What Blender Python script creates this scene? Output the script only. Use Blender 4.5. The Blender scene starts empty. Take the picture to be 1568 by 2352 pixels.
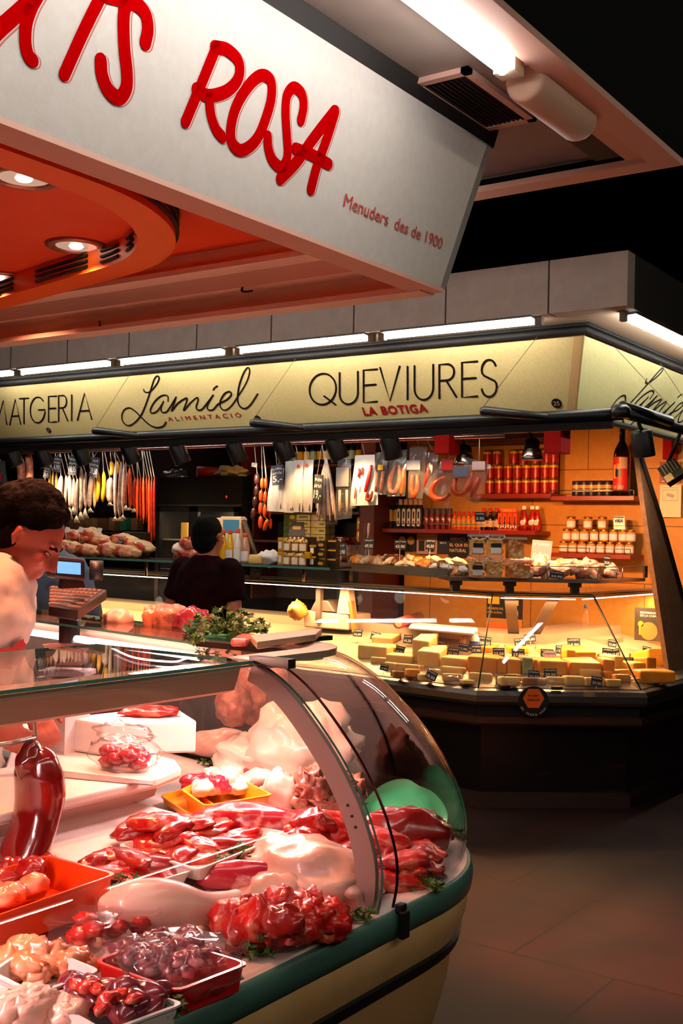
import bpy, bmesh, math, random
from mathutils import Vector, Matrix, Euler, noise
V = Vector
PI = math.pi
rnd = random.Random(7)
scene = bpy.context.scene
COL = scene.collection

# ------------------------------------------------------------------ camera
# photograph frame 1568 x 2352; the stalls' two wall directions are world X and Y
F_PX, CX, CY, EYE = 2593.0, 784.0, 1176.0, 1.55
def _ray(u, v): return V((u - CX, v - CY, F_PX))
_v1, _v2 = _ray(-2920, 1150), _ray(2600, 1275)
_X = (-_v1).normalized()
_Y = (_v2 - _X * _v2.dot(_X)).normalized()
_Z = _X.cross(_Y)
ROT = Matrix((_X, _Y, _Z))
CAM = V((0, 0, EYE))
cam_data = bpy.data.cameras.new('camera')
cam_data.sensor_fit = 'VERTICAL'
cam_data.sensor_height = 36.0
cam_data.sensor_width = 24.0
cam_data.lens = 36.0 * F_PX / 2352.0
cam_data.clip_start = 0.05
cam = bpy.data.objects.new('camera', cam_data)
COL.objects.link(cam)
_r, _u, _b = ROT @ V((1, 0, 0)), ROT @ V((0, -1, 0)), ROT @ V((0, 0, -1))
cam.matrix_world = Matrix(((_r.x, _u.x, _b.x, 0), (_r.y, _u.y, _b.y, 0), (_r.z, _u.z, _b.z, EYE), (0, 0, 0, 1)))
scene.camera = cam

# measured sight lines: where the photograph's pixel (u, v) meets a real plane of the place
def sight(u, v): return ROT @ _ray(u, v)
def atz(u, v, z): d = sight(u, v); return CAM + d * ((z - EYE) / d.z)
def aty(u, v, y): d = sight(u, v); return CAM + d * (y / d.y)
def atx(u, v, x): d = sight(u, v); return CAM + d * (x / d.x)
def atp(u, v, p, n): d = sight(u, v); return CAM + d * ((V(p) - CAM).dot(n) / d.dot(n))

# ------------------------------------------------------------------ view and world
scene.view_settings.view_transform = 'Standard'
scene.view_settings.look = 'None'
scene.view_settings.exposure = 0.0
scene.view_settings.gamma = 1.0
scene.view_settings.use_curve_mapping = False
scene.cycles.max_bounces = 10
scene.cycles.transparent_max_bounces = 24
scene.cycles.caustics_reflective = False
scene.cycles.caustics_refractive = False
scene.cycles.sample_clamp_indirect = 4.0
scene.cycles.blur_glossy = 0.5
world = bpy.data.worlds.new('world'); scene.world = world
world.use_nodes = True
world.node_tree.nodes['Background'].inputs[0].default_value = (0.55, 0.5, 0.48, 1)
world.node_tree.nodes['Background'].inputs[1].default_value = 0.004

# light strengths, all in one place
TUBE_FAR, TUBE_NEAR, TUBE_CASE, TUBE_FARCASE = 62.0, 34.0, 9.0, 4.0
W_DOWN, W_SPOT, W_DOME, W_CASE, W_FARCASE, W_BAY, W_FLOOR = 120.0, 18.0, 180.0, 36.0, 22.0, 1.5, 5500.0
C_WHITE, C_MEAT, C_WARM, C_RED = (1, .93, .84), (1, .54, .50), (1, .56, .23), (1, .33, .16)

# ------------------------------------------------------------------ materials
def srgb(h):
    if not isinstance(h, str): return tuple(h)
    h = h.lstrip('#')
    c = [int(h[i:i + 2], 16) / 255 for i in (0, 2, 4)]
    return tuple(x / 12.92 if x <= .04045 else ((x + .055) / 1.055) ** 2.4 for x in c)
_mats = {}
def M(name, col='#808080', rough=.5, metal=0.0, emit=0.0, ecol=None, mix=None, bump=None, spec=.5, coat=0.0, sss=0.0):
    """mix = (colour2, noise scale, low, high[, stretch xyz]); bump = (scale, strength)"""
    if name in _mats: return _mats[name]
    m = bpy.data.materials.new(name); m.use_nodes = True
    nt = m.node_tree; p = nt.nodes['Principled BSDF']
    c = srgb(col)
    p.inputs['Base Color'].default_value = (*c, 1)
    p.inputs['Roughness'].default_value = rough
    p.inputs['Metallic'].default_value = metal
    p.inputs['Specular IOR Level'].default_value = spec
    if coat: p.inputs['Coat Weight'].default_value = coat; p.inputs['Coat Roughness'].default_value = .12
    if sss:
        p.inputs['Subsurface Weight'].default_value = sss
        p.inputs['Subsurface Radius'].default_value = (.02, .006, .004)
    if emit:
        p.inputs['Emission Color'].default_value = (*(srgb(ecol) if ecol else c), 1)
        p.inputs['Emission Strength'].default_value = emit
    if mix or bump:
        tc = nt.nodes.new('ShaderNodeTexCoord')
    if mix:
        src = tc.outputs['Object']
        if len(mix) > 4:
            mp = nt.nodes.new('ShaderNodeMapping'); mp.inputs['Scale'].default_value = mix[4]
            nt.links.new(src, mp.inputs[0]); src = mp.outputs[0]
        n = nt.nodes.new('ShaderNodeTexNoise'); n.inputs['Scale'].default_value = mix[1]; n.inputs['Detail'].default_value = 5
        r = nt.nodes.new('ShaderNodeValToRGB')
        r.color_ramp.elements[0].position = mix[2]; r.color_ramp.elements[1].position = mix[3]
        r.color_ramp.elements[0].color = (*c, 1); r.color_ramp.elements[1].color = (*srgb(mix[0]), 1)
        nt.links.new(src, n.inputs['Vector']); nt.links.new(n.outputs[0], r.inputs[0]); nt.links.new(r.outputs[0], p.inputs['Base Color'])
    if bump:
        n2 = nt.nodes.new('ShaderNodeTexNoise'); n2.inputs['Scale'].default_value = bump[0]; n2.inputs['Detail'].default_value = 4
        b = nt.nodes.new('ShaderNodeBump'); b.inputs['Strength'].default_value = bump[1]; b.inputs['Distance'].default_value = .01
        nt.links.new(tc.outputs['Object'], n2.inputs['Vector']); nt.links.new(n2.outputs[0], b.inputs['Height']); nt.links.new(b.outputs[0], p.inputs['Normal'])
    _mats[name] = m
    return m
def glass(name, tint=(.96, .98, .97), gloss=1.0, rough=.02, ior=1.45, haze=0.0):
    if name in _mats: return _mats[name]
    m = bpy.data.materials.new(name); m.use_nodes = True
    nt = m.node_tree; nt.nodes.clear()
    out = nt.nodes.new('ShaderNodeOutputMaterial')
    t = nt.nodes.new('ShaderNodeBsdfTransparent'); t.inputs[0].default_value = (*tint, 1)
    g = nt.nodes.new('ShaderNodeBsdfGlossy'); g.inputs['Roughness'].default_value = rough
    f0 = ((ior - 1) / (ior + 1)) ** 2                     # Schlick reflectance, the same from both sides of a pane
    lw = nt.nodes.new('ShaderNodeLayerWeight'); lw.inputs[0].default_value = .5
    f = nt.nodes.new('ShaderNodeMath'); f.operation = 'POWER'; f.inputs[1].default_value = 5
    nt.links.new(lw.outputs['Facing'], f.inputs[0])
    mu = nt.nodes.new('ShaderNodeMath'); mu.operation = 'MULTIPLY_ADD'; mu.inputs[1].default_value = gloss * (1 - f0); mu.inputs[2].default_value = gloss * f0
    mx = nt.nodes.new('ShaderNodeMixShader')
    nt.links.new(f.outputs[0], mu.inputs[0]); nt.links.new(mu.outputs[0], mx.inputs[0])
    base = t.outputs[0]
    if haze:
        d = nt.nodes.new('ShaderNodeBsdfDiffuse'); d.inputs[0].default_value = (.85, .85, .85, 1)
        m2 = nt.nodes.new('ShaderNodeMixShader'); m2.inputs[0].default_value = haze
        nt.links.new(t.outputs[0], m2.inputs[1]); nt.links.new(d.outputs[0], m2.inputs[2]); base = m2.outputs[0]
    nt.links.new(base, mx.inputs[1]); nt.links.new(g.outputs[0], mx.inputs[2]); nt.links.new(mx.outputs[0], out.inputs[0])
    _mats[name] = m
    return m
def tiles(name, col, col2, joint, size, rough, bump=.15, off=(0, 0, 0), rot=(0, 0, 0), nscale=3.0, width=.012):
    m = bpy.data.materials.new(name); m.use_nodes = True
    nt = m.node_tree; p = nt.nodes['Principled BSDF']; p.inputs['Roughness'].default_value = rough; p.inputs['Specular IOR Level'].default_value = .22
    tc = nt.nodes.new('ShaderNodeTexCoord'); mp = nt.nodes.new('ShaderNodeMapping')
    mp.inputs['Location'].default_value = off; mp.inputs['Rotation'].default_value = rot
    br = nt.nodes.new('ShaderNodeTexBrick'); br.offset = 0.5
    br.inputs['Scale'].default_value = 1; br.inputs['Brick Width'].default_value = size[0]; br.inputs['Row Height'].default_value = size[1]
    br.inputs['Mortar Size'].default_value = width; br.inputs['Mortar Smooth'].default_value = .3
    br.inputs['Mortar'].default_value = (*srgb(joint), 1)
    n = nt.nodes.new('ShaderNodeTexNoise'); n.inputs['Scale'].default_value = nscale; n.inputs['Detail'].default_value = 8; n.inputs['Roughness'].default_value = .65
    r = nt.nodes.new('ShaderNodeValToRGB'); r.color_ramp.elements[0].position = .3; r.color_ramp.elements[1].position = .72
    r.color_ramp.elements[0].color = (*srgb(col), 1); r.color_ramp.elements[1].color = (*srgb(col2), 1)
    nt.links.new(tc.outputs['Object'], n.inputs['Vector']); nt.links.new(n.outputs[0], r.inputs[0])
    nt.links.new(tc.outputs['Object'], mp.inputs[0]); nt.links.new(mp.outputs[0], br.inputs['Vector'])
    nt.links.new(r.outputs[0], br.inputs['Color1']); nt.links.new(r.outputs[0], br.inputs['Color2'])
    nt.links.new(br.outputs['Color'], p.inputs['Base Color'])
    bu = nt.nodes.new('ShaderNodeBump'); bu.inputs['Strength'].default_value = bump; bu.inputs['Distance'].default_value = .01
    nt.links.new(n.outputs[0], bu.inputs['Height']); nt.links.new(bu.outputs[0], p.inputs['Normal'])
    _mats[name] = m
    return m

# ------------------------------------------------------------------ mesh builder
def crom(pts, k=6, closed=False):
    pts = [V(p) for p in pts]; n = len(pts)
    if n < 3 or k < 2: return pts
    out = []
    for i in range(n if closed else n - 1):
        p0 = pts[(i - 1) % n] if closed or i else pts[0] * 2 - pts[1]
        p1, p2 = pts[i], pts[(i + 1) % n]
        p3 = pts[(i + 2) % n] if closed or i + 2 < n else pts[-1] * 2 - pts[-2]
        for j in range(k):
            t = j / k
            out.append(.5 * (2 * p1 + (p2 - p0) * t + (2 * p0 - 5 * p1 + 4 * p2 - p3) * t * t + (3 * p1 - p0 - 3 * p2 + p3) * t ** 3))
    if not closed: out.append(pts[-1])
    return out
def lerp(a, b, t): return a + (b - a) * t
def interp(lst, t):
    if not isinstance(lst, (list, tuple)): return lst
    x = t * (len(lst) - 1); i = min(int(x), len(lst) - 2)
    return lst[i] + (lst[i + 1] - lst[i]) * (x - i)

class MB:
    def __init__(s): s.v = []; s.f = []; s.m = []; s.s = []
    def add(s, vs, fs, m=0, smooth=False):
        b = len(s.v); s.v += [V(x) for x in vs]
        for f in fs: s.f.append([b + i for i in f]); s.m.append(m); s.s.append(smooth)
        return s
    def box(s, c, size, rot=None, m=0, taper=None):
        x, y, z = size[0] / 2, size[1] / 2, size[2] / 2; c = V(c)
        vs = [V((a * x, b * y, d * z)) for d in (-1, 1) for b in (-1, 1) for a in (-1, 1)]
        if taper:
            for i in range(4, 8): vs[i].x *= taper; vs[i].y *= taper
        if rot is not None:
            R = rot if isinstance(rot, Matrix) else Euler(rot if hasattr(rot, '__len__') else (0, 0, rot)).to_matrix()
            vs = [R @ q for q in vs]
        return s.add([q + c for q in vs], [(0, 2, 3, 1), (4, 5, 7, 6), (0, 1, 5, 4), (1, 3, 7, 5), (3, 2, 6, 7), (2, 0, 4, 6)], m)
    def span(s, lo, hi, m=0):
        lo, hi = V(lo), V(hi); return s.box((lo + hi) / 2, [abs(x) for x in (hi - lo)], None, m)
    def prism(s, pts, vec, m=0, smooth=False):
        """closed polygon pts (3D) pushed along vec"""
        n = len(pts); vec = V(vec)
        s.add([V(p) for p in pts] + [V(p) + vec for p in pts], [tuple(range(n))[::-1], tuple(range(n, 2 * n))], m)
        b = len(s.v) - 2 * n
        for i in range(n): s.f.append([b + i, b + (i + 1) % n, b + n + (i + 1) % n, b + n + i]); s.m.append(m); s.s.append(smooth)
        return s
    def tube(s, pts, r, n=8, m=0, caps=True, closed=False, flat=1.0, up=None):
        pts = [V(p) for p in pts]; k = len(pts); vs = []; ref = V(up) if up else None; pa = None
        for i, p in enumerate(pts):
            a = pts[i - 1] if (i or closed) else p; b2 = pts[(i + 1) % k] if (i < k - 1 or closed) else p
            t = b2 - a
            t = t.normalized() if t.length > 1e-9 else V((0, 0, 1))
            if ref is None: ref = V((0, 0, 1)) if abs(t.z) < .9 else V((1, 0, 0))
            a1 = (ref - t * ref.dot(t))
            a1 = a1.normalized() if a1.length > 1e-6 else t.orthogonal().normalized()
            if not up: ref = a1
            a2 = t.cross(a1); rr = interp(r, i / max(1, k - 1))
            for j in range(n):
                w = 2 * PI * j / n
                vs.append(p + a1 * (math.cos(w) * rr * flat) + a2 * (math.sin(w) * rr))
        fs = []
        for i in range(k if closed else k - 1):
            for j in range(n):
                q = (i + 1) % k
                fs.append((i * n + j, i * n + (j + 1) % n, q * n + (j + 1) % n, q * n + j))
        s.add(vs, fs, m, True)
        if caps and not closed:
            b = len(s.v) - len(vs)
            s.f.append([b + j for j in range(n)][::-1]); s.m.append(m); s.s.append(False)
            s.f.append([b + (k - 1) * n + j for j in range(n)]); s.m.append(m); s.s.append(False)
        return s
    def cyl(s, p0, p1, r0, r1=None, n=14, m=0, caps=True): return s.tube([p0, p1], [r0, r0 if r1 is None else r1], n, m, caps)
    def lathe(s, prof, c=(0, 0, 0), n=16, m=0, R=None, smooth=True, sx=1, sy=1):
        """prof [(r, z[, material])], bottom to top"""
        c = V(c); k = len(prof); vs = []
        for q in prof:
            for j in range(n):
                w = 2 * PI * j / n; p = V((q[0] * math.cos(w) * sx, q[0] * math.sin(w) * sy, q[1]))
                vs.append((R @ p if R else p) + c)
        b = len(s.v); s.v += vs
        for i in range(k - 1):
            for j in range(n):
                s.f.append([b + i * n + j, b + i * n + (j + 1) % n, b + (i + 1) * n + (j + 1) % n, b + (i + 1) * n + j])
                s.m.append(prof[i + 1][2] if len(prof[i + 1]) > 2 else m); s.s.append(smooth)
        if prof[0][0] > 1e-5: s.f.append([b + j for j in range(n)][::-1]); s.m.append(prof[0][2] if len(prof[0]) > 2 else m); s.s.append(False)
        if prof[-1][0] > 1e-5: s.f.append([b + (k - 1) * n + j for j in range(n)]); s.m.append(prof[-1][2] if len(prof[-1]) > 2 else m); s.s.append(False)
        return s
    def blob(s, c, r, R=None, amp=.15, fr=1.5, seed=0, nu=16, nv=10, m=0, m2=None, thr=.1, flatten=None):
        """lumpy ellipsoid; m2 paints the lumps above thr; flatten = lowest local z (fraction)"""
        c = V(c); r = V((r, r, r)) if not hasattr(r, '__len__') else V(r); vs = []; off = V((seed * 3.17, seed * 1.31, seed * 2.3)); val = []
        for i in range(nv + 1):
            th = PI * i / nv
            for j in range(nu):
                ph = 2 * PI * j / nu; d = V((math.sin(th) * math.cos(ph), math.sin(th) * math.sin(ph), math.cos(th)))
                k = noise.noise(d * fr + off) + .5 * noise.noise(d * fr * 2.3 + off); val.append(k)
                p = d * (1 + amp * k)
                if flatten is not None and p.z < flatten: p.z = flatten
                p = V((p.x * r.x, p.y * r.y, p.z * r.z))
                vs.append((R @ p if R else p) + c)
        b = len(s.v); s.v += vs
        for i in range(nv):
            for j in range(nu):
                q = [i * nu + j, (i + 1) * nu + j, (i + 1) * nu + (j + 1) % nu, i * nu + (j + 1) % nu]
                s.f.append([b + x for x in q]); s.s.append(True)
                s.m.append(m2 if m2 is not None and sum(val[x] for x in q) / 4 > thr else m)
        return s
    def grid(s, fn, nu, nv, m=0, smooth=True, closeu=False):
        vs = [fn(i / nu, j / nv) for j in range(nv + 1) for i in range(nu + 1)]; w = nu + 1
        return s.add(vs, [(j * w + i, j * w + i + 1, (j + 1) * w + i + 1, (j + 1) * w + i) for j in range(nv) for i in range(nu)], m, smooth)
    def slab(s, fn, nu, nv, thick, m=0, medge=None, smooth=True):
        """a sheet fn(u, v) given real thickness (thick: vector function or vector)"""
        th = thick if callable(thick) else (lambda u, v: V(thick)); w = nu + 1; k = w * (nv + 1)
        a = [V(fn(i / nu, j / nv)) for j in range(nv + 1) for i in range(nu + 1)]
        c = [V(fn(i / nu, j / nv)) + th(i / nu, j / nv) for j in range(nv + 1) for i in range(nu + 1)]
        b = len(s.v); s.v += a + c
        for j in range(nv):
            for i in range(nu):
                q = [j * w + i, j * w + i + 1, (j + 1) * w + i + 1, (j + 1) * w + i]
                s.f.append([b + x for x in q[::-1]]); s.f.append([b + k + x for x in q]); s.m += [m, m]; s.s += [smooth, smooth]
        ring = [i for i in range(w)] + [j * w + nu for j in range(1, nv + 1)] + [nv * w + i for i in range(nu - 1, -1, -1)] + [j * w for j in range(nv - 1, 0, -1)]
        n = len(ring); e = len(s.v); s.v += [a[i] for i in ring] + [c[i] for i in ring]
        for i in range(n):
            s.f.append([e + i, e + (i + 1) % n, e + n + (i + 1) % n, e + n + i]); s.m.append(m if medge is None else medge); s.s.append(False)
        return s
    def stroke(s, pts, w, nrm, th=.002, m=0, lift=0.0, closed=False):
        """painted / cut-out line of width w on a plane of normal nrm, rounded ends"""
        nrm = V(nrm).normalized(); pts = [V(p) + nrm * lift for p in pts]; k = len(pts); L = []; Rr = []
        for i, p in enumerate(pts):
            a = pts[i - 1] if (i or closed) else p; b2 = pts[(i + 1) % k] if (i < k - 1 or closed) else p
            t = b2 - a; t = t.normalized() if t.length > 1e-9 else V((1, 0, 0))
            sd = nrm.cross(t).normalized(); ww = interp(w, i / max(1, k - 1)) / 2
            L.append(p + sd * ww); Rr.append(p - sd * ww)
        up = nrm * th
        vs = L + Rr + [x + up for x in L] + [x + up for x in Rr]; fs = []
        for i in range(k if closed else k - 1):
            j = (i + 1) % k
            fs += [(2 * k + i, 3 * k + i, 3 * k + j, 2 * k + j), (i, 2 * k + i, 2 * k + j, j), (k + i, k + j, 3 * k + j, 3 * k + i)]
        s.add(vs, fs, m)
        if not closed:
            for e, q in ((0, -1), (k - 1, 1)):
                p = pts[e]; sd = (L[e] - p); t = (pts[e] - pts[e - q]).normalized() * sd.length
                arc = [p + sd * math.cos(x) + t * math.sin(x) for x in [PI * i / 6 for i in range(7)]]
                if q < 0: arc = arc[::-1]
                s.add([x + up for x in arc] + arc, [tuple(range(7))[::-1]] + [(i, i + 1, 8 + i, 7 + i) for i in range(6)], m)
        return s
    def merge(s, o, T=None, dm=0):
        b = len(s.v); s.v += [(T @ x if T else x) for x in o.v]; s.f += [[b + i for i in f] for f in o.f]; s.m += [x + dm for x in o.m]; s.s += o.s
        return s

ORG, CHILD = {}, {}
def finish(o, parent=None):
    COL.objects.link(o)
    if parent: o.parent = parent; CHILD.setdefault(parent.name, []).append(o)
    return o
def obj(name, mb, mats, parent=None, bevel=0, seg=2, subsurf=0, base=True):
    """ONE mesh object; mb in world coordinates of the parent's own frame (ORG)"""
    me = bpy.data.meshes.new(name)
    if parent is not None: org = ORG[parent.name]
    elif base and mb.v:
        xs = [v.x for v in mb.v]; ys = [v.y for v in mb.v]; org = V(((min(xs) + max(xs)) / 2, (min(ys) + max(ys)) / 2, min(v.z for v in mb.v)))
    else: org = V((0, 0, 0))
    me.from_pydata([v - org for v in mb.v], [], mb.f)
    for m in (mats if isinstance(mats, (list, tuple)) else [mats]): me.materials.append(m)
    me.polygons.foreach_set('material_index', mb.m); me.polygons.foreach_set('use_smooth', mb.s)
    me.update()
    o = bpy.data.objects.new(name, me); finish(o, parent)
    if parent is None: o.location = org
    ORG[o.name] = org
    if bevel:
        b = o.modifiers.new('bevel', 'BEVEL'); b.width = bevel; b.segments = seg; b.limit_method = 'ANGLE'; b.angle_limit = .6
    if subsurf:
        q = o.modifiers.new('subsurf', 'SUBSURF'); q.levels = q.render_levels = subsurf
    return o
def tag(o, label, cat, group=None, kind=None):
    if label: o['label'] = label
    if cat: o['category'] = cat
    if group: o['group'] = group
    if kind: o['kind'] = kind
    return o
def thing(name, loc, label, cat, group=None):
    o = bpy.data.objects.new(name, None); o.empty_display_size = .05
    COL.objects.link(o); o.location = loc; ORG[o.name] = V(loc)
    return tag(o, label, cat, group)
def struct(name, mb, mats, **k): return tag(obj(name, mb, mats, **k), None, None, None, 'structure')
def dup(root, loc=None, rotz=None, label=None, group=None, scale=None, rot=None):
    def cp(o, par):
        c = finish(o.copy(), par)
        for ch in CHILD.get(o.name, []): cp(ch, c)
        return c
    r = cp(root, None)
    if loc is not None: r.location = loc
    if rotz is not None: r.rotation_euler = (0, 0, rotz)
    if rot is not None: r.rotation_euler = rot
    if scale is not None: r.scale = (scale,) * 3 if not hasattr(scale, '__len__') else scale
    if label: r['label'] = label
    if group: r['group'] = group
    return r
ORD = ['first', 'second', 'third', 'fourth', 'fifth', 'sixth', 'seventh', 'eighth', 'ninth', 'tenth', 'eleventh', 'twelfth', 'thirteenth', 'fourteenth', 'fifteenth', 'sixteenth', 'seventeenth', 'eighteenth', 'nineteenth', 'twentieth']

_tcache = {}
def text_mb(body, o, ux, uy, w=None, h=None, th=.001, weight=0.0, lift=.0005, m=0, align='L', space=1.0):
    """lettering from the built-in sans face: starts at o, runs along ux, w wide and h tall"""
    key = (body, space)
    if key not in _tcache:
        cu = bpy.data.curves.new('lettering', 'FONT'); cu.body = body; cu.size = 1; cu.space_character = space
        cu.resolution_u = 4
        ob = bpy.data.objects.new('lettering', cu)
        me = bpy.data.meshes.new_from_object(ob)
        vs = [v.co.copy() for v in me.vertices]; fs = [list(p.vertices) for p in me.polygons]
        bpy.data.objects.remove(ob); bpy.data.curves.remove(cu); bpy.data.meshes.remove(me)
        _tcache[key] = (vs, fs)
    vs, fs = _tcache[key]; mb = MB()
    if not vs: return mb
    x0, x1 = min(v.x for v in vs), max(v.x for v in vs); y0, y1 = min(v.y for v in vs), max(v.y for v in vs)
    sy = (h / (y1 - y0)) if h else None; sx = (w / (x1 - x0)) if w else sy
    if sy is None: sy = sx
    o, ux, uy = V(o), V(ux).normalized(), V(uy).normalized(); n = ux.cross(uy)
    sh = {'L': 0, 'C': .5, 'R': 1}[align] * (x1 - x0)
    for k, (dx, dy) in enumerate([(0, 0)] + ([(weight, 0), (-weight, 0), (0, weight), (0, -weight)] if weight > .004 else [])):
        mb.add([o + ux * ((v.x - x0 - sh + dx) * sx) + uy * ((v.y - y0 + dy) * sy) + n * (lift + th + k * .00006) for v in vs], fs, m)
    return mb
def light(kind, name, loc, energy, col, parent=None, size=.1, size_y=None, to=None, spot=1.2, blend=.5):
    d = bpy.data.lights.new(name, kind); d.energy = energy; d.color = col
    if kind == 'AREA':
        d.size = size
        if size_y: d.shape = 'RECTANGLE'; d.size_y = size_y
    else: d.shadow_soft_size = size
    if kind == 'SPOT': d.spot_size = spot; d.spot_blend = blend
    o = bpy.data.objects.new(name, d); finish(o, parent)
    o.location = V(loc) - (ORG[parent.name] if parent else V((0, 0, 0)))
    dirv = V(to) - V(loc) if to is not None else V((0, 0, -1))
    o.rotation_euler = dirv.to_track_quat('-Z', 'Y').to_euler()
    return o
# ================================================================== the hall: floor, roof, walls
mfloor = tiles('floor_granite', '#140b09', '#2a1712', '#080403', (.8, .8), .62, .12, off=(.3, .1, 0), nscale=2.2, width=.006)
struct('floor', MB().span((-14, -3, -.1), (6, 16, 0)), mfloor, base=False)
mdark = M('dark_paint', '#15191a', .8)
struct('ceiling', MB().span((-14, -3, 6.2), (6, 16, 6.3)), mdark, base=False)
mwall = tiles('ochre_wall_tile', '#ae7430', '#be863e', '#6e461c', (.9, .42), .45, .05, rot=(PI / 2, 0, 0), off=(.2, 0, .05), nscale=14, width=.004)
mredwood = M('red_lacquer', '#7c1410', .4)
BACK = 8.0
struct('wall_back', MB().span((-4.95, BACK, 0), (-2.5, BACK + .12, 2.72)), mwall, base=False)
mdwall = M('dark_back_wall', '#140b08', .95, spec=.05)
struct('wall_left', MB().span((-12, BACK, 0), (-4.95, BACK + .12, 2.72)), mdwall, base=False)
struct('wall_far', MB().span((-14, 15.8, 0), (6, 16, 6.3)), mdark, base=False)
struct('wall_right', MB().span((5.8, -3, 0), (6, 15.8, 6.3)), mdark, base=False)

# assumed unseen canopy across the side aisle, its tubes added as front light
assumed_canopy = thing('stall_canopy', (2.2, 2, 2.76), 'assumed canopy out of view across the side aisle, carrying added tubes', 'canopy')
obj('soffit', MB().span((1.0, -1.5, 2.78), (3.6, 6.5, 2.86)), M('assumed_canopy_cream', '#8f8078', .6), assumed_canopy)
maddtube = M('tube_lit_added', '#ffffff', .4, emit=42, ecol=(1, .86, .68))
for i, y in enumerate((-1.0, .7, 2.4, 4.1)):
    t = thing('fluorescent_light', (1.12, y + .75, 2.7), ['first', 'second', 'third', 'fourth'][i] + ' added fluorescent tube under the assumed canopy across the side aisle, out of view', 'light')
    obj('housing', MB().span((1.07, y, 2.745), (1.17, y + 1.5, 2.78)), M('fitting_grey', '#b0a89c', .4), t); obj('tube', MB().cyl((1.12, y + .03, 2.72), (1.12, y + 1.47, 2.72), .014, n=10), maddtube, t)
t = thing('downlight', (1.3, 3.6, 2.7), 'added red downlight out of view, tinting the aisle floor', 'light')
obj('can', MB().lathe([(.06, 0), (.06, .08), (.02, .08)], (1.3, 3.6, 2.7), 16), M('spot_black', '#0c0d0f', .45), t); light('SPOT', 'downlight_lamp', (1.3, 3.6, 2.69), W_FLOOR, (1, .22, .10), t, .06, to=(-1.75, 4.25, 0), spot=.42, blend=1.0)  # added unseen spot, puts a red glow on the floor

# ================================================================== near stall: canopy, ceiling, sign
mwhitep = M('canopy_cream_paint', '#8f8078', .6, mix=('#83756e', 6, .35, .7))
mrim = M('canopy_rim_paint', '#d8ab9a', .5)
morange = M('orange_ceiling_paint', '#f2541a', .5, mix=('#ea4a14', 5, .3, .7))
mslot = M('slot_black', '#0b0605', .7)
cano = thing('stall_canopy', (-3, 1, 2.28), 'cream market stall canopy with orange-red ceiling above the meat counter', 'canopy')
SOF = 2.80
b = MB()
b.prism([V(p + (SOF,)) for p in [(-1.60, -1.6), (-1.22, -1.6), (-1.22, 3.44), (-7, 3.44), (-7, 3.05), (-1.60, 3.05)]], (0, 0, .03))
obj('soffit', b, mwhitep, cano)
b = MB()
# rim channel along both open sides, mitred at the corner
def rim(prof):
    n = len(prof); r = MB()
    vs = [V((-1.16 - d, -1.6, z)) for d, z in prof] + [V((-1.16 - d, 3.48 - d, z)) for d, z in prof] + [V((-7, 3.48 - d, z)) for d, z in prof]
    fs = []
    for k in (0, 1):
        for i in range(n): fs.append((k * n + i, k * n + (i + 1) % n, (k + 1) * n + (i + 1) % n, (k + 1) * n + i))
    return r.add(vs, fs)
obj('rim', rim([(0, 2.74), (.085, 2.74), (.085, 2.76), (.02, 2.765), (.02, 2.80), (.06, 2.81), (.06, 2.84), (0, 2.84)]), mrim, cano)
b = MB()
b.add([V(p) for p in [(-1.16, -1.6, 2.76), (-1.16, 3.48, 2.76), (-1.05, 3.59, 3.10), (-1.05, -1.6, 3.10), (-7, 3.48, 2.76), (-7, 3.59, 3.10),
                      (-1.20, -1.6, 2.76), (-1.20, 3.44, 2.76), (-1.09, 3.55, 3.10), (-1.09, -1.6, 3.10), (-7, 3.44, 2.76), (-7, 3.55, 3.10)]],
      [(0, 1, 2, 3), (1, 4, 5, 2), (7, 6, 9, 8), (10, 7, 8, 11), (3, 2, 8, 9), (2, 5, 11, 8)])
obj('outer_fascia', b, M('fascia_shade_black', '#0d100f', .8, spec=.1), cano)  # near-black because no light reaches it: shade put into the colour
obj('roof_deck', MB().span((-7, -1.6, 3.0), (-1.2, 3.42, 3.06)), mdark, cano)
obj('ceiling_panel', MB().span((-7, -1.6, 2.505), (-1.74, 2.9, 2.53)), morange, cano)
# recessed ring: bottom face, walls and slots follow one rounded path
def ring_path(off, n=16):
    r = .79 - off; c = V((-2.86, 1.85, 0)); P = [V((c.x + r, -1.4, 0))]
    for i in range(n + 1):
        a = math.radians(79) * i / n; P.append(c + V((r * math.cos(a), r * math.sin(a), 0)))
    P.append(P[-1] + V((-.98, .19, 0)) * 4.2)
    return P
b = MB(); n = 19
po, pi_ = ring_path(0), ring_path(.11)
zb, zo, zi = V((0, 0, 2.40)), V((0, 0, 2.51)), V((0, 0, 2.475))
for A, B, za, zb2 in ((po, pi_, zb, zb), (po, po, zo, zb), (pi_, pi_, zb, zi)):
    vs = [p + za for p in A] + [p + zb2 for p in B]
    k = len(A); b.add(vs, [(i, i + 1, k + i + 1, k + i) for i in range(k - 1)], 0, False)
obj('ceiling_ring', b, M('orange_ring_paint', '#f46a1c', .45), cano)
b = MB()
vs = [p + zi for p in pi_]; b.prism(vs + [V((-7, pi_[-1].y, 2.475)), V((-7, -1.4, 2.475))], (0, 0, .02))
obj('inner_ceiling', b, morange, cano)
b = MB()
for z in (2.428, 2.452, 2.476): b.tube([p + V((0, 0, z)) for p in ring_path(-.004)], .0065, 6, caps=True)
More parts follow.
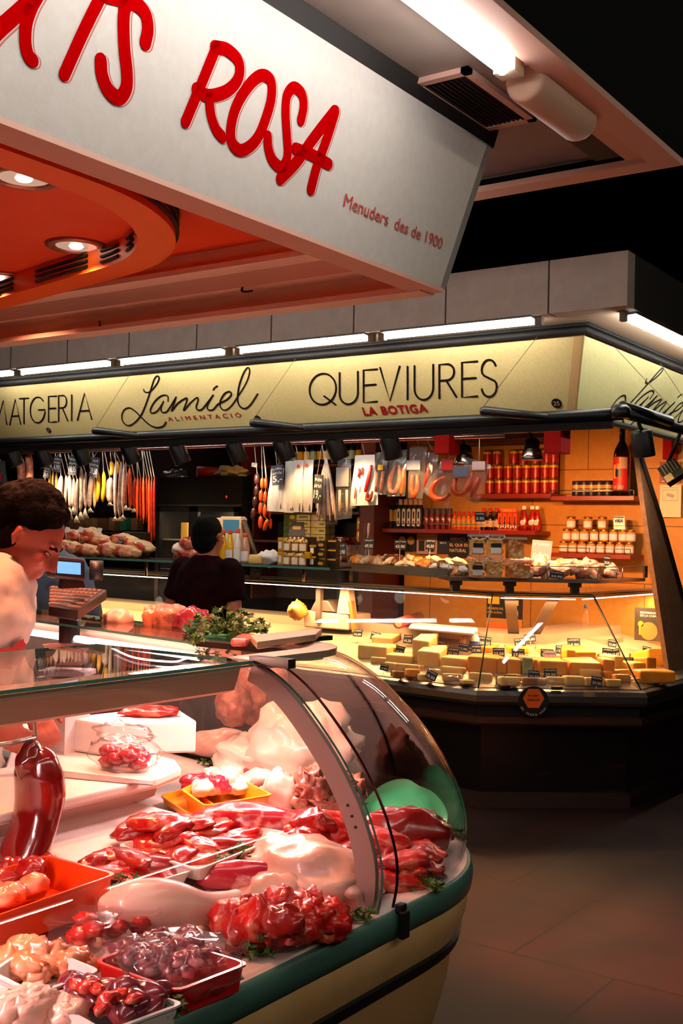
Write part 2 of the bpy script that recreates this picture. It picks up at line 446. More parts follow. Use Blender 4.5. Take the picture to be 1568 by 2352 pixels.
for z in (2.420, 2.438, 2.456):
    ip = crom([p + V((0, 0, z)) for p in ring_path(.113, 24)], 1)
    arc = ip[1:-1]
    b.tube(arc[2:15], .0055, 6)
    b.tube(arc[17:20], .0055, 6); b.tube(arc[21:], .0055, 6)
    e0, e1 = ip[-2], ip[-1]
    for t0, t1 in ((.02, .10), (.14, .3), (.34, .6), (.62, 1)): b.tube([e0.lerp(e1, t0), e0.lerp(e1, t1)], .0055, 6)
obj('slot', b, mslot, cano)
# end beam seen from inside, a stepped moulding
prof = [(2.93, 2.285), (2.85, 2.285), (2.85, 2.302), (2.895, 2.305), (2.895, 2.36), (2.85, 2.37), (2.85, 2.42), (2.80, 2.43), (2.80, 2.448), (2.83, 2.45), (2.83, 2.505), (2.96, 2.505)]
b = MB().prism([V((-7, y, z)) for y, z in prof], (5.27, 0, 0))
obj('end_beam', b, M('beam_cream', '#f6dcc4', .5), cano)
b = MB().prism([V(p) for p in [(-7, 2.93, 2.30), (-1.69, 2.93, 2.30), (-1.605, 3.046, 2.75), (-7, 3.046, 2.75)]], (0, -.03, 0))
obj('end_fascia', b, mwhitep, cano)
b = MB().tube(crom([(-2.42, 2.855, 2.372), (-2.41, 2.84, 2.355), (-2.39, 2.84, 2.35), (-2.37, 2.845, 2.352)], 4), .004, 6)
b.tube([(-3.09, 2.85, 2.30), (-3.085, 2.84, 2.318)], .003, 6)
obj('hook', b, mslot, cano)

# sign board of the meat stall
sg = thing('shop_sign', (-1.69, 1, 2.3), 'large white slanted sign board with red brush lettering over the meat counter', 'sign')
sdir = V((.085, 0, .45)).normalized(); sn = V((0, 1, 0)).cross(sdir)      # along +Y, up the slope, outward normal
SP = V((-1.69, 0, 2.3))
msign = M('sign_white', '#cfcbc6', .45, mix=('#c9c4be', 40, .3, .7), bump=(220, .08))
b = MB().prism([V((-1.69, -1.6, 2.30)), V((-1.69, 2.93, 2.30)), V((-1.605, 3.046, 2.75)), V((-1.605, -1.6, 2.75))], -sn * .03)
obj('panel', b, msign, sg)
b = MB().span((-1.775, -1.6, 2.288), (-1.688, 2.915, 2.30)); b.span((-1.775, -1.6, 2.30), (-1.76, 2.83, 2.50))
obj('bottom_lip', b, mrim, sg)
obj('top_trim', MB().prism([V((-1.606, -1.6, 2.75)), V((-1.606, 3.06, 2.75)), V((-1.59, 3.06, 2.80)), V((-1.59, -1.6, 2.80))], (-.04, 0, 0)), mslot, sg)
def sgp(z, ox, oy, sc): return atp(ox + z[0] / sc, oy + z[1] / sc, SP, sn)
Z2, Z3 = (0, 0, 3.7333), (400, 80, 3.92)
BR = [  # brush strokes of the red words: (points, width in the same units, frame)
    ([(-150, 420), (-40, 280), (90, 160), (200, 60), (300, -60), (360, -150)], 130, Z2),
    ([(330, -60), (265, 60), (220, 200), (212, 360), (235, 470), (275, 520)], 112, Z2),
    ([(900, -110), (720, 250), (545, 640)], 100, Z2),
    ([(860, -20), (1000, 15), (1060, 20)], 60, Z2),
    ([(1240, 370), (1262, 250), (1240, 120), (1160, 35), (1080, 40), (1055, 160), (1060, 400), (1082, 620), (1075, 760), (1010, 840), (920, 770), (868, 640), (858, 520)], 108, Z2),
    ([(375, 110), (240, 440), (95, 785)], 86, Z3),
    ([(360, 110), (470, 135), (565, 225), (585, 330), (550, 430), (450, 515), (300, 548), (195, 490)], 86, Z3),
    ([(310, 560), (325, 720), (370, 850), (430, 925)], 80, Z3),
    ([(800, 365), (865, 420), (870, 560), (830, 720), (760, 900), (680, 1000), (590, 1040), (520, 980), (503, 860), (540, 680), (620, 520), (720, 400)], 82, Z3),
    ([(1135, 770), (1160, 640), (1140, 530), (1070, 475), (1010, 550), (997, 700), (1008, 900), (1015, 1090), (960, 1190), (880, 1130), (842, 1020), (835, 915)], 74, Z3),
    ([(1435, 690), (1250, 930), (1100, 1140), (950, 1295)], 80, Z3),
    ([(1445, 690), (1370, 930), (1280, 1180), (1225, 1390)], 76, Z3),
    ([(1085, 1025), (1230, 1080), (1385, 1165)], 74, Z3)]
mred, mpink, msw = M('sign_red', '#a80003', 1.0, spec=0.0), M('sign_shadow_red', '#b0645c', .5), M('sign_white_gap', '#d6cbc4', .5)
LET = [(0, 1), (2, 3), (4,), (5, 6, 7), (8,), (9,), (10, 11, 12)]     # strokes that make one letter
for grp in LET:
    red, gap, sh = MB(), MB(), MB()
    for k in grp:
        pts, w, (ox, oy, sc) = BR[k]; cl = k == 8
        P = crom([sgp(p, ox, oy, sc) for p in pts], 7, closed=cl); mid = pts[len(pts) // 2]
        ww = (sgp((mid[0] + w * .5, mid[1] + w * .3), ox, oy, sc) - sgp((mid[0] - w * .5, mid[1] - w * .3), ox, oy, sc)).length * .86
        d = V((0, 1, 0)) * ww * .15
        red.stroke(P, ww, sn, .002, 0, .001, cl); gap.stroke([p + d for p in P], ww, sn, .0005, 0, .0006, cl); sh.stroke([p + d * 2 for p in P], ww, sn, .0004, 0, .0002, cl)
    q = obj('letter', red, mred, sg); obj('letter_gap', gap, msw, q); obj('letter_shadow', sh, mpink, q)
t0, t1 = atp(787, 474, SP, sn), atp(1012, 572, SP, sn)
L = t1 - t0; L = V((0, L.y, 0)).length
hh = (atp(790, 474, SP, sn) - atp(797, 446, SP, sn)).length
obj('lettering', text_mb('Menuders  des de 1900', t0, (0, 1, 0), sdir, L, hh * 1.02, .002, .008), M('sign_small_red', '#b5493f', .5), sg)

# fluorescent fitting under the near canopy
mtube = M('tube_lit_near', '#ffffff', .4, emit=TUBE_NEAR, ecol=(1, .95, .9))
mhous = M('fitting_cream', '#cbb7a0', .4)
t = thing('fluorescent_light', (-1.29, 2.2, 2.7), 'long white fluorescent tube under the near canopy, running toward its corner', 'light')
obj('housing', MB().prism([V((-1.37, -1.5, 2.80)), V((-1.35, -1.5, 2.765)), V((-1.24, -1.5, 2.765)), V((-1.22, -1.5, 2.80))], (0, 4.1, 0)), mhous, t)
obj('tube', MB().cyl((-1.29, -1.4, 2.725), (-1.29, 2.50, 2.725), .016, n=12), mtube, t)
b = MB().box((-1.29, 2.53, 2.745), (.06, .05, .05)); b.box((-1.29, 2.53, 2.775), (.03, .04, .03)); obj('lamp_holder', b, mhous, t)
for x0_, x1_, lab in ((-6.6, -5.2, 'outer'), (-5.0, -3.6, 'middle'), (-3.4, -2.0, 'inner')):  # assumed end tubes, hidden from view, added to light the far concrete fascia
    t = thing('fluorescent_light', ((x0_ + x1_) / 2, 3.25, 2.7), lab + ' assumed fluorescent tube hidden under the end of the near canopy, above the aisle', 'light')
    obj('housing', MB().span((x0_ - .03, 3.19, 2.725), (x1_ + .03, 3.31, 2.799)), mhous, t); obj('tube', MB().cyl((x0_, 3.25, 2.70), (x1_, 3.25, 2.70), .016, n=10), mtube, t)
b = MB()
b.lathe([(.02, -.19), (.05, -.185), (.056, -.17), (.056, .16), (.048, .18), (.02, .185)], (-1.285, 2.79, 2.735), 20, R=Euler((-PI / 2, 0, 0)).to_matrix())
tag(obj('awning_motor', b, M('motor_cream', '#c9a58f', .5)), 'cream cylindrical motor cover fixed under the near canopy beside the tube', 'motor')
b = MB().span((-1.30, 2.98, 2.745), (-1.23, 3.36, 2.80)); b.span((-1.40, 2.96, 2.76), (-1.31, 3.36, 2.80), 1)
tag(obj('conduit_box', b, [M('conduit_pink', '#cf9f8c', .5), mslot]), 'pale channel box under the canopy corner behind the motor cover', 'conduit')
vt = thing('air_vent', (-1.53, 2.8, 2.78), 'square dark louvred air vent in the near canopy soffit', 'vent')
b = MB()
x0, x1, y0, y1 = -1.615, -1.440, 2.59, 3.01
for lo, hi in (((x0, y0), (x1, y0 + .025)), ((x0, y1 - .025), (x1, y1)), ((x0, y0), (x0 + .022, y1)), ((x1 - .022, y0), (x1, y1))): b.span((*lo, 2.785), (*hi, 2.80))
obj('vent_frame', b, mrim, vt)
b = MB()
for i in range(9): b.box((x0 + .03 + i * .0145, (y0 + y1) / 2, 2.793), (.002, y1 - y0 - .05, .014), (0, .6, 0))
obj('louvre', b, M('vent_grey', '#3a302c', .5, .3), vt)
obj('vent_back', MB().span((x0 + .02, y0 + .02, 2.7985), (x1 - .02, y1 - .02, 2.7995)), mslot, vt)

# recessed downlights in the orange ceiling
mbulb = M('bulb_lit', '#ffffff', .4, emit=14, ecol=(1, .74, .58)); mrefl = M('reflector', '#e8c0a8', .18, 1.0, emit=.5, ecol=(1, .62, .45)); mring = M('downlight_ring', '#9a6a58', .35, .6)
for (px, py), lab in (((175, 562), 'round recessed downlight in the orange ceiling, wholly in view'), ((55, 405), 'round recessed downlight in the orange ceiling, closest to the sign board'), ((4, 636), 'round recessed downlight at the photo edge by the slotted ceiling ring')):
    c = atz(px, py, 2.475)
    d = thing('downlight', c, lab, 'light', 'recessed downlights in the orange ceiling')
    b = MB().lathe([(.068, .001), (.07, -.008), (.085, -.012), (.098, -.008), (.10, .001)], c, 24); obj('trim_ring', b, mring, d)
    obj('reflector', MB().lathe([(.066, -.006), (.05, -.003), (.034, -.001), (.02, -.0005)], c, 20), mrefl, d)
    obj('bulb', MB().lathe([(.004, -.014), (.018, -.012), (.024, -.006), (.022, -.001)], c, 14), mbulb, d)
    light('SPOT', 'downlight_lamp', c - V((0, 0, .075)), W_DOWN, C_RED, d, .05, to=c - V((0, 0, 1)), spot=2.5, blend=.6)

# ================================================================== far stall: canopy, sign, tubes, awning bar
fc = thing('stall_canopy', (-5, 7, 2.7), 'concrete fronted canopy of the yellow delicatessen stall', 'canopy')
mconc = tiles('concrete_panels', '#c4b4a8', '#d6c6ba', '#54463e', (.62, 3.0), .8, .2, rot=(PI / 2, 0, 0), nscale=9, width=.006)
b = MB().prism([V((-12, 5.45, 2.75)), V((-2.09, 5.45, 2.75)), V((-2.09, 5.45, 3.03)), V((-12, 5.45, 3.03))], (0, .1, 0))
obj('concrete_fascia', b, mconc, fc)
obj('side_fascia', MB().span((-2.19, 5.55, 2.75), (-2.09, 12, 3.03)), M('side_concrete_shaded', '#3c3a36', .8), fc)  # same concrete in a darker colour, the side's shade painted in
msoff = M('soffit_beige', '#b29c82', .6)
b = MB().prism([V(p + (2.752,)) for p in [(-12, 5.47), (-2.11, 5.47), (-2.11, 12), (-2.46, 12), (-2.46, 5.78), (-12, 5.78)]], (0, 0, .03))
obj('soffit', b, msoff, fc)
obj('roof_deck', MB().span((-12, 5.5, 2.79), (-2.15, 12, 2.83)), mdark, fc)
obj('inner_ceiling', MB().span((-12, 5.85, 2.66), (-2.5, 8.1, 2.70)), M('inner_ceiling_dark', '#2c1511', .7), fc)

fs = thing('shop_sign', (-5, 6.0, 2.28), 'long cream sign board wrapping the corner of the delicatessen stall', 'sign')
FP, fdir = V((-2.6, 6.03, 2.3)), V((0, -.28, .39)).normalized()
fn = V((1, 0, 0)).cross(fdir)
EP, edir = V((-2.6, 6.03, 2.3)), V((.16, 0, .39)).normalized()
en = V((0, 1, 0)).cross(edir)
mcream = M('sign_cream', '#e0cb8e', .3, mix=('#d8c284', 60, .35, .65), coat=.35)
mcream2 = M('sign_cream_side', '#d2cc94', .25, mix=('#c9c389', 60, .35, .65), coat=.6)
b = MB().prism([V((-12, 6.03, 2.3)), V((-2.6, 6.03, 2.3)), V((-2.44, 5.75, 2.69)), V((-12, 5.75, 2.69))], -fn * .03)
obj('front_panel', b, mcream, fs)
b = MB().prism([V((-2.6, 6.03, 2.3)), V((-2.6, 11, 2.3)), V((-2.44, 11, 2.69)), V((-2.44, 5.75, 2.69))], -en * .03)
obj('side_panel', b, mcream2, fs)
b = MB()
b.tube([(-12, 5.745, 2.705), (-2.43, 5.745, 2.705), (-2.43, 11, 2.705)], .026, 4); b.tube([(-12, 5.735, 2.735), (-2.42, 5.735, 2.735), (-2.42, 11, 2.735)], .01, 6)
b.tube([(-12, 6.03, 2.285), (-2.6, 6.03, 2.285), (-2.6, 11, 2.285)], .02, 4)
obj('trim', b, mslot, fs)
obj('corner_strip', MB().stroke([V((-2.635, 6.03, 2.3)), V((-2.475, 5.75, 2.69))], .05, fn, .002), M('sign_tan', '#cfa871', .5), fs)
# thin capitals drawn as strokes in a unit box
def arc(cx, cy, rx, ry, a0, a1, n=14): return [(cx + rx * math.cos(math.radians(a0 + (a1 - a0) * i / n)), cy + ry * math.sin(math.radians(a0 + (a1 - a0) * i / n))) for i in range(n + 1)]
GL = {'Q': [arc(.5, .5, .5, .5, 0, 360, 28), [(.55, .27), (.98, -.03)]], 'O': [arc(.5, .5, .5, .5, 0, 360, 28)],
      'U': [[(0, 1), (0, .36)] + arc(.5, .34, .5, .34, 180, 360) + [(1, .36), (1, 1)]],
      'E': [[(1, 1), (0, 1), (0, 0), (1, 0)], [(0, .53), (.9, .53)]], 'F': [[(1, 1), (0, 1), (0, 0)], [(0, .53), (.9, .53)]],
      'V': [[(0, 1), (.5, 0), (1, 1)]], 'I': [[(0, 0), (0, 1)]], 'T': [[(0, 1), (1, 1)], [(.5, 1), (.5, 0)]],
      'R': [[(0, 0), (0, 1), (.45, 1)] + arc(.45, .76, .42, .24, 90, -90) + [(.45, .52), (0, .52)], [(.4, .52), (1, 0)]],
      'S': [arc(.48, .74, .4, .26, 20, 200, 10) + [(.2, .58), (.8, .42)] + arc(.5, .26, .42, .26, 20, -170, 10)],
      'M': [[(0, 0), (.18, 1), (.5, .08), (.82, 1), (1, 0)]], 'A': [[(0, 0), (.5, 1), (1, 0)], [(.18, .34), (.82, .34)]],
      'G': [arc(.5, .5, .5, .5, 42, 360, 24) + [(.55, .5)]]}
mink = M('sign_ink', '#120d0c', .4)
def word(spec, slope, wd):
    for ch, xl, xr, yt, yb in spec:
        r = MB()
        for st in GL[ch]:
            P = []
            for ux, uy in st:
                x = xl + (xr - xl) * ux; P.append(atp(x, yb + (yt - yb) * uy + slope * (x - (xl + xr) / 2), FP, fn))
            r.stroke(P, wd, fn, .002, 0, .001)
        obj('letter', r, mink, fs)
word([('Q', 711, 772, 858, 929), ('U', 780, 822, 855, 928), ('E', 835, 866, 849, 923), ('V', 873, 918, 843, 921), ('I', 936, 936, 842, 917), ('U', 952, 995, 839, 918), ('R', 1009, 1048, 836, 913), ('E', 1061, 1096, 831, 911), ('S', 1103, 1144, 826, 911)], -.07, .0135)
word([('F', -126, -108, 934, 988), ('O', -100, -66, 931, 985), ('R', -58, -36, 927, 980), ('M', -27, 16, 920, 976), ('A', 23, 48, 917, 975), ('T', 45, 66, 915, 973), ('G', 70, 104, 912, 971), ('E', 112, 130, 910, 969), ('R', 135, 156, 908, 967), ('I', 165, 165, 907, 966), ('A', 178, 211, 903, 964)], -.06, .0125)
SCR = [[(305, 325), (322, 350), (370, 345), (430, 280), (460, 215), (445, 190), (415, 215), (385, 300), (350, 410), (290, 560), (220, 650), (150, 685), (95, 640), (90, 570), (120, 520), (170, 510), (230, 550), (300, 620), (370, 680), (440, 705), (500, 690), (530, 650)],
       [(550, 445), (545, 390), (490, 385), (420, 440), (375, 520), (385, 560), (440, 540), (490, 470), (505, 440), (480, 510), (490, 550), (530, 550), (570, 500), (630, 400)],
       [(630, 400), (608, 470), (585, 540), (650, 460), (725, 412), (740, 430), (705, 535), (770, 460), (838, 405), (850, 430), (830, 500), (850, 530), (890, 520), (940, 460), (1000, 380)],
       [(1000, 380), (945, 480), (950, 525), (1000, 525), (1050, 470), (1130, 430), (1180, 380), (1165, 345), (1110, 370), (1070, 450), (1080, 510), (1120, 530), (1180, 490), (1250, 390), (1330, 260), (1365, 150), (1350, 105), (1310, 150), (1265, 270), (1245, 400), (1260, 480), (1310, 515), (1370, 480), (1445, 370)],
       [(1000, 330), (1018, 305), (1042, 290)]]
sc3 = [crom([atp(260 + x / 4.3556, 820 + y / 4.3556, FP, fn) for x, y in s], 6) for s in SCR]
b = MB()
for s in sc3: b.stroke(s, [.009, .013, .012, .010, .013, .012], fn, .002, 0, .001)
obj('lettering', b, mink, fs)
a0 = sc3[0][0]; a1 = atp(1484, 870, EP, en)                         # the same script again on the side panel
b = MB()
for s in sc3:
    P = [a1 + V((0, 1, 0)) * (p.x - a0.x) * 1.0 + edir * (p - a0).dot(fdir) for p in s]
    b.stroke(P, [.009, .013, .012, .010, .013, .012], en, .002, 0, .001)
obj('lettering', b, mink, fs)
mlred = M('sign_letter_red', '#a3161a', .45)
p0, p1 = atp(388, 967, FP, fn), atp(556, 958, FP, fn); L = (p1 - p0).x
obj('lettering', text_mb('ALIMENTACIÓ', p0, (1, 0, 0), fdir, L, .042, .002, .022, .001, space=1.7), mlred, fs)
q = a1 + V((0, 1, 0)) * (p0.x - a0.x) + edir * (p0 - a0).dot(fdir)
obj('lettering', text_mb('ALIMENTACIÓ', q, (0, 1, 0), edir, L, .042, .002, .022, .001, space=1.7), mlred, fs)
p0, p1 = atp(838, 954, FP, fn), atp(983, 946, FP, fn)
obj('lettering', text_mb('LA BOTIGA', p0, (1, 0, 0), fdir, (p1 - p0).x, .058, .002, .045, .001, space=1.15), mlred, fs)
for (px, py), r, s in (((1278, 926), .031, '25'), ((592, 962), .027, '26'), ((112, 988), .024, '27')):
    c = atp(px, py, FP, fn); b = MB()
    b.prism([c + V((1, 0, 0)) * r * math.cos(i * PI / 12) + fdir * r * math.sin(i * PI / 12) for i in range(24)], fn * .004)
    b.merge(text_mb(s, c - fdir * r * .42, (1, 0, 0), fdir, r * 1.25, r * .85, .001, .0, .004, align='C'), dm=1)
    obj('number_badge', b, [mink, M('badge_cream', '#cdbd8a', .5)], fs)

mft = M('tube_lit_far', '#ffffff', .4, emit=TUBE_FAR, ecol=(1, .95, .88))
def tube_light(a, c, lab, side=False):
    t = thing('fluorescent_light', (a + c) / 2, lab, 'light', 'fluorescent tubes under the delicatessen canopy')
    u = (c - a).normalized(); w = V((1, 0, 0)) if side else V((0, -1, 0))
    obj('tube', MB().cyl(a, c, .0135, n=10), mft, t)
    h = MB().prism([a + w * .055 + V((0, 0, .03)), a - w * .02 + V((0, 0, .025)), a - w * .02 + V((0, 0, .012)), a + w * .06 + V((0, 0, .018))], c - a)
    obj('housing', h, M('fitting_white', '#7d786e', .45), t)
    for e in (a - u * .02, c + u * .02): obj('lamp_holder', MB().box(e + V((0, 0, .005)), (.04, .03, .05) if not side else (.03, .04, .05)), M('fitting_brown', '#6d5a48', .6), t)
TX = [((-60, 866), (24, 856)), ((50, 856), (248, 834)), ((277, 833), (507, 807)), ((547, 805), (835, 774)), ((875, 771), (1228, 739))]
for i, (p, q) in enumerate(TX):
    a, c = atz(*p, 2.722), atz(*q, 2.722); a.y = c.y = 5.50
    tube_light(a, c, ['leftmost far tube, cut by the photo edge', 'far tube over the FORMATGERIA lettering', 'far tube over the script lettering', 'far tube between the script and QUEVIURES', 'far tube over the QUEVIURES lettering, longest'][i])
tube_light(V((-2.165, 5.62, 2.722)), V((-2.165, 7.2, 2.722)), 'far tube along the stall end, at the photo edge', True)
tube_light(V((-2.165, 7.4, 2.722)), V((-2.165, 9.0, 2.722)), 'second far tube along the stall end, reflected in the side panel', True)

mblk = M('awning_black', '#0e1113', .38)
aw = thing('awning_bar', (-5, 5.8, 2.2), 'black retracted awning bar below the cream sign', 'awning')
obj('front_tube', MB().tube([(-12, 5.8, 2.245), (-2.24, 5.8, 2.245)], .034, 12), mblk, aw)
obj('side_tube', MB().tube([(-2.24, 5.78, 2.25), (-2.24, 11, 2.25)], .03, 12), mblk, aw)
obj('valance', MB().span((-12, 5.81, 2.17), (-2.3, 5.83, 2.24)), M('valance_black', '#0b0a0a', .8), aw)
obj('corner_cap', MB().lathe([(.05, -.03), (.055, .02), (.03, .045)], (-2.25, 5.8, 2.25), 14), mblk, aw)
for p in ((216, 990), (578, 972), (1106, 945), (-160, 1005)):
    a = aty(*p, 5.70); c = a + V((.42, .10, -.045))
    obj('awning_arm', MB().tube([a, a + V((.02, 0, 0)), c], [.026, .03, .022], 10), mblk, aw)
    top = V((a.x + .32, 5.735, 2.69))
    obj('wire', MB().tube([a + V((0, .02, .03)), top], .0018, 5), M('wire_grey', '#6e6348', .5, .5), aw)
a = atx(1536, 968, -2.2); obj('awning_arm', MB().tube([a, a + V((-.05, -.6, .03))], [.034, .026], 10), mblk, aw)
for p, q in (((1540, 935), (1412, 798)), ((1600, 960), (1516, 835))):
    obj('wire', MB().tube([atx(*p, -2.45), atx(*q, -2.38)], .0018, 5), M('wire_grey', '#6e6348'), aw)
b = MB().tube([(-8.5, 6.12, 2.185), (-3.1, 6.12, 2.185)], .013, 10)
for x in (-7.6, -6.4, -5.2, -4.0, -3.2): b.tube([(x, 6.12, 2.185), (x, 6.12, 2.66)], .006, 6)
tag(obj('hanging_rail', b, M('rail_steel', '#c08b84', .25, .9)), 'thin steel rail behind the spotlights carrying the hanging sausages', 'rail')
# ================================================================== near stall: the refrigerated meat counter
menam = M('case_white_enamel', '#d9cdc8', .35)
mgreen = M('bumper_green', '#3d675d', .4)
mcreamb = M('case_cream_band', '#d9b27a', .5, mix=('#cfa56a', 8, .3, .7))
mblack = M('case_black', '#08090a', .5)
msteel = M('brushed_steel', '#b3aaa4', .32, .9)
mgl = glass('case_glass', (.97, .975, .97), 1.0, .015, 1.5)
mgle = M('glass_edge_green', '#4d7f72', .2, coat=.5)
CA = (-1.966, 2.41)
EA = math.radians(79)
def case_pt(off, s):
    """s: 0..1 front line, 1..2 corner, 2..3 end line"""
    r = .6 - off
    if s <= 1: return V((CA[0] + r, lerp(.15, CA[1], s), 0))
    if s <= 2: a = EA * (s - 1); return V((CA[0] + r * math.cos(a), CA[1] + r * math.sin(a), 0))
    p = V((CA[0] + r * math.cos(EA), CA[1] + r * math.sin(EA), 0)); return p + V((-math.sin(EA), math.cos(EA), 0)) * (s - 2) * 4.2
def case_s(n=18): return [0, .5, 1] + [1 + (i + 1) / n for i in range(n)] + [2.5, 3]
def case_off(p):
    if p.y <= CA[1]: return (CA[0] + .6) - p.x
    a = math.atan2(p.y - CA[1], p.x - CA[0])
    if a < EA: return .6 - math.hypot(p.x - CA[0], p.y - CA[1])
    return .6 - ((p.x - CA[0]) * math.cos(EA) + (p.y - CA[1]) * math.sin(EA))
def deck_z(p): return .688 + .105 * max(0, min(1.0, case_off(p)) - .1)
def deck(u, v, dz=0.0):
    z = .7
    for _ in range(8): p = atz(u, v, z); z = deck_z(p) + dz
    return V((p.x, p.y, z))
def swept(prof, m=0, ss=None, smooth=True, close=False):
    """sweep an (offset, z) profile along the counter's outline"""
    ss = ss or case_s(); r = MB(); k = len(prof); vs = []
    for s in ss:
        for o, z in prof: vs.append(case_pt(o, s) + V((0, 0, z)))
    fs = []
    for i in range(len(ss) - 1):
        for j in range(k if close else k - 1):
            q = (j + 1) % k; fs.append((i * k + j, (i + 1) * k + j, (i + 1) * k + q, i * k + q))
    r.add(vs, fs, m, smooth)
    if close: r.add(vs[:k], [tuple(range(k))]); r.add(vs[-k:], [tuple(range(k))[::-1]])
    return r
case = thing('display_case', (-1.8, 1.8, 0), 'refrigerated meat display counter with curved glass, green bumper and cream band', 'display case')
obj('base_panel', swept([(.32, 0), (.32, .08), (.20, .12), (.10, .25), (.058, .40), (.045, .50)]), M('case_cream_low', '#c99f6c', .55), case)
obj('black_stripe', swept([(.045, .50), (.028, .505), (.022, .53), (.03, .535)], smooth=False), mblack, case)
obj('cream_band', swept([(.03, .533), (.012, .58), (.006, .64), (.01, .642)]), mcreamb, case)
obj('green_bumper', swept([(.008, .640), (-.002, .643), (-.005, .67), (0, .696), (.006, .701), (.012, .701)]), mgreen, case)
obj('ledge', swept([(.011, .700), (.016, .703), (.09, .700), (.10, .688)]), M('ledge_white', '#d8c6c0', .4), case)
# deck, riser, worktop (one liner, a shallow slope up to the serving side)
b = MB()
for o0, o1, n in ((.10, .55, 6), (.55, .93, 5)):
    ss = case_s()
    for i in range(len(ss) - 1):
        q = [case_pt(o0, ss[i]), case_pt(o0, ss[i + 1]), case_pt(min(o1, .595 if o0 < .5 else o1), ss[i + 1]), case_pt(min(o1, .595 if o0 < .5 else o1), ss[i])]
        if o0 < .5: b.add([V((p.x, p.y, .688 + .105 * (o - .1))) for p, o in zip(q, (o0, o0, o1, o1))], [(0, 1, 2, 3)])
b.add([V((-1.916, .15, .735)), V((-1.916, 2.41, .735)), V((-2.32, 2.33, .78)), V((-2.32, .15, .78))], [(0, 1, 2, 3)])
E1 = case_pt(.55, 2); E2 = case_pt(.55, 3); d_ = V((-math.cos(EA), -math.sin(EA), 0)) * .4
b.add([E1 + V((0, 0, .735)), E2 + V((0, 0, .735)), E2 + d_ + V((0, 0, .78)), V((-2.32, 2.33, .78)), V((-1.916, 2.33, .735))], [(0, 1, 2, 3, 4)])
obj('deck', b, M('deck_white', '#e6dad6', .3, coat=.2), case)
b = MB()
wt = [V((-2.32, .15, 0)), V((-2.32, 2.30, 0)), V((-2.36, 2.44, 0)), V((-2.46, 2.52, 0)), V((-6.2, 3.25, 0))]
k = len(wt); b.add([p + V((0, 0, .775)) for p in wt] + [p + V((0.03, -.0, .84)) for p in wt], [(i, i + 1, k + i + 1, k + i) for i in range(k - 1)])
b.add([p + V((.10, .0, .84)) for p in wt] + [p + V((.10, 0, .85)) for p in wt], [(i, i + 1, k + i + 1, k + i) for i in range(k - 1)])
b.add([p + V((.10, 0, .84)) for p in wt] + [p + V((.03, 0, .84)) for p in wt], [(i, i + 1, k + i + 1, k + i) for i in range(k - 1)])
obj('riser', b, M('riser_pinkwhite', '#d6bdb4', .35), case)
b = MB(); P = [p + V((.105, 0, .845)) for p in wt] + [V((-6.2, 2.95, .845)), V((-2.95, 2.40, .845)), V((-2.64, 2.12, .845)), V((-2.62, .15, .845))]
b.prism(P, (0, 0, .025)); obj('worktop', b, M('worktop_white', '#e2d2c8', .4), case, bevel=.006)
# curved glass: front pane, corner and end pane, real 6 mm sheets
GP = crom([(V((o, z, 0))) for o, z in [(.022, .70), (.012, .76), (.018, .83), (.055, .925), (.115, 1.02), (.185, 1.10), (.262, 1.172), (.335, 1.218), (.385, 1.236)]], 4)
def pane(s0, s1, n):
    def fn(u, v):
        q = GP[min(len(GP) - 1, round(v * (len(GP) - 1)))]; return case_pt(q.x, lerp(s0, s1, u)) + V((0, 0, q.y))
    def th(u, v):
        i = min(len(GP) - 2, round(v * (len(GP) - 1))); t = (GP[i + 1] - GP[i]).normalized(); a = case_pt(0, lerp(s0, s1, u)); c = case_pt(.1, lerp(s0, s1, u)); w = (c - a).normalized()
        return (w * t.y - V((0, 0, 1)) * t.x) * .006
    return MB().slab(fn, n, len(GP) - 1, th, 0, 1)
sY = lambda y: (y - .15) / (CA[1] - .15)
obj('front_glass', pane(0, sY(2.165), 2), [mgl, mgle], case)
obj('corner_glass', pane(sY(2.225), 2.0, 22), [mgl, mgl], case)
obj('end_glass', pane(2.004, 3, 2), [mgl, mgl], case)
# arched bracket, thin joint rod and clip
b = MB()
A = [V((CA[0] + .6 - q.x - .012, 0, q.y)) for q in GP]; Bq = []
for i, p in enumerate(A):
    t = (A[min(i + 1, len(A) - 1)] - A[max(i - 1, 0)]).normalized(); Bq.append(p + V((-t.z, 0, t.x)) * -1 * -lerp(.058, .045, i / len(A)))
for y0, y1 in ((2.150, 2.164),):
    n = len(A); vs = [V((p.x, y0, p.z)) for p in A] + [V((p.x, y0, p.z)) for p in Bq] + [V((p.x, y1, p.z)) for p in A] + [V((p.x, y1, p.z)) for p in Bq]
    fs = []
    for i in range(n - 1):
        fs += [(i, i + 1, n + i + 1, n + i), (2 * n + i, 3 * n + i, 3 * n + i + 1, 2 * n + i + 1), (i, 2 * n + i, 2 * n + i + 1, i + 1), (n + i, n + i + 1, 3 * n + i + 1, 3 * n + i)]
    fs += [(0, n, 3 * n, 2 * n), (n - 1, 3 * n - 1, 4 * n - 1, 2 * n - 1)]; b.add(vs, fs)
br = obj('arch_bracket', b, M('bracket_grey', '#b09a96', .4, .3), case)
b = MB()
for q in (11, 12, 13): b.cyl(V((Bq[q].x * .5 + A[q].x * .5, 2.149, A[q].z * .5 + Bq[q].z * .5)), V((Bq[q].x * .5 + A[q].x * .5, 2.1475, A[q].z * .5 + Bq[q].z * .5)), .0035, n=8)
obj('rivet', b, mblack, br)
obj('joint_rod', MB().tube([case_pt(q.x - .002, sY(2.22)) + V((0, 0, q.y)) for q in GP], .0035, 8), M('rod_dark', '#3a1614', .25, .8), case)
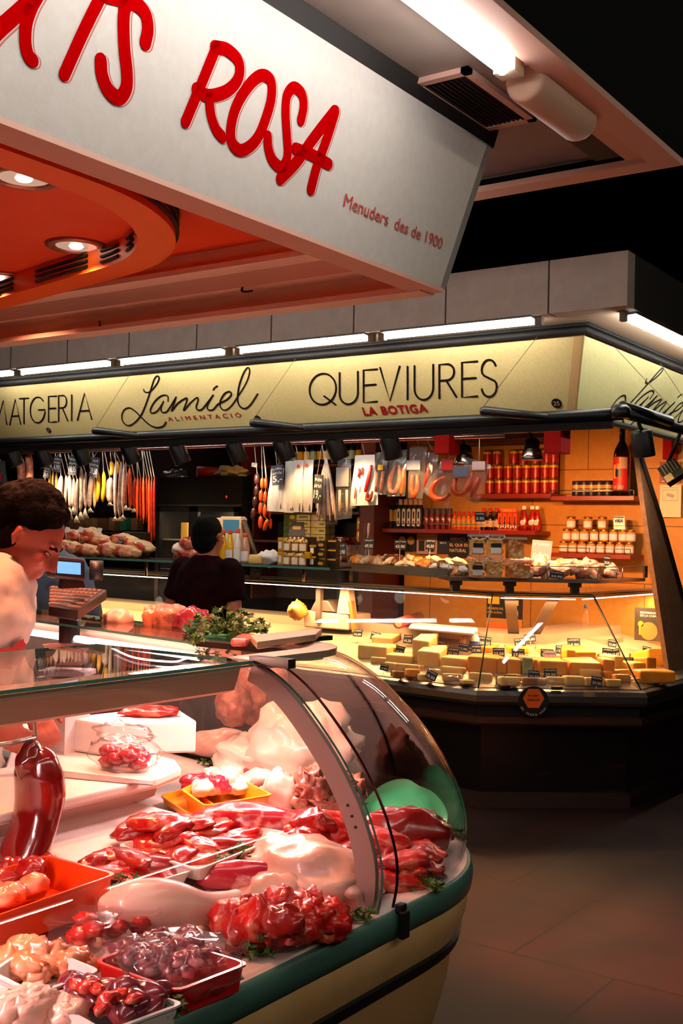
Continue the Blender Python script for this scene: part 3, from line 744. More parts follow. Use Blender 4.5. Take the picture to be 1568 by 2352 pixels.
c = case_pt(-.015, sY(2.215)); b = MB().box((c.x, c.y, .672), (.014, .03, .062)); b.box((c.x - .01, c.y, .708), (.02, .024, .02))
obj('glass_clip', b, mblack, case, bevel=.003)
# flat glass service top with its lamp valance, and the corner trim
b = MB().slab(lambda u, v: V((lerp(-1.745, -2.30, v), lerp(.15, 2.14, u), 1.238)), 1, 1, (0, 0, .008), 0, 1, False)
obj('glass_top', b, [mgl, mgle], case)
o1, o2 = case_pt(.385, 2.02), case_pt(.385, 3); dv = V((-math.cos(EA), -math.sin(EA), 0)) * .28
b = MB().slab(lambda u, v: o1.lerp(o2, u) + dv * v + V((0, 0, 1.238)), 1, 1, (0, 0, .008), 0, 1, False)
obj('glass_top', b, [mgl, mgle], case)
mval = M('valance_grey_green', '#b5b29c', .45, .1)
b = MB().prism([V((-1.755, .15, 1.236)), V((-1.775, .15, 1.175)), V((-1.80, .15, 1.165)), V((-1.86, .15, 1.19)), V((-1.86, .15, 1.236))], (0, 1.95, 0))
obj('lamp_valance', b, mval, case)
b = MB(); q1, q2 = o1 + dv * .25, o2 + dv * .25
b.prism([q1 + V((0, 0, 1.236)), q1 + dv * .45 + V((0, 0, 1.236)), q1 + dv * .45 + V((0, 0, 1.215)), q1 + dv * .2 + V((0, 0, 1.165)), q1 + V((0, 0, 1.17))], q2 - q1)
obj('lamp_valance', b, M('valance_peach', '#c79d86', .45), case)
mal = M('trim_aluminium', '#d0bfa8', .38, .7)
ss = [sY(2.14), .99, 1.1, 1.3, 1.5, 1.7, 1.9, 2.02]
obj('corner_trim', swept([(.375, 1.232), (.375, 1.25), (.43, 1.254), (.47, 1.246), (.47, 1.232)], 0, ss, False, True), mal, case)
for b in (MB().span((-2.14, 2.36, 1.236), (-1.80, 2.41, 1.252)), MB().box((-1.70, 2.15, 1.245), (.12, .03, .022)), MB().box((-2.0, 2.60, 1.247), (.03, .36, .014), -.1)): obj('corner_bar', b, M('trim_dark', '#4f473f', .3, .8), case)
# lamps in the case
mcl = M('case_lamp_lit', '#ffffff', .4, emit=TUBE_CASE, ecol=(1, .86, .84))
t = thing('case_light', (-1.82, 1.1, 1.16), 'tubular lamp under the front glass top lighting the meat', 'light')
obj('tube', MB().cyl((-1.82, .2, 1.172), (-1.82, 2.06, 1.172), .011, n=10), mcl, t)
light('AREA', 'case_lamp', (-1.82, 1.15, 1.158), W_CASE, C_MEAT, t, 1.8, .012, to=(-1.86, 1.15, .7)).rotation_euler = (0, -.12, PI / 2)
a, c = atz(132, 1461, 1.195), atz(457, 1509, 1.195)
t = thing('case_light', a.lerp(c, .5), 'bright strip lamp under the glass top of the end counter beyond the parsley', 'light')
b = MB().cyl(a + (a - c).normalized() * .6, c, .0115, n=10)
b.tube(crom([a.lerp(c, .42) + V((0, 0, -.012)), a.lerp(c, .55) + V((0, .02, -.035)), a.lerp(c, .8) + V((0, .02, -.03)), a.lerp(c, .93) + V((0, 0, -.008))], 5), .003, 6)
obj('tube', b, mcl, t)
light('AREA', 'case_lamp', a.lerp(c, .3) - V((0, 0, .02)), W_CASE * .2, C_MEAT, t, 1.0, .012, to=a.lerp(c, .3) - V((0, 0, 1))).rotation_euler.z += 0
light('AREA', 'case_lamp', c + V((.12, .10, -.03)), W_CASE * .3, C_MEAT, t, .4, .1, to=c + V((.25, .1, -.6)))  # added area light without a fitting, evens the light near the corner

# ------------------------------------------------------------------ trays
def tray(name, px, h, mat, lab, cat='tray', taper=.012, th=.004, group=None, dz=None):
    c0 = [deck(u, v, h) for u, v in px]; zc = max(p.z for p in c0) if dz is None else dz
    top = [atz(u, v, zc) for u, v in px]
    cen = sum(top, V()) / 4
    if (top[1] - top[0]).cross(top[2] - top[1]).z < 0: top = top[::-1]
    def inset(P, d): return [p + (cen - p).normalized() * d for p in P]
    def lvl(P, z): return [V((p.x, p.y, z)) for p in P]
    def rnd8(P, r=.022):
        out = []
        for i in range(4):
            a, p, q = P[i - 1], P[i], P[(i + 1) % 4]
            for t in range(4):
                s = t / 3; u1 = p + (a - p).normalized() * r; u2 = p + (q - p).normalized() * r
                out.append(u1.lerp(p, s).lerp(p.lerp(u2, s), s))
        return out
    rings = [lvl(rnd8(inset(top, taper)), zc - h), lvl(rnd8(inset(top, .006)), zc - .006), lvl(rnd8(top), zc - .004), lvl(rnd8(top), zc), lvl(rnd8(inset(top, .010)), zc), lvl(rnd8(inset(top, taper + .008)), zc - h + th)]
    b = MB(); n = 16; vs = [p for r in rings for p in r]; fs = []
    for k in range(5):
        for i in range(n): fs.append((k * n + i, k * n + (i + 1) % n, (k + 1) * n + (i + 1) % n, (k + 1) * n + i))
    b.add(vs, fs, 0, False); b.add(rings[0], [tuple(range(n))[::-1]]); b.add(rings[-1], [tuple(range(n))])
    o = obj(name, b, mat); tag(o, lab, cat, group)
    return top, zc, zc - h + th
mtw = M('tray_white', '#e9e2e2', .3, coat=.3); mty = M('tray_yellow', '#f0a012', .35, coat=.3); mtr = M('tray_red', '#d4140f', .35, coat=.3); mto = M('tray_orange', '#f2480c', .35, coat=.3)
T = {}
T['red'] = tray('tray', [(212, 2206), (408, 2277), (575, 2212), (369, 2149)], .05, mtr, 'bright red plastic tray at the front with a bag of purple gizzards in it')
T['chick'] = tray('tray', [(-26, 2232), (82, 2284), (234, 2228), (76, 2165)], .045, mtw, 'white tray at the left holding peach coloured chicken pieces')
T['kid'] = tray('tray', [(91, 2286), (243, 2372), (427, 2303), (234, 2249)], .045, mtw, 'white tray of purple kidneys in front of the red tray')
T['pink'] = tray('tray', [(-120, 2352), (60, 2440), (225, 2352), (66, 2286)], .045, mtw, 'white tray of pale pink brains at the bottom left corner')
T['grey'] = tray('tray', [(-90, 2285), (-40, 2330), (48, 2286), (-20, 2252)], .04, mtw, 'white tray cut by the left photo edge')
T['orange'] = tray('tray', [(-150, 2040), (-60, 2122), (271, 2006), (108, 1963)], .07, mto, 'orange-red tray under the tall hanging liver')
T['yellow'] = tray('tray', [(414, 1813), (470, 1851), (628, 1825), (511, 1768)], .055, mty, 'yellow tray holding chopped pig trotters', taper=.02)
T['yellow2'] = tray('tray', [(366, 1826), (438, 1872), (505, 1858), (440, 1806)], .02, mty, 'yellow tray half hidden under the trotter tray', taper=.012, dz=.768)
T['plat'] = tray('tray', [(268, 1940), (455, 1998), (668, 1912), (480, 1878)], .035, mtw, 'long white tray of red livers and a pale sweetbread', taper=.03)
T['dark'] = tray('tray', [(190, 2000), (262, 2052), (448, 1998), (330, 1955)], .035, mtw, 'white tray of dark red spleens beside the orange tray', taper=.02)

# ------------------------------------------------------------------ meat
mliver = M('liver_dark_red', '#8e0f12', .26, mix=('#b52a22', 14, .35, .7), bump=(30, .25), coat=.8)
mbeef = M('meat_red', '#c41a16', .28, mix=('#f08a68', 22, .52, .72), bump=(35, .4), coat=.45)
mheart = M('heart_red', '#b31d33', .25, mix=('#f0b9b6', 16, .56, .66), bump=(26, .3), coat=.7)
mpinkm = M('pink_skin', '#e0a08c', .35, mix=('#eec4b4', 9, .3, .7), bump=(18, .2), coat=.4, sss=.05)
mfat = M('white_fat', '#f3dccb', .35, mix=('#f4cdb8', 8, .35, .7), bump=(16, .3), coat=.4, sss=.05)
mtripe = M('brown_tripe', '#8a4434', .45, mix=('#c07a62', 26, .4, .62), bump=(40, .7), coat=.4)
mkid = M('kidney_purple', '#6f1c2c', .2, mix=('#a04450', 9, .4, .7), coat=.8)
mgiz = M('gizzard_purple', '#80283a', .25, mix=('#c48a8f', 34, .5, .62), bump=(40, .4), coat=.7)
mchick = M('chicken_peach', '#e8743c', .3, mix=('#f3b08e', 14, .4, .66), bump=(20, .3), coat=.6)
mleaf = M('parsley_green', '#1f4a0c', .55, mix=('#4a7418', 20, .4, .7)); mleafd = M('parsley_reflected', '#1d3d0e', .5, mix=('#4a6d1a', 20, .4, .7))  # second green is a darker copy for the reflected bunch
mgrp = M('plastic_green', '#3fae74', .35, coat=.3)
def meat(name, p, r, mat, lab, cat, seed, group=None, amp=.3, fr=1.8, rot=(0, 0, 0), flat=-.55, nu=22, nv=13, m2=None):
    b = MB(); R = Euler(rot).to_matrix(); mats = [mat] + ([m2] if m2 else [])
    lo = r[2] * (-flat if flat is not None else 1)
    b.blob(V(p) + V((0, 0, lo)), r, R, amp, fr, seed, nu, nv, 0, 1 if m2 else None, .12, flat)
    return tag(obj(name, b, mats), lab, cat, group)
def pile(name, pts, r, mat, lab, cat, group, seed, **k):
    for i, (u, v, dz) in enumerate(pts):
        q = rnd.random
        meat(name, deck(u, v, dz), (r[0] * (.8 + .4 * q()), r[1] * (.8 + .4 * q()), r[2] * (.8 + .4 * q())), mat[i % len(mat)] if isinstance(mat, list) else mat, lab, cat, seed + i, group, rot=(.35 * (q() - .5), .35 * (q() - .5), 6.28 * q()), **k)
# tall liver hanging over the orange tray
LX = -2.16
def lv(u, v): return atx(u, v, LX)
b = MB(); sp = [((82, 1716), .02), ((84, 1735), .045), ((88, 1775), .058), ((92, 1820), .060), ((84, 1870), .055), ((70, 1920), .055), ((52, 1970), .058), ((40, 2020), .05), ((32, 2045), .02)]
b.tube(crom([lv(*p) for p, _ in sp], 4), [x[1] * 1.22 for x in sp], 18, 0, True, flat=.72, up=(0, 1, 0))
b.blob(lv(70, 1745), (.03, .04, .045), None, .4, 2, 5, m=0)
hl = obj('hanging_liver', b, M('liver_hanging', '#7d0d0b', .16, mix=('#4a0608', 7, .4, .65), bump=(9, .5), coat=1.0), subsurf=1); tag(hl, 'tall dark red calf liver hanging on a hook above the orange tray', 'liver')
b = MB().tube(crom([lv(78, 1640), lv(80, 1680), lv(83, 1705), lv(86, 1720), lv(80, 1728)], 4), .005, 8); b.tube([lv(-90, 1722), lv(20, 1708), lv(80, 1694)], .006, 8); b.cyl(lv(78, 1640), V((lv(78, 1640).x, lv(78, 1640).y, 1.24)), .004)
tag(obj('meat_hook', b, msteel), 'steel hook and rail carrying the tall hanging liver', 'hook')
pile('blood_sausage', [(28, 2018, .03), (108, 2000, .03), (5, 2040, .03), (70, 2025, .03)], (.035, .035, .03), mliver, 'glossy dark red morsel at the foot of the hanging liver', 'meat', 'morsels in the orange tray', 20, amp=.2)
pile('meat_cube', [(30, 2065, .035), (75, 2050, .035), (5, 2078, .035), (-20, 2060, .03)], (.035, .03, .025), mchick, 'pale orange meat piece in the orange tray', 'meat', 'pale pieces in the orange tray', 30, amp=.25)
# spleens, livers, sweetbread in the long white trays
pile('spleen', [(240, 1990, .02), (265, 1975, .035), (300, 1985, .04), (290, 2015, .02), (330, 2000, .03), (345, 2020, .015), (370, 2010, .02), (310, 2035, .012)], (.075, .035, .02), [mliver, mbeef], 'dark red spleen slice in the white tray beside the orange tray', 'meat', 'spleens in the white tray', 40)
pile('liver', [(320, 1915, .03), (345, 1945, .02), (365, 1905, .055), (400, 1915, .05), (430, 1900, .055), (385, 1945, .03), (420, 1965, .02), (455, 1950, .03), (480, 1915, .04), (500, 1945, .03), (540, 1940, .025), (470, 1975, .015), (410, 1985, .012)], (.085, .05, .022), [mliver, mbeef, mbeef], 'red liver slice heaped on the long white tray', 'liver', 'livers on the long white tray', 60)
meat('sweetbread', deck(580, 1905, .025), (.16, .065, .045), mheart, 'pale pink veined sweetbread on the end of the long white tray', 'meat', 77, amp=.18, rot=(0, 0, .45))
# trotters in the yellow tray
pile('trotter_piece', [(452, 1812, .05), (488, 1798, .06), (520, 1808, .06), (500, 1824, .05), (545, 1816, .055), (470, 1826, .045), (560, 1806, .05)], (.048, .04, .034), [mheart, mfat, mpinkm], 'chopped pink and white trotter piece in the yellow tray', 'meat', 'trotter pieces', 90, amp=.35, fr=2.4)
meat('trotter', deck(582, 1808, .06), (.075, .038, .035), mpinkm, 'whole pale trotter lying over the edge of the yellow tray', 'meat', 96, amp=.25, rot=(0, -.3, .2))
# tripe, caul fat and tripe heap behind
meat('tripe_sheet', deck(690, 1790, .01), (.20, .15, .17), mfat, 'large white folded tripe, tallest piece behind the yellow tray', 'tripe', 101, amp=.35, fr=2.2, rot=(0, 0, .3), nu=36, nv=22)
meat('tripe_sheet', deck(590, 1780, .01), (.17, .12, .085), mfat, 'flat white tripe lying between the yellow tray and the tall folded tripe', 'tripe', 103, amp=.35, fr=2.4, nu=30, nv=18)
pile('tripe_piece', [(700, 1840, .05), (740, 1815, .08), (775, 1840, .05), (740, 1855, .04), (690, 1865, .02), (770, 1870, .02), (725, 1835, .09), (800, 1850, .03)], (.075, .06, .05), mtripe, 'crumpled brown cooked tripe piece in the heap behind the arch', 'tripe', 'brown tripe heap', 110, amp=.55, fr=2.8, nu=26, nv=16)
meat('pork_skin', deck(520, 1735, .02), (.17, .09, .06), mpinkm, 'pink rolled pork skin behind the white cutting block', 'meat', 120, amp=.3, fr=2, rot=(0, 0, .35), nu=30)
meat('pork_skin', deck(640, 1860, .02), (.06, .05, .075), mpinkm, 'pink pork rind standing beside the brown tripe heap', 'meat', 122, amp=.3, fr=2)
# liver heap on the green plate, big livers in the corner
def plate(px, r, lab, mat=mgrp, sy=.75, rz=.6):
    c = deck(*px); R = Euler((0, 0, rz)).to_matrix()
    o = obj('plate', MB().lathe([(.02, .0), (r * .8, .002), (r, .012), (r * .99, .016), (r * .78, .006), (.02, .004)], c, 26, R=R, sy=sy), mat); return tag(o, lab, 'plate')
plate((715, 1955), .14, 'flat green plate under the heap of red hearts')
pile('heart', [(690, 1930, .03), (720, 1915, .06), (760, 1920, .04), (715, 1950, .03), (755, 1945, .03), (790, 1930, .02), (740, 1965, .015), (700, 1955, .02)], (.065, .05, .04), [mbeef, mliver], 'dark red heart in the heap on the green plate', 'meat', 'hearts on the green plate', 130, amp=.35)
meat('calf_liver', deck(935, 1945, .015), (.14, .085, .07), mliver, 'largest smooth maroon calf liver, in the glass corner below the green leaf divider', 'liver', 140, amp=.22, rot=(0, .1, 1.0), nu=30, nv=18)
pile('liver_slice', [(850, 1965, .02), (885, 1985, .02), (905, 2010, .02), (930, 1990, .05), (960, 1985, .03), (970, 1970, .03), (940, 2025, .01), (970, 2010, .02), (820, 1990, .02), (800, 1975, .03), (835, 2010, .01), (900, 2040, .01), (880, 1945, .05)], (.08, .045, .03), [mbeef, mliver, mbeef], 'bright red liver slice heaped in the glass corner', 'liver', 'livers in the glass corner', 150, amp=.3)
# green leaf-shaped divider
c0 = deck(915, 1905); nrm = (V((0, 0, .55)) + (V((CAM.x, CAM.y, 0)) - V((c0.x, c0.y, 0))).normalized()).normalized()
lo = [(806, 1885), (830, 1850), (862, 1815), (900, 1795), (935, 1792), (962, 1806), (990, 1816), (1014, 1838), (1028, 1868), (1022, 1895), (1002, 1915), (985, 1912), (960, 1925), (900, 1925), (840, 1915), (812, 1905)]
b = MB(); P = crom([atp(u, v, c0 + V((0, 0, .01)), nrm) for u, v in lo], 3, True); cen = sum(P, V()) / len(P)
n = len(P); rings = [[cen.lerp(p, f) + nrm * (.012 * math.sin(6 * f + 3 * i / n * PI) * f) for i, p in enumerate(P)] for f in (.35, .7, 1)]
for sgn in (0, 1):
    off = nrm * -.0035 * sgn; vs = [cen + off] + [p + off for r in rings for p in r]
    fs = [(0, 1 + i, 1 + (i + 1) % n) for i in range(n)] + [(1 + k * n + i, 1 + (k + 1) * n + i, 1 + (k + 1) * n + (i + 1) % n, 1 + k * n + (i + 1) % n) for k in (0, 1) for i in range(n)]
    b.add(vs, fs if sgn == 0 else [f[::-1] for f in fs], 0, True)
k = 1 + 3 * n; b.f += [[1 + 2 * n + i, 1 + 2 * n + (i + 1) % n, k + 1 + 2 * n + (i + 1) % n, k + 1 + 2 * n + i] for i in range(n)]; b.m += [0] * n; b.s += [False] * n
tag(obj('leaf_divider', b, mgrp), 'wavy green plastic leaf divider leaning in the glass corner', 'divider')
# pig leg, ears, heart and front heap
b = MB(); P = [deck(225, 2085, .045), deck(300, 2075, .06), deck(390, 2075, .062), deck(460, 2085, .05), deck(520, 2075, .04), deck(548, 2066, .036)]
b.tube(crom(P, 5), [.02, .055, .062, .050, .036, .030, .028], 18, 0, True, flat=.85)
tag(obj('pork_trotter', b, mpinkm, subsurf=1), 'pale pig leg lying across the middle of the counter', 'meat')
meat('veal_heart', deck(565, 2035, .01), (.13, .045, .04), mheart, 'single pink and crimson heart behind the pale pig leg', 'meat', 171, amp=.2, rot=(0, 0, .75))
meat('pig_ear', deck(700, 2040, .0), (.19, .13, .075), mpinkm, 'broad pale pig ear with folds in front of the arched bracket', 'meat', 175, amp=.3, fr=2, rot=(0, 0, -.2), nu=30, nv=18)
meat('pig_ear', deck(800, 2060, .0), (.15, .075, .06), mpinkm, 'narrower pale pig ear reaching to the foot of the arched bracket', 'meat', 178, amp=.3, fr=2, rot=(0, 0, -.75), nu=28, nv=16)
meat('pig_ear', deck(640, 2075, .0), (.09, .06, .045), mpinkm, 'small pink pig ear beside the red chunk heap', 'meat', 179, amp=.3, fr=2, rot=(0, 0, .5))
pile('meat_chunk', [(530, 2130, .02), (570, 2120, .04), (610, 2110, .05), (650, 2105, .06), (600, 2150, .04), (650, 2140, .07), (690, 2130, .05), (725, 2135, .04), (630, 2168, .02), (690, 2160, .03), (735, 2150, .02), (585, 2172, .01), (700, 2110, .04), (760, 2140, .01), (622, 2178, .005), (560, 2170, .01)], (.052, .045, .042), [mbeef, mbeef, mliver], 'wet bright red meat chunk in the heap beside the red tray', 'meat', 'red chunk heap', 180, amp=.4, fr=2.2)
for (u, v), r, lab in (((540, 2115), .09, 'edge of a green plate under the red chunk heap'),):
    plate((u, v), r, lab)
# trays at the front left
pile('chicken_piece', [(20, 2215, .02), (55, 2195, .03), (90, 2200, .035), (130, 2205, .03), (170, 2215, .025), (60, 2225, .03), (105, 2230, .025), (150, 2235, .02), (30, 2240, .015), (85, 2255, .015), (195, 2228, .015)], (.035, .028, .022), mchick, 'peach coloured chicken piece in the white tray at the left', 'meat', 'chicken pieces', 210, amp=.4, fr=2.2, nu=18, nv=11)
pile('kidney', [(165, 2285, .035), (195, 2298, .04), (235, 2312, .042), (270, 2318, .045), (300, 2325, .045), (335, 2306, .045), (362, 2298, .04), (280, 2340, .04), (318, 2292, .045), (240, 2290, .045), (205, 2280, .045), (345, 2322, .04), (285, 2298, .055)], (.036, .028, .022), mkid, 'glossy purple kidney in the white tray by the red tray', 'meat', 'kidneys', 230, amp=.12, nu=16, nv=10)
pile('liver_scrap', [(175, 2268, .07), (200, 2278, .075), (225, 2282, .075), (250, 2302, .075), (235, 2330, .07), (280, 2285, .075), (310, 2300, .075), (215, 2266, .07)], (.017, .013, .01), mbeef, 'small bright red scrap among the purple kidneys', 'meat', 'red scraps on the kidneys', 250, amp=.4, nu=12, nv=8)
pile('brain', [(20, 2322, .03), (60, 2316, .035), (100, 2326, .035), (135, 2338, .03), (40, 2345, .03), (85, 2345, .03), (160, 2348, .03)], (.042, .032, .025), mpinkm, 'pale pink brain in the white tray at the bottom left', 'meat', 'brains', 260, amp=.35, fr=3)
mfilm = glass('plastic_film', (.985, .975, .975), .9, .10, 1.45, .025)
def bag(name, p, r, lab, seed, cat='bag', rot=0, group=None):
    b = MB().blob(p, r, Euler((0, 0, rot)).to_matrix(), .28, 2.6, seed, 26, 16); return tag(obj(name, b, mfilm), lab, cat, group)
pile('gizzard', [(280, 2190, .02), (310, 2185, .025), (340, 2190, .03), (300, 2210, .025), (335, 2215, .03), (365, 2200, .035), (395, 2190, .045), (420, 2185, .055), (450, 2185, .05), (385, 2225, .03), (415, 2215, .05), (445, 2210, .055), (475, 2205, .04), (400, 2245, .02), (435, 2240, .03), (470, 2230, .03), (500, 2215, .025), (350, 2235, .02), (430, 2165, .05), (370, 2170, .03)], (.026, .022, .02), mgiz, 'purple gizzard in the film bag on the red tray', 'meat', 'gizzards in the red tray', 270, amp=.3, nu=16, nv=10)
bag('plastic_bag', deck(415, 2215, .075), (.115, .085, .055), 'clear film bag round the gizzards on the red tray', 300, rot=.6)
bag('plastic_bag', deck(310, 2195, .05), (.075, .06, .032), 'smaller clear film bag on the left end of the red tray', 302, rot=.3)
mtub = glass('tub_clear', (.98, .95, .95), .9, .05, 1.45, .02)
for (u, v), lab, rz in (((190, 2152), 'clear lidded tub of red meat nearest the chicken tray', .5), ((295, 2128), 'clear lidded tub of red meat beside the pig leg', .7)):
    p = deck(u, v + 28); t = thing('plastic_tub', p, lab, 'tub'); R = Euler((0, 0, rz)).to_matrix()
    w, d, h = .062, .05, .062
    def rr(k, z): return [p + R @ V((x * w * k, y * d * k, 0)) + V((0, 0, z)) for x, y in [(-.8, -1), (.8, -1), (1, -.8), (1, .8), (.8, 1), (-.8, 1), (-1, .8), (-1, -.8)]]
    b = MB(); rs = [rr(.82, .001), rr(1, h), rr(1.1, h), rr(1.1, h + .008), rr(.95, h + .008), rr(.93, h + .004)]
    b.add([q for r in rs for q in r], [(k * 8 + i, k * 8 + (i + 1) % 8, (k + 1) * 8 + (i + 1) % 8, (k + 1) * 8 + i) for k in range(5) for i in range(8)]); b.add(rs[-1], [tuple(range(8))]); b.add(rs[0], [tuple(range(8))[::-1]])
    obj('shell', b, mtub, t)
    b = MB()
    for i in range(7): b.blob(p + R @ V((rnd.uniform(-.03, .03), rnd.uniform(-.025, .025), 0)) + V((0, 0, .018 + .006 * i)), (.026, .022, .014), None, .4, 2, 310 + i, 12, 8)
    obj('filling', b, mbeef, t)
# parsley sprigs
def parsley(p, r, n, lab, seed, mat=mleaf, h=.04, name='parsley'):
    g = random.Random(seed); b = MB(); p = V(p)
    for i in range(n):
        a, rad = g.uniform(0, 2 * PI), r * math.sqrt(g.random()); z = h * (g.random() * (1 - (rad / r) ** 2 * .7))
        c = p + V((rad * math.cos(a), rad * math.sin(a), z + .004)); s = g.uniform(.010, .018)
        R = Euler((g.uniform(-.9, .9), g.uniform(-.9, .9), g.uniform(0, 6.3))).to_matrix()
        lf = [V((0, -.4, 0)), V((.5, -.2, .1)), V((.35, .1, 0)), V((.75, .45, .12)), V((.3, .5, 0)), V((0, 1, .1)), V((-.3, .5, 0)), V((-.75, .45, .12)), V((-.35, .1, 0)), V((-.5, -.2, .1))]
        vs = [c + R @ (q * s) for q in lf]; dn = R @ V((0, 0, -.0012))
        b.add(vs + [v + dn for v in vs], [tuple(range(10)), tuple(range(10, 20))[::-1]] + [(i2, i2 + 10, (i2 + 1) % 10 + 10, (i2 + 1) % 10) for i2 in range(10)], 0)
        if i % 4 == 0: b.tube([p + V((0, 0, .003)), c], .0012, 4)
    return tag(obj(name, b, mat), lab, 'herb')
for i, ((u, v), r, n, lab) in enumerate([((545, 1975), .06, 40, 'parsley on the front edge of the long white tray'), ((285, 2045), .035, 26, 'parsley on the corner of the spleen tray'), ((835, 2118), .03, 22, 'parsley at the foot of the arched bracket'), ((975, 2040), .05, 34, 'parsley at the rim of the corner livers'),
                                          ((1010, 1925), .045, 30, 'parsley against the corner glass beside the calf liver'), ((595, 2200), .03, 20, 'wilted sprig between the red tray and the red chunks'), ((375, 2325), .035, 26, 'parsley on the right end of the kidney tray'), ((420, 2320), .025, 18, 'parsley sprig on the ledge beside the kidney tray'), ((470, 1760), .03, 16, 'sprig behind the pork skin')]):
    parsley(deck(u, v, .012 if i not in (0, 1, 6) else .03), r, n, lab, 400 + i)
# cutting block, bagged meat and knife on the worktop
c = [atz(235, 1660, .972), atz(452, 1655, .972), atz(398, 1620, .972), atz(147, 1648, .972)]
tag(obj('cutting_block', MB().prism(c, (0, 0, -.10)), M('block_white', '#eadfd8', .45), bevel=.008), 'thick white cutting block on the worktop', 'cutting block')
p = atz(345, 1645, .972); b = MB()
b.blob(p + V((0, 0, .015)), (.085, .05, .02), Euler((0, 0, .6)).to_matrix(), .35, 2.2, 330, 22, 12)
tag(obj('minced_meat', b, mbeef), 'red meat cut lying on the white cutting block', 'meat')
p = atz(285, 1765, .872)
for i in range(9):
    a = i * .7; tag(obj('meat_piece', MB().blob(p + V((.055 * math.cos(a), .04 * math.sin(a), .022 + .012 * (i % 3))), (.03, .026, .018), None, .35, 2, 340 + i, 14, 9), mheart), 'marbled red piece inside the clear bag in front of the cutting block', 'meat', 'marbled pieces in the clear bag')
b = MB().blob(p + V((0, 0, .045)), (.12, .09, .05), None, .22, 2.4, 350, 26, 16); b.blob(p + V((-.03, .02, .095)), (.10, .06, .03), None, .4, 2.8, 352, 20, 12)
tag(obj('plastic_bag', b, mfilm), 'clear knotted bag of marbled meat in front of the white cutting block', 'bag')
b = MB().prism([atz(135, 1785, .8715), atz(350, 1805, .8715), atz(355, 1798, .8715), atz(140, 1772, .8715)], (0, 0, .003)); kn = thing('knife', atz(200, 1785, .8715), 'long steel knife lying flat on the worktop edge', 'knife')
obj('blade', b, msteel, kn); obj('handle', MB().tube([atz(40, 1768, .878), atz(137, 1778, .878)], .011, 8, flat=.6), mblack, kn)
# things on the glass top: parsley on green leaf plates, red-edged tray
gz = 1.247
def leafplate(u, v, rx, ry, rz, z, lab):
    c = atz(u, v, z); R = Euler((0, 0, rz)).to_matrix(); P = []
    for i in range(28):
        a = 2 * PI * i / 28; k = 1 + .05 * math.sin(5 * a); P.append(c + R @ V((rx * k * math.cos(a), ry * k * math.sin(a), 0)))
    return tag(obj('leaf_plate', MB().prism(P, (0, 0, .004)), mgrp), lab, 'plate')
leafplate(520, 1462, .12, .07, .3, gz, 'green plastic leaf plate under the upper parsley bunch')
leafplate(660, 1512, .10, .06, .5, gz - .05, 'green plastic leaf plate hanging under the corner trim')
parsley(atz(520, 1458, gz + .006), .125, 230, 'largest parsley bunch on the green leaf plate on top of the glass counter', 420, mleaf, .085)
parsley(atz(445, 1478, gz), .035, 40, 'parsley drooping over the left edge of the green leaf plate', 421, mleaf, .04)
parsley(atz(540, 1512, gz - .055), .12, 130, 'darker parsley bunch standing in for the reflection under the glass counter top', 422, mleafd, .05)  # modelled reflection of the bunch above, in a darker green
b = MB().box(atz(560, 1470, gz + .012), (.05, .17, .022), .55); tag(obj('rib_rack', b, M('rib_red', '#a8281a', .35, mix=('#d96a45', 30, .45, .6), coat=.5), bevel=.008), 'red strip beside the parsley on the counter top', 'meat')
b = MB(); q = [atz(575, 1458, gz + .03), atz(740, 1443, gz + .03), atz(725, 1456, gz + .03), atz(590, 1474, gz + .03)]; b.prism(q, (0, 0, -.02))
tag(obj('steel_tray', b, mal, bevel=.004), 'flat aluminium lid lying on the counter corner', 'tray')
# ================================================================== far stall: counter with cheese, shelves, hanging meats
FC = [V((-10.5, 6.30, 0)), V((-3.065, 5.772, 0)), V((-2.30, 6.385, 0)), V((-2.235, 10, 0))]
def fpath(off):
    out = []
    for i, p in enumerate(FC):
        ds = []
        if i: ds.append((p - FC[i - 1]).normalized())
        if i < 3: ds.append((FC[i + 1] - p).normalized())
        ns = [V((-d.y, d.x, 0)) for d in ds]
        n = ns[0] if len(ns) == 1 else (ns[0] + ns[1]).normalized() / max(.3, (ns[0] + ns[1]).normalized().dot(ns[0]))
        out.append(p + n * off)
    return out
def fswept(prof, m=0, k0=0, k1=3, close=False, th=None):
    r = MB(); k = len(prof); P = [fpath(o) for o, z in prof]
    for i in range(k0, k1):
        for j in range(k if close else k - 1):
            q = (j + 1) % k
            r.add([P[j][i] + V((0, 0, prof[j][1])), P[j][i + 1] + V((0, 0, prof[j][1])), P[q][i + 1] + V((0, 0, prof[q][1])), P[q][i] + V((0, 0, prof[q][1]))], [(0, 1, 2, 3)], m)
    return r
def foff(p):
    best = 9
    for i in range(3):
        d = (FC[i + 1] - FC[i]).normalized(); n = V((-d.y, d.x, 0)); best = min(best, (V((p.x, p.y, 0)) - FC[i]).dot(n))
    return best
def fdeck(u, v, dz=0.0):
    lo, hi = .60, 1.15                                   # the deck slopes against the sight line: bisect
    for _ in range(40):
        z = (lo + hi) / 2; p = atz(u, v, z); w = .715 + .24 * max(0, min(.8, foff(p)) - .08) + dz
        if w > z: lo = z
        else: hi = z
    return V((p.x, p.y, z))
mmarb = M('black_marble', '#0c0a0a', .25, mix=('#3a241c', 3.5, .62, .86, (1, 1, 4)))
mchrome = M('chrome_strip', '#b0aaa4', .27, 1.0)
mbrz = M('bronze_trim', '#6a5040', .35, .8)
fcse = thing('display_case', (-3.5, 6.2, 0), 'refrigerated cheese counter with slanted glass and steel bumper on a black marble base', 'display case')
obj('base_panel', fswept([(.13, .0), (.13, .49)]), mmarb, fcse)
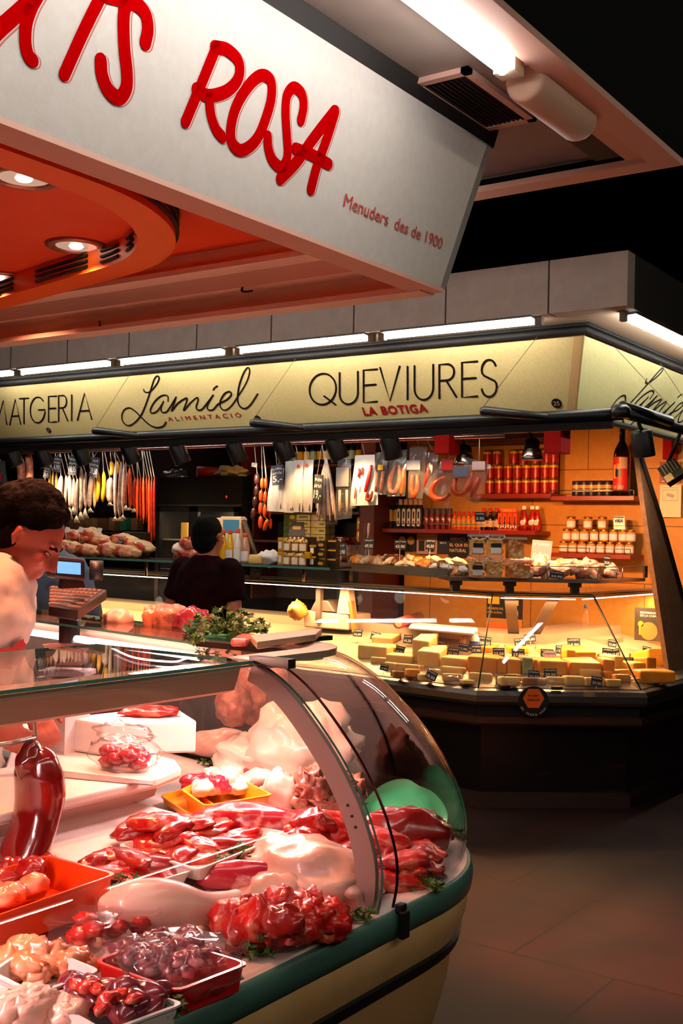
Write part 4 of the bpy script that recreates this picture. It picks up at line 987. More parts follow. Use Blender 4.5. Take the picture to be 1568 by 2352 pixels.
obj('plinth', fswept([(.10, 0), (.10, .07), (.13, .085)]), M('plinth_stone', '#2a2220', .4), fcse)
obj('lower_trim', fswept([(.13, .485), (.03, .485), (.02, .50), (.02, .535), (.04, .54)]), mbrz, fcse)
obj('recess_band', fswept([(.04, .54), (.035, .61)]), mblack, fcse)
obj('bumper', fswept([(.035, .607), (-.005, .61), (-.02, .63), (-.02, .665), (-.005, .69), (.02, .70), (.05, .702)]), mchrome, fcse)
obj('deck', fswept([(.05, .70), (.08, .715), (.80, .888), (.80, .95), (1.15, .95), (1.15, .3)]), M('case_steel', '#c9b29a', .3, .5), fcse)
mgl2 = glass('far_glass', (.97, .975, .965), .32, .015, 1.5, .012)
for i in range(3):
    a0, a1, b0, b1 = fpath(.035)[i], fpath(.035)[i + 1], fpath(.42)[i], fpath(.42)[i + 1]
    g = a1 - a0; u0, u1 = .004 / g.length, 1 - .004 / g.length
    nn = V((g.y, -g.x, 0)).normalized() * .005
    b = MB().slab(lambda u, v: (a0.lerp(a1, lerp(u0, u1, u)) + V((0, 0, .70))).lerp(b0.lerp(b1, lerp(u0, u1, u)) + V((0, 0, 1.222)), v), 1, 1, nn + V((0, 0, .004)), 0, 1, False)
    obj('front_glass', b, [mgl2, mgle], fcse)
obj('top_rail', fswept([(.42, 1.215), (.42, 1.235), (.50, 1.24), (.50, 1.218)], close=True), M('rail_alu', '#a89684', .25, .8), fcse)
obj('glass_top', fswept([(.50, 1.226), (.50, 1.234), (.95, 1.234), (.95, 1.226)], close=True), mgl2, fcse)
b = MB()
for i in (1, 2): b.tube([fpath(.03)[i] + V((0, 0, .70)), fpath(.41)[i] + V((0, 0, 1.225))], .004, 6)
obj('glass_joint', b, M('joint_black', '#15100c', .4), fcse)
for u in (.10, .62): 
    p = fpath(.5)[1].lerp(fpath(.5)[2], u); q = fpath(.85)[1].lerp(fpath(.85)[2], u)
    obj('glass_post', MB().prism([p + V((0, 0, 1.22)), p + V((.06, .04, 1.22)), q + V((.06, .04, .93)), q + V((0, 0, .93))], V((-.6, .8, 0)) * .01), M('post_steel', '#5a4a44', .7), fcse)
p = fpath(.85)[0].lerp(fpath(.85)[1], .8); obj('glass_post', MB().box(p + V((0, -.2, 1.08)), (.04, .04, .30)), M('post_steel', '#8d7f74'), fcse)
mfl = M('far_case_lamp', '#ffffff', .4, emit=TUBE_FARCASE, ecol=(1, .9, .8))
for i in (0, 1, 2):
    a, c = fpath(.52)[i], fpath(.52)[i + 1]; z = V((0, 0, 1.195))
    if i == 0: a = V((-8.6, 0, 0)); a.y = 6.72
    if i == 2: c = a.lerp(c, .5)
    t = thing('case_light', a.lerp(c, .5) + z, ['long strip lamp under the front glass of the cheese counter', 'short strip lamp under the angled glass of the cheese counter', 'strip lamp under the end glass of the cheese counter'][i], 'light')
    d = (c - a).normalized() * .03
    obj('tube', MB().cyl(a + d + z, c - d + z, .0035, n=8), mfl, t)
    o = light('AREA', 'case_lamp', a.lerp(c, .5) + z - V((0, 0, .015)), W_FARCASE * (c - a).length, C_WARM, t, (c - a).length * .95, .008)
    o.rotation_euler = (0, 0, math.atan2((c - a).y, (c - a).x))
# round sticker on the bumper
c0 = fpath(-.022)[1].lerp(fpath(-.022)[2], .33) + V((0, 0, .635)); ux = (FC[2] - FC[1]).normalized(); un = V((ux.y, -ux.x, 0)); uz = V((0, 0, 1))
s = thing('sticker', c0 - uz * .09, 'round black sticker with an orange hexagon on the steel counter bumper', 'sticker')
b = MB().prism([c0 + ux * .088 * math.cos(i * PI / 16) + uz * .088 * math.sin(i * PI / 16) for i in range(32)], un * .003); obj('disc', b, mblack, s)
b = MB().prism([c0 + uz * .018 + ux * .062 * math.cos(i * PI / 3) + uz * .062 * math.sin(i * PI / 3) for i in range(6)], un * .0045); obj('hexagon', b, M('sticker_orange', '#e8661a', .45), s)
b = MB()
for i, ch in enumerate('DE VENTA AQUI'):
    a = math.radians(-90 + (i - 6) * 10.5); R = ux * math.cos(a) + uz * math.sin(a); Tn = -ux * math.sin(a) + uz * math.cos(a)
    if ch != ' ': b.merge(text_mb(ch, c0 + R * .082 - Tn * 0.003, Tn, -R, None, .011, .001, .01, .0035))
obj('lettering', b, M('white_ink', '#e8e0d4', .5), s)
b = text_mb('la mejor', c0 + uz * .026, ux, uz, .062, .016, .001, .01, .005, align='C'); b.merge(text_mb('selección', c0 + uz * .004, ux, uz, .074, .014, .001, .01, .005, align='C'))
obj('lettering', b, mink, s)
tag(obj('glass_clip', MB().box(c0 + ux * .14 + uz * .075 - un * .02, (.06, .03, .018), math.atan2(ux.y, ux.x)), mblack), 'small black clip on the steel bumper above the round sticker', 'clip')

# ------------------------------------------------------------------ cheeses
mchA = M('cheese_orange', '#dc8418', .5, mix=('#e89a30', 10, .35, .7), sss=.05); mchB = M('cheese_yellow', '#efb01c', .45, mix=('#f2c440', 12, .35, .7), sss=.05)
mchC = M('cheese_cream', '#e9bf74', .5, mix=('#dfae5c', 14, .35, .7), sss=.05); mchR = M('cheese_rind', '#b5742c', .6, mix=('#8e531c', 18, .35, .7)); mchG = M('cheese_green_wrap', '#7d8a5c', .4, mix=('#a0a878', 16, .4, .6), coat=.4)
mrindD = M('rind_dark', '#5a2c12', .6)
CHEESE_TALL = 1.0
CH = [  # px span of the front face (x0, x1, ytop, ybase), depth, slope, material, words
    (1073, 1141, 1507, 1546, .17, 0, mchA, 'broad orange cheese block, first of the middle row in the angled case'),
    (1143, 1164, 1511, 1548, .12, 0, mchA, 'narrow orange cheese slab beside the broad first block'),
    (1165, 1197, 1513, 1549, .13, 0, mchA, 'squarish orange cheese block beside the wrapped green cheese'),
    (1199, 1224, 1509, 1550, .12, 0, mchG, 'greyish green wrapped cheese between two orange blocks'),
    (1226, 1240, 1514, 1548, .12, 0, mchA, 'slim orange cheese slab behind the widest block'),
    (1238, 1303, 1517, 1556, .18, 0, mchA, 'widest orange cheese block with a price card before it'),
    (1308, 1383, 1521, 1556, .2, .012, mchA, 'round-topped orange half cheese near the case corner'),
    (1384, 1412, 1514, 1555, .14, 0, mchA, 'upright orange cheese at the end of the middle row'),
    (1300, 1322, 1491, 1528, .12, .02, mchB, 'bright yellow wedge standing behind the widest block'),
    (1322, 1370, 1495, 1524, .16, .02, mchB, 'bright yellow humped cheese behind the half cheese'),
    (1412, 1432, 1505, 1540, .14, 0, mchC, 'pale cream cheese behind the end card'),
    (1455, 1484, 1520, 1552, .16, 0, mchB, 'yellow wedge in the end glass'),
    (1486, 1508, 1507, 1548, .22, -.03, mchA, 'orange block in the end glass below the tall wedge'),
    (1490, 1532, 1485, 1530, .16, -.06, mchB, 'tall yellow wedge in the end glass, highest of all cheeses'),
    (1470, 1552, 1540, 1570, .12, 0, mchA, 'long low golden cheese bar at the foot of the end glass'),
    (820, 888, 1480, 1513, .18, 0, mchC, 'large cream cheese block at the far end of the straight case'),
    (852, 902, 1460, 1482, .14, .015, mchC, 'cream wedge lying on the large cream block'),
    (884, 945, 1502, 1527, .16, 0, mchC, 'cream block below the 39,00 card'),
    (945, 985, 1468, 1520, .16, .03, mchC, 'tall cream wedge with a sloping top behind the middle blocks'),
    (957, 1009, 1494, 1532, .16, .03, mchC, 'cream wedge with a sloping top leaning on the middle blocks'),
    (1010, 1068, 1508, 1535, .16, 0, mchC, 'cream block with a card pinned on top beside the corner joint'),
    (888, 918, 1485, 1500, .14, 0, mchA, 'orange slab behind the cream blocks of the straight case'),
    (1100, 1130, 1484, 1500, .14, 0, mchA, 'low orange cheese under the back row cards'),
    (1170, 1215, 1486, 1502, .14, 0, mchB, 'low yellow cheese in the back row'),
    (1240, 1262, 1487, 1503, .12, 0, mchC, 'low cream cheese in the back row beside the lilac card')]
angC = math.atan2(ux.y, ux.x)
def cheese(x0, x1, yt, yb, d, sl, m, lab, dz=0.0, name='cheese', dark=False):
    P0, P1 = fdeck(x0, yb, dz), fdeck(x1, yb, dz); P1.z = P0.z = min(P0.z, P1.z)
    w = (P1 - P0); w.z = 0; dirw = w.normalized(); back = V((-dirw.y, dirw.x, 0)); dep = (P0 - CAM).dot(_b * -1)
    h = (yb - yt) / F_PX * dep
    k = thing(name, P0.lerp(P1, .5) + back * d / 2, lab, 'cheese')
    b = MB(); n = 7; top = []; 
    pts = [P0, P1, P1 + back * d, P0 + back * d * .92]
    hs = [h, h * (1 - .06), h + sl, h + sl * .8]
    b.add(pts + [p + V((0, 0, q)) for p, q in zip(pts, hs)], [(0, 3, 2, 1), (4, 5, 6, 7), (0, 1, 5, 4), (1, 2, 6, 5), (2, 3, 7, 6), (3, 0, 4, 7)])
    obj('paste', b, m, k, bevel=min(.012, h * .2), seg=3)
    b = MB(); o = back * (d + .001)
    b.add([P0 + back * (d * .925) , P1 + o, P1 + o + V((0, 0, h + sl)), P0 + back * (d * .925) + V((0, 0, h + sl * .8))] + [P0 + back * (d * .925 + .008), P1 + o + back * .008, P1 + o + back * .008 + V((0, 0, h + sl)), P0 + back * (d * .925 + .008) + V((0, 0, h + sl * .8))], [(0, 1, 2, 3), (4, 7, 6, 5), (0, 4, 5, 1), (1, 5, 6, 2), (2, 6, 7, 3), (3, 7, 4, 0)])
    obj('rind', b, mrindD if dark else mchR, k)
    return k
for x0, x1, yt, yb, d, sl, m, lab in CH: cheese(x0, x1, yt, yb, d, sl, m, lab)
WG = [(1150, 1196, 1558, 1577, mchC), (1200, 1256, 1560, 1574, mchR), (1258, 1300, 1558, 1573, mchC), (1300, 1342, 1556, 1576, mchC), (1344, 1390, 1560, 1577, mchC), (1394, 1428, 1564, 1578, mchC), (1330, 1382, 1540, 1560, mchC), (1412, 1450, 1552, 1570, mchA), (1388, 1410, 1545, 1562, mchA),
      (1075, 1130, 1548, 1566, mchC), (1010, 1062, 1533, 1552, mchC), (905, 962, 1527, 1541, mchC), (905, 930, 1545, 1558, mchR), (935, 965, 1540, 1556, mchA), (1015, 1060, 1550, 1564, mchC), (850, 884, 1512, 1524, mchC), (880, 905, 1524, 1538, mchC), (965, 1000, 1552, 1566, mchC)]
WL = ['lying under the 22,50 card', 'with a dark brown crust before the green wrapped cheese', 'with a cut face under the 29,50 card', 'spotted, in the middle of the front row', 'with a card leaning on it', 'last of the front row before the glass joint', 'wrapped, lying on the front row', 'orange, against the glass joint', 'orange, behind the front row', 'first of the front row in the angled case', 'wrapped, beside the corner joint', 'pale, behind the curved glass edge', 'dark, behind the curved glass edge', 'golden, behind the curved glass edge', 'lying flat by the corner joint', 'lowest by the tall cream block', 'beside the curved glass edge', 'lying flat in the straight case']
for (x0, x1, yt, yb, m), w in zip(WG, WL): cheese(x0, x1, yt - 4, yb, .10, -.012, m, 'small cheese piece ' + w, name='cheese_wedge', dark=True)
for i, (u, v, r) in enumerate([(1065, 1556, .07), (1000, 1545, .06), (1250, 1568, .06), (1440, 1560, .07), (1180, 1570, .05), (1365, 1550, .06), (1040, 1560, .05), (1500, 1560, .07)]):
    b = MB().blob(fdeck(u, v, .02), (r, r * .7, .022), None, .5, 3, 500 + i, 16, 10); tag(obj('film_wrap', b, mfilm), 'crumpled clear film among the small cheese pieces', 'film', 'clear film among the cheese')
for i, (x0, x1, yt, yb, m, w) in enumerate([(1062, 1090, 1562, 1572, mchC, 'sliced, lowest in the angled case beside the corner joint'), (1168, 1196, 1548, 1560, mchC, 'tucked behind the 21,50 card'), (1228, 1252, 1546, 1558, mchC, 'tucked before the green wrapped cheese'), (1270, 1300, 1545, 1557, mchA, 'golden, right behind the 29,50 card'), (985, 1012, 1536, 1548, mchC, 'half hidden behind the tilted card'), (868, 895, 1500, 1511, mchA, 'golden, lying on the far end of the straight case'), (1420, 1450, 1536, 1552, mchC, 'pale, beside the end card'), (940, 972, 1526, 1538, mchC, 'wedged before the tall cream wedge'), (830, 856, 1494, 1508, mchA, 'golden, first piece of the straight case'), (1460, 1490, 1556, 1570, mchC, 'pale, in front of the end glass bar')]):
    cheese(x0, x1, yt, yb, .09, -.008, m, 'small cheese piece ' + w, name='cheese_wedge', dark=i % 2 == 0)
# chalk price cards
mchalk = M('chalk_black', '#16181c', .6); mchalkg = M('chalk_grey', '#4a4c58', .6); mwink = M('white_ink', '#e8e0d4', .5)
def scribble(o, ux_, uy_, w, h, seed, n=9, wd=.0025):
    g = random.Random(seed); r = MB(); nn = V(ux_).cross(V(uy_))
    x = 0
    while x < w * .96:
        l = min(g.uniform(.06, .16) * w, w - x); P = [o + ux_ * (x + l * i / n) + uy_ * (g.random() * h) for i in range(n + 1)]
        r.stroke(crom(P, 2), wd, nn, .0006, 0, .0006); x += l + .04 * w
    return r
def card(P, w, h, price, lab, tilt=.25, yaw=0.0, roll=0.0, mat=None, name='price_card', scr=True, group=None, stalk=False, lines=1):
    P = V(P); t = thing(name, P, lab, 'price card', group)
    R = Matrix.Rotation(yaw, 3, 'Z') @ Matrix.Rotation(roll, 3, 'Y'); ax = R @ V((1, 0, 0)); up = R @ V((0, math.sin(tilt), math.cos(tilt))); nn = ax.cross(up)
    b = MB().prism([P - ax * w / 2, P + ax * w / 2, P + ax * w / 2 + up * h, P - ax * w / 2 + up * h], -nn * .003); obj('board', b, mat or mchalk, t)
    b = MB(); o = P - ax * w * .42
    for q in range(lines):
        if scr: b.merge(scribble(o + up * h * (.82 - .22 * q) - up * h * .07, ax, up, w * .84, h * .14, hash(lab) % 99991 + q if False else len(lab) * 7 + q, 6, max(.0018, w * .02)))
    b.merge(text_mb(price, P - ax * w * .40 + up * h * .12, ax, up, w * .80, h * .34, .0006, .012, .0006))
    obj('writing', b, mwink, t)
    if stalk: obj('stalk', MB().cyl(P, P - V((0, 0, stalk)), .0015, n=5), mwink, t)
    return t
PC = [(915, 1505, 24, 22, '39,00', .1), (935, 1478, 24, 20, '41,50', 0), (970, 1496, 22, 17, '27,90', .1), (1010, 1490, 24, 18, '23,50', .1), (1038, 1508, 30, 20, '22,50', .05), (1062, 1496, 26, 18, '13,90', .1), (1094, 1500, 22, 18, '17,90', 0), (1112, 1484, 30, 22, '28,50', .1), (1145, 1508, 28, 20, '23,50', 0), (1190, 1510, 30, 20, '27,50', 0), (1195, 1484, 26, 18, '24,90', -.1), (1218, 1474, 26, 18, '24,85', -.1),
      (1256, 1509, 30, 18, '25,40', .05), (1288, 1502, 26, 19, '15,90', .1), (1318, 1488, 30, 22, '14,80', 0), (1405, 1486, 20, 17, '22,80', .15), (1394, 1509, 24, 20, '29,50', .1), (1414, 1508, 22, 18, '23,60', -.15), (1441, 1530, 30, 20, '12,90', 0), (1484, 1502, 20, 17, '33,90', .2), (1226, 1562, 27, 22, '22,50', .05), (1264, 1556, 30, 20, '29,50', 0), (1172, 1566, 28, 15, '21,50', -.05), (1369, 1576, 26, 22, '29,90', .15), (880, 1540, 22, 14, '19,90', .1), (986, 1560, 28, 20, '18,50', .35), (860, 1470, 26, 18, '44,80', .1), (820, 1462, 24, 16, '36,00', 0), (1532, 1536, 14, 20, '16,50', .2)]
def row_of(yb): return 'front row' if yb >= 1530 else ('topmost row' if yb < 1497 else 'middle row')
for i, (x, yb, w, h, pr, ro) in enumerate(PC):
    P = fdeck(x, max(yb + 8, 1478), .0); dep = (P - CAM).dot(-_b); P2 = aty(x, yb, P.y); s = dep / F_PX
    k = sorted(q[0] for q in PC if row_of(q[1]) == row_of(yb)).index(x)
    card(P2, w * s, h * s, pr, '%s small black price card from the left in the %s of the cheese counter' % (ORD[k], row_of(yb)), .25, angC if x > 1080 else 0, ro, stalk=max(.004, P2.z - (.715 + .24 * max(0, min(.8, foff(P2)) - .08))))
P = fdeck(1263, 1512, .03); card(P, .08, .045, '3,45', 'lilac price card among the black cards of the cheese counter', .3, angC, 0, M('card_lilac', '#b9a8cf', .5))

# ------------------------------------------------------------------ upper tier on the cheese counter
mtin = M('tray_metal', '#8f8679', .35, .7)
zt = 1.325
b = MB(); A1, B1 = atz(758, 1304, zt), atz(1030, 1324, zt); n1 = V((-(B1 - A1).y, (B1 - A1).x, 0)).normalized() * .36
b.prism([A1, B1, B1 + n1, A1 + n1], (0, 0, -.012)); b.prism([A1, B1, B1 + n1 * .04, A1 + n1 * .04], (0, 0, .045))
for p in (A1.lerp(B1, .08), A1.lerp(B1, .92)): b.cyl(p + n1 * .3 - V((0, 0, .012)), p + n1 * .3 - V((0, 0, .09)), .012, n=8)
tag(obj('display_tray', b, mtin), 'long grey metal tray of bagged dried goods on top of the cheese counter', 'tray')
zq = 1.33; D0, D1, D2 = atz(1075, 1326, zq), atz(1372, 1332, zq), atz(1480, 1328, zq)
D2 = D1 + V((.02, .75, 0))
t = thing('display_shelf', D0.lerp(D1, .5) - V((0, 0, .03)), 'steel guard-railed shelf above the angled glass of the cheese counter', 'shelf')
D0 = D0 + (D0 - D1).normalized() * .12
nb = V((-(D1 - D0).y, (D1 - D0).x, 0)).normalized() * .36
obj('shelf_board', MB().prism([D0, D1, D2, D2 + V((-.36, .05, 0)), D1 + nb, D0 + nb], (0, 0, -.022)), M('shelf_steel', '#b8a08c', .25, .8), t)
b = MB(); rail = [D0, D1, D2]; b.tube([p + V((0, 0, .075)) for p in rail], .003, 6)
for p in (D0, D0.lerp(D1, .42), D0.lerp(D1, .66), D1, D1.lerp(D2, .5), D2): b.cyl(p, p + V((0, 0, .075)), .003, n=6)
obj('guard_rail', b, mchrome, t)
for u in (.06, .42, .86):
    b = MB(); p = D0.lerp(D1, u) + nb * .12; b.box(p - V((0, 0, .035)), (.07, .05, .025), angC); b.box(p - V((0, 0, .066)), (.045, .05, .04), angC)
    obj('bracket', b, M('bracket_dark', '#4a3c34', .35, .7), t)
obj('end_stop', MB().box(D2 + V((0, 0, .04)), (.012, .05, .075)), mblack, t)
# dried mushroom / snack bags heaped on the tray
mbagA = M('snack_orange', '#d9832c', .4, mix=('#f0c080', 18, .45, .6), coat=.5); mbagB = M('snack_pale', '#ead6bd', .4, mix=('#c98a50', 20, .48, .62), coat=.5); mbagC = M('snack_brown', '#6b3a1a', .45, mix=('#d8b080', 22, .5, .62), coat=.5)
g = random.Random(5)
for i in range(34):
    u = 800 + 265 * (i % 17) / 16 + g.uniform(-8, 8); row = i // 17; q = A1.lerp(B1, (u - 758) / 272) + n1 * (.18 + .4 * row)
    tag(obj('snack_bag', MB().blob(q + V((0, 0, .035 + .028 * row + g.uniform(0, .03))), (.055, .035, .026), Euler((g.uniform(-.8, .8), g.uniform(-.5, .5), g.uniform(0, 3))).to_matrix(), .5, 2.6, 520 + i, 16, 10), [mbagA, mbagB, mbagB, mbagC, mbagA][g.randrange(5)]), 'small clear bag of dried goods heaped on the long metal tray', 'bag', 'bags of dried goods on the metal tray')
g = random.Random(9)
for i in range(30):
    t_ = (i % 15) / 14; q = D0.lerp(D1, .55 + .45 * min(1, t_ * 1.5)) if t_ < .66 else D1.lerp(D2, (t_ - .66) * 2); q = q + (nb * (.25 + .5 * (i // 15)) if t_ < .66 else V((-.12 - .14 * (i // 15), 0, 0)))
    tag(obj('cured_meat_pack', MB().blob(q + V((0, 0, .03 + .035 * (i // 15) + g.uniform(0, .03))), (.06, .04, .028), Euler((g.uniform(-.7, .7), g.uniform(-.7, .7), g.uniform(0, 3))).to_matrix(), .5, 2.6, 560 + i, 16, 10), [M('pack_pink', '#d98a6a', .35, mix=('#f5e0d0', 14, .45, .6), coat=.6), M('pack_white', '#ecc8b4', .35, mix=('#c4502c', 12, .46, .62), coat=.6)][g.randrange(2)]), 'vacuum pack of sliced cured meat piled on the guard-railed shelf', 'meat pack', 'cured meat packs on the shelf')
# tubs
mtubp = glass('tub_plastic', (.99, .985, .97), .8, .08, 1.45, .02); mcrisp = M('crisps_gold', '#f0b050', .5, mix=('#f8dc9c', 16, .4, .62))
mlidw = M('lid_white', '#f2e6e0', .4); mlidt = glass('lid_translucent', (.95, .93, .9), .8, .15, 1.45, .3); mlabk = M('label_black', '#1a1310', .5)
def tub(px, yb, wpx, hpx, lab, label=True, mat=mcrisp, hnd=True):
    Pm = atz(px, yb, zq + .001); s = (Pm - CAM).dot(-_b) / F_PX; Pm = Pm + nb.normalized() * .09; w, h = wpx * s * .5, hpx * s
    t = thing('food_tub', V((Pm.x, Pm.y, Pm.z)), lab, 'tub'); z0 = Pm.z
    b = MB(); R = Matrix.Rotation(angC, 3, 'Z')
    def sq(k, z): return [Pm + R @ V((x * w * k, y * w * k, 0)) + V((0, 0, z)) for x, y in [(-.8, -1), (.8, -1), (1, -.8), (1, .8), (.8, 1), (-.8, 1), (-1, .8), (-1, -.8)]]
    rs = [sq(.86, .001), sq(.98, h - .012)]
    b.add(rs[0] + rs[1], [(i, (i + 1) % 8, 8 + (i + 1) % 8, 8 + i) for i in range(8)]); b.add(rs[0], [tuple(range(8))[::-1]])
    obj('shell', b, mtubp, t)
    b = MB().prism(sq(1.04, h - .014), (0, 0, .014)); obj('lid', b, mlidt, t)
    b = MB().prism(sq(.80, .006), (0, 0, h - .04)); gg = random.Random(int(px * 3 + yb))
    for i in range(40): b.blob(Pm + R @ V((gg.uniform(-.66, .66) * w, (-.70 if i % 2 else gg.uniform(-.7, .6)) * w, 0)) + V((0, 0, .018 + (h - .05) * i / 39)), (w * .30, w * .16, .016), Euler((gg.random(), gg.random(), gg.random() * 3)).to_matrix(), .4, 2, i, 10, 7)
    obj('filling', b, mat, t)
    if label:
        b = MB(); f = [Pm + R @ V((x * w, -w * .985, 0)) + V((0, 0, z)) for x, z in ((-.62, h * .12), (.62, h * .12), (.62, h * .38), (-.62, h * .38))]; b.prism(f, R @ V((0, -.002, 0)))
        f = [Pm + R @ V((x * w, -w * 1.0, 0)) + V((0, 0, z)) for x, z in ((-.62, h * .38), (.62, h * .38), (.62, h * .58), (-.62, h * .58))]; b.prism(f, R @ V((0, -.002, 0)), 1)
        obj('label', b, [mlidw, mlabk], t)
    if hnd: obj('handle', MB().tube([Pm + R @ V((w * math.cos(a) * 1.05, -w * 1.06, 0)) + V((0, 0, h * .93 - .5 * w * math.sin(a))) for a in [PI * i / 10 for i in range(11)]], .0025, 6), mlidw, t)
    return Pm, h
for px, yb, wp, hp, lab, lb in ((1100, 1328, 38, 50, 'lower tub of golden crisps nearest the dried goods', True), (1141, 1328, 38, 50, 'lower tub of golden crisps in the middle of the shelf', False)):
    tub(px, yb, wp, hp, lab, lb)
def upt(px, yb, wp, hp, lab, **k):
    global zq
    z0 = zq; zq = z0 + hp_z; q = tub(px, yb, wp, hp, lab, **k); zq = z0; return q
s_ = (atz(1100, 1328, zq) - CAM).dot(-_b) / F_PX; hp_z = 50 * s_ + .002
TUBTOP = upt(1101, 1277, 38, 50, 'upper white-lidded tub of golden crisps with a price stalk on it'); upt(1142, 1277, 39, 50, 'upper tub of golden crisps with a black and white label beside the orange snack tubs')
tub(1196, 1329, 62, 42, 'wide clear tub of orange snack chips, lower of the two', False, M('snack_orange', '#d9832c'), False)
hp_z = 42 * s_ + .002; upt(1190, 1286, 46, 52, 'clear tub of orange snack chips standing on the wide one', label=False, mat=M('snack_orange', '#d9832c'), hnd=False)
# cards on the tier
for x, yb, w, h, pr, lab, st in ((782, 1277, 26, 30, '38,90', 'black price card in front of the clear bucket', 0), (846, 1262, 26, 26, '49,90', 'black price card on a stalk behind the bucket', .06), (918, 1262, 30, 22, '43,90', 'black price card on a stalk at the middle of the dried goods', .05), (987, 1262, 24, 24, '45,00', 'black price card on a stalk before the natural food poster', .05), (1278, 1330, 32, 17, '24,90', 'black price card lying at the front of the guard-railed shelf', 0), (1338, 1324, 30, 20, '39,90', 'black price card in the middle of the cured meat packs', 0), (1393, 1300, 16, 22, '28,00', 'narrow black price card standing in the cured meat packs', 0), (1407, 1328, 20, 20, '26,50', 'black price card by the end of the guard-railed shelf', 0), (1102, 1198, 22, 22, '3,95', 'small black price card on a tall stalk above the crisp tubs', .10)):
    P = atz(x, yb, zq) if yb > 1290 else aty(x, yb, TUBTOP[0].y if x > 1050 else (A1.lerp(B1, (x - 758) / 272) + n1 * .5).y)
    if st: st = P.z - (TUBTOP[0].z + TUBTOP[1] if x > 1050 else zt)
    if x == 1393: P = aty(x, yb, atz(1393, 1328, zq).y + .10)
    if x in (782, 1393): st = P.z - (zt if x == 782 else zq)
    s = (P - CAM).dot(-_b) / F_PX
    if yb > 1290: P = P + V((0, -.004, .002))
    card(P, w * s, h * s, pr, lab, .15, angC if x > 1080 else .1, .1 if yb > 1290 else 0, stalk=st)
P = aty(1240, 1292, 7.0); card(P, .14, .15, 'RÍO', 'tall lilac grey leaflet behind the orange snack tubs', .1, .1, .06, M('leaflet_grey', '#8a86a0', .5), 'leaflet')

# ------------------------------------------------------------------ back wall shelves of the right bay
SY = 7.86
def shelf(name, u0, u1, v, lab, Y=SY, d=.26, th=.03, mat=None, rail=True):
    a, c = aty(u0, v, Y), aty(u1, v, Y); z = (a.z + c.z) / 2; t = thing(name, ((a.x + c.x) / 2, Y, z - th), lab, 'shelf')
    obj('plank', MB().span((a.x, Y - d / 2, z - th), (c.x, BACK - .002, z)), mat or mredwood, t)
    if rail:
        b = MB().tube([(a.x, Y - d / 2, z + .04), (c.x, Y - d / 2, z + .04)], .003, 6)
        n = max(2, int((c.x - a.x) / .3))
        for i in range(n + 1): b.cyl((lerp(a.x, c.x, i / n), Y - d / 2, z), (lerp(a.x, c.x, i / n), Y - d / 2, z + .04), .003, n=5)
        obj('guard_rail', b, mchrome, t)
    return z
z_can = shelf('wall_shelf', 1098, 1283, 1136, 'red wall shelf carrying the stacked red cans', rail=False)
z_bot = shelf('wall_shelf', 1280, 1470, 1141, 'red wall shelf carrying the big wine bottle and small tins')
z_spi = shelf('wall_shelf', 888, 1246, 1217, 'red wall shelf carrying the row of sauce bottles')
z_jar = shelf('wall_shelf', 1280, 1462, 1272, 'red wall shelf carrying the stacked jars')
z_top = shelf('wall_shelf', 1000, 1270, 1012, 'dark top shelf behind the red lamp boxes', mat=M('shelf_dark', '#3a120d', .5))
def X(u, v=1140, Y=SY): return aty(u, v, Y).x
mcan = M('can_red', '#a3140a', .35, .2, mix=('#5a1a10', 45, .5, .6)); mcy = M('can_yellow', '#e0a418', .35, .3); mcm = M('can_metal', '#c9a06a', .25, .9)
can = thing('food_can', (0, 0, 0), 'x', 'can', 'red cans on the wall shelf')
obj('body', MB().lathe([(.034, .003), (.0355, .012), (.0355, .090), (.0355, .098, 1), (.0345, .104, 1), (.034, .108, 1)], n=16), [mcan, mcy], can)
obj('rim', MB().lathe([(.034, 0), (.0365, .001), (.0365, .004), (.0345, .005), (.0345, .104), (.0365, .107), (.0365, .111), (.034, .112), (.033, .109), (.001, .109)], n=16), mcm, can)
canrows = [('bottom', [1124, 1146, 1166, 1187, 1208, 1229, 1251, 1270], 0), ('middle', [1124, 1144, 1166, 1187, 1208, 1229, 1251, 1270], 1), ('top', [1117, 1140, 1178, 1200, 1228, 1254, 1270], 2)]
first = True
for row, xs, k in canrows:
    for i, u in enumerate(xs):
        lab = '%s red food can from the left, %s row of the can shelf' % (ORD[i], row); L = (X(u), SY, z_can + .0005 + k * .1125)
        if first: can.location = L; can['label'] = lab; first = False
        else: dup(can, L, rnd.uniform(-.4, .4), lab)
# tins and giant bottle
mnavy = M('tin_navy', '#171a2e', .35); morn = M('tin_orange', '#c98a3a', .4); mwht = M('label_cream', '#e6d2c0', .5)
tin = tag(obj('tin', MB().lathe([(.036, 0), (.038, .004), (.038, .035), (.038, .05, 2), (.038, .058), (.038, .085, 1), (.038, .112), (.036, .116)], n=16), [mnavy, morn, mwht], base=False), 'x', 'tin', 'small navy tins')
for i, u in enumerate((1325, 1342, 1359, 1377, 1396)):
    lab = '%s navy and orange tin from the left beside the giant bottle' % ORD[i]
    if i == 0: tin.location = (X(u), SY, z_bot + .001); tin['label'] = lab
    else: dup(tin, (X(u), SY, z_bot + .001), .3 * i, lab)
bx = X(1428); gb = thing('wine_bottle', (bx, SY - .01, z_bot + .001), 'giant dark wine bottle with a red pictorial label', 'bottle')
r = .062
obj('glass_body', MB().lathe([(r * .9, 0), (r, .008), (r, .30), (r * .92, .335), (r * .6, .375), (r * .36, .40), (r * .33, .50), (r * .36, .505), (r * .36, .52), (r * .3, .525)], (bx, SY - .01, z_bot + .001), 24), M('bottle_black_glass', '#0a0606', .1, coat=1.0), gb)
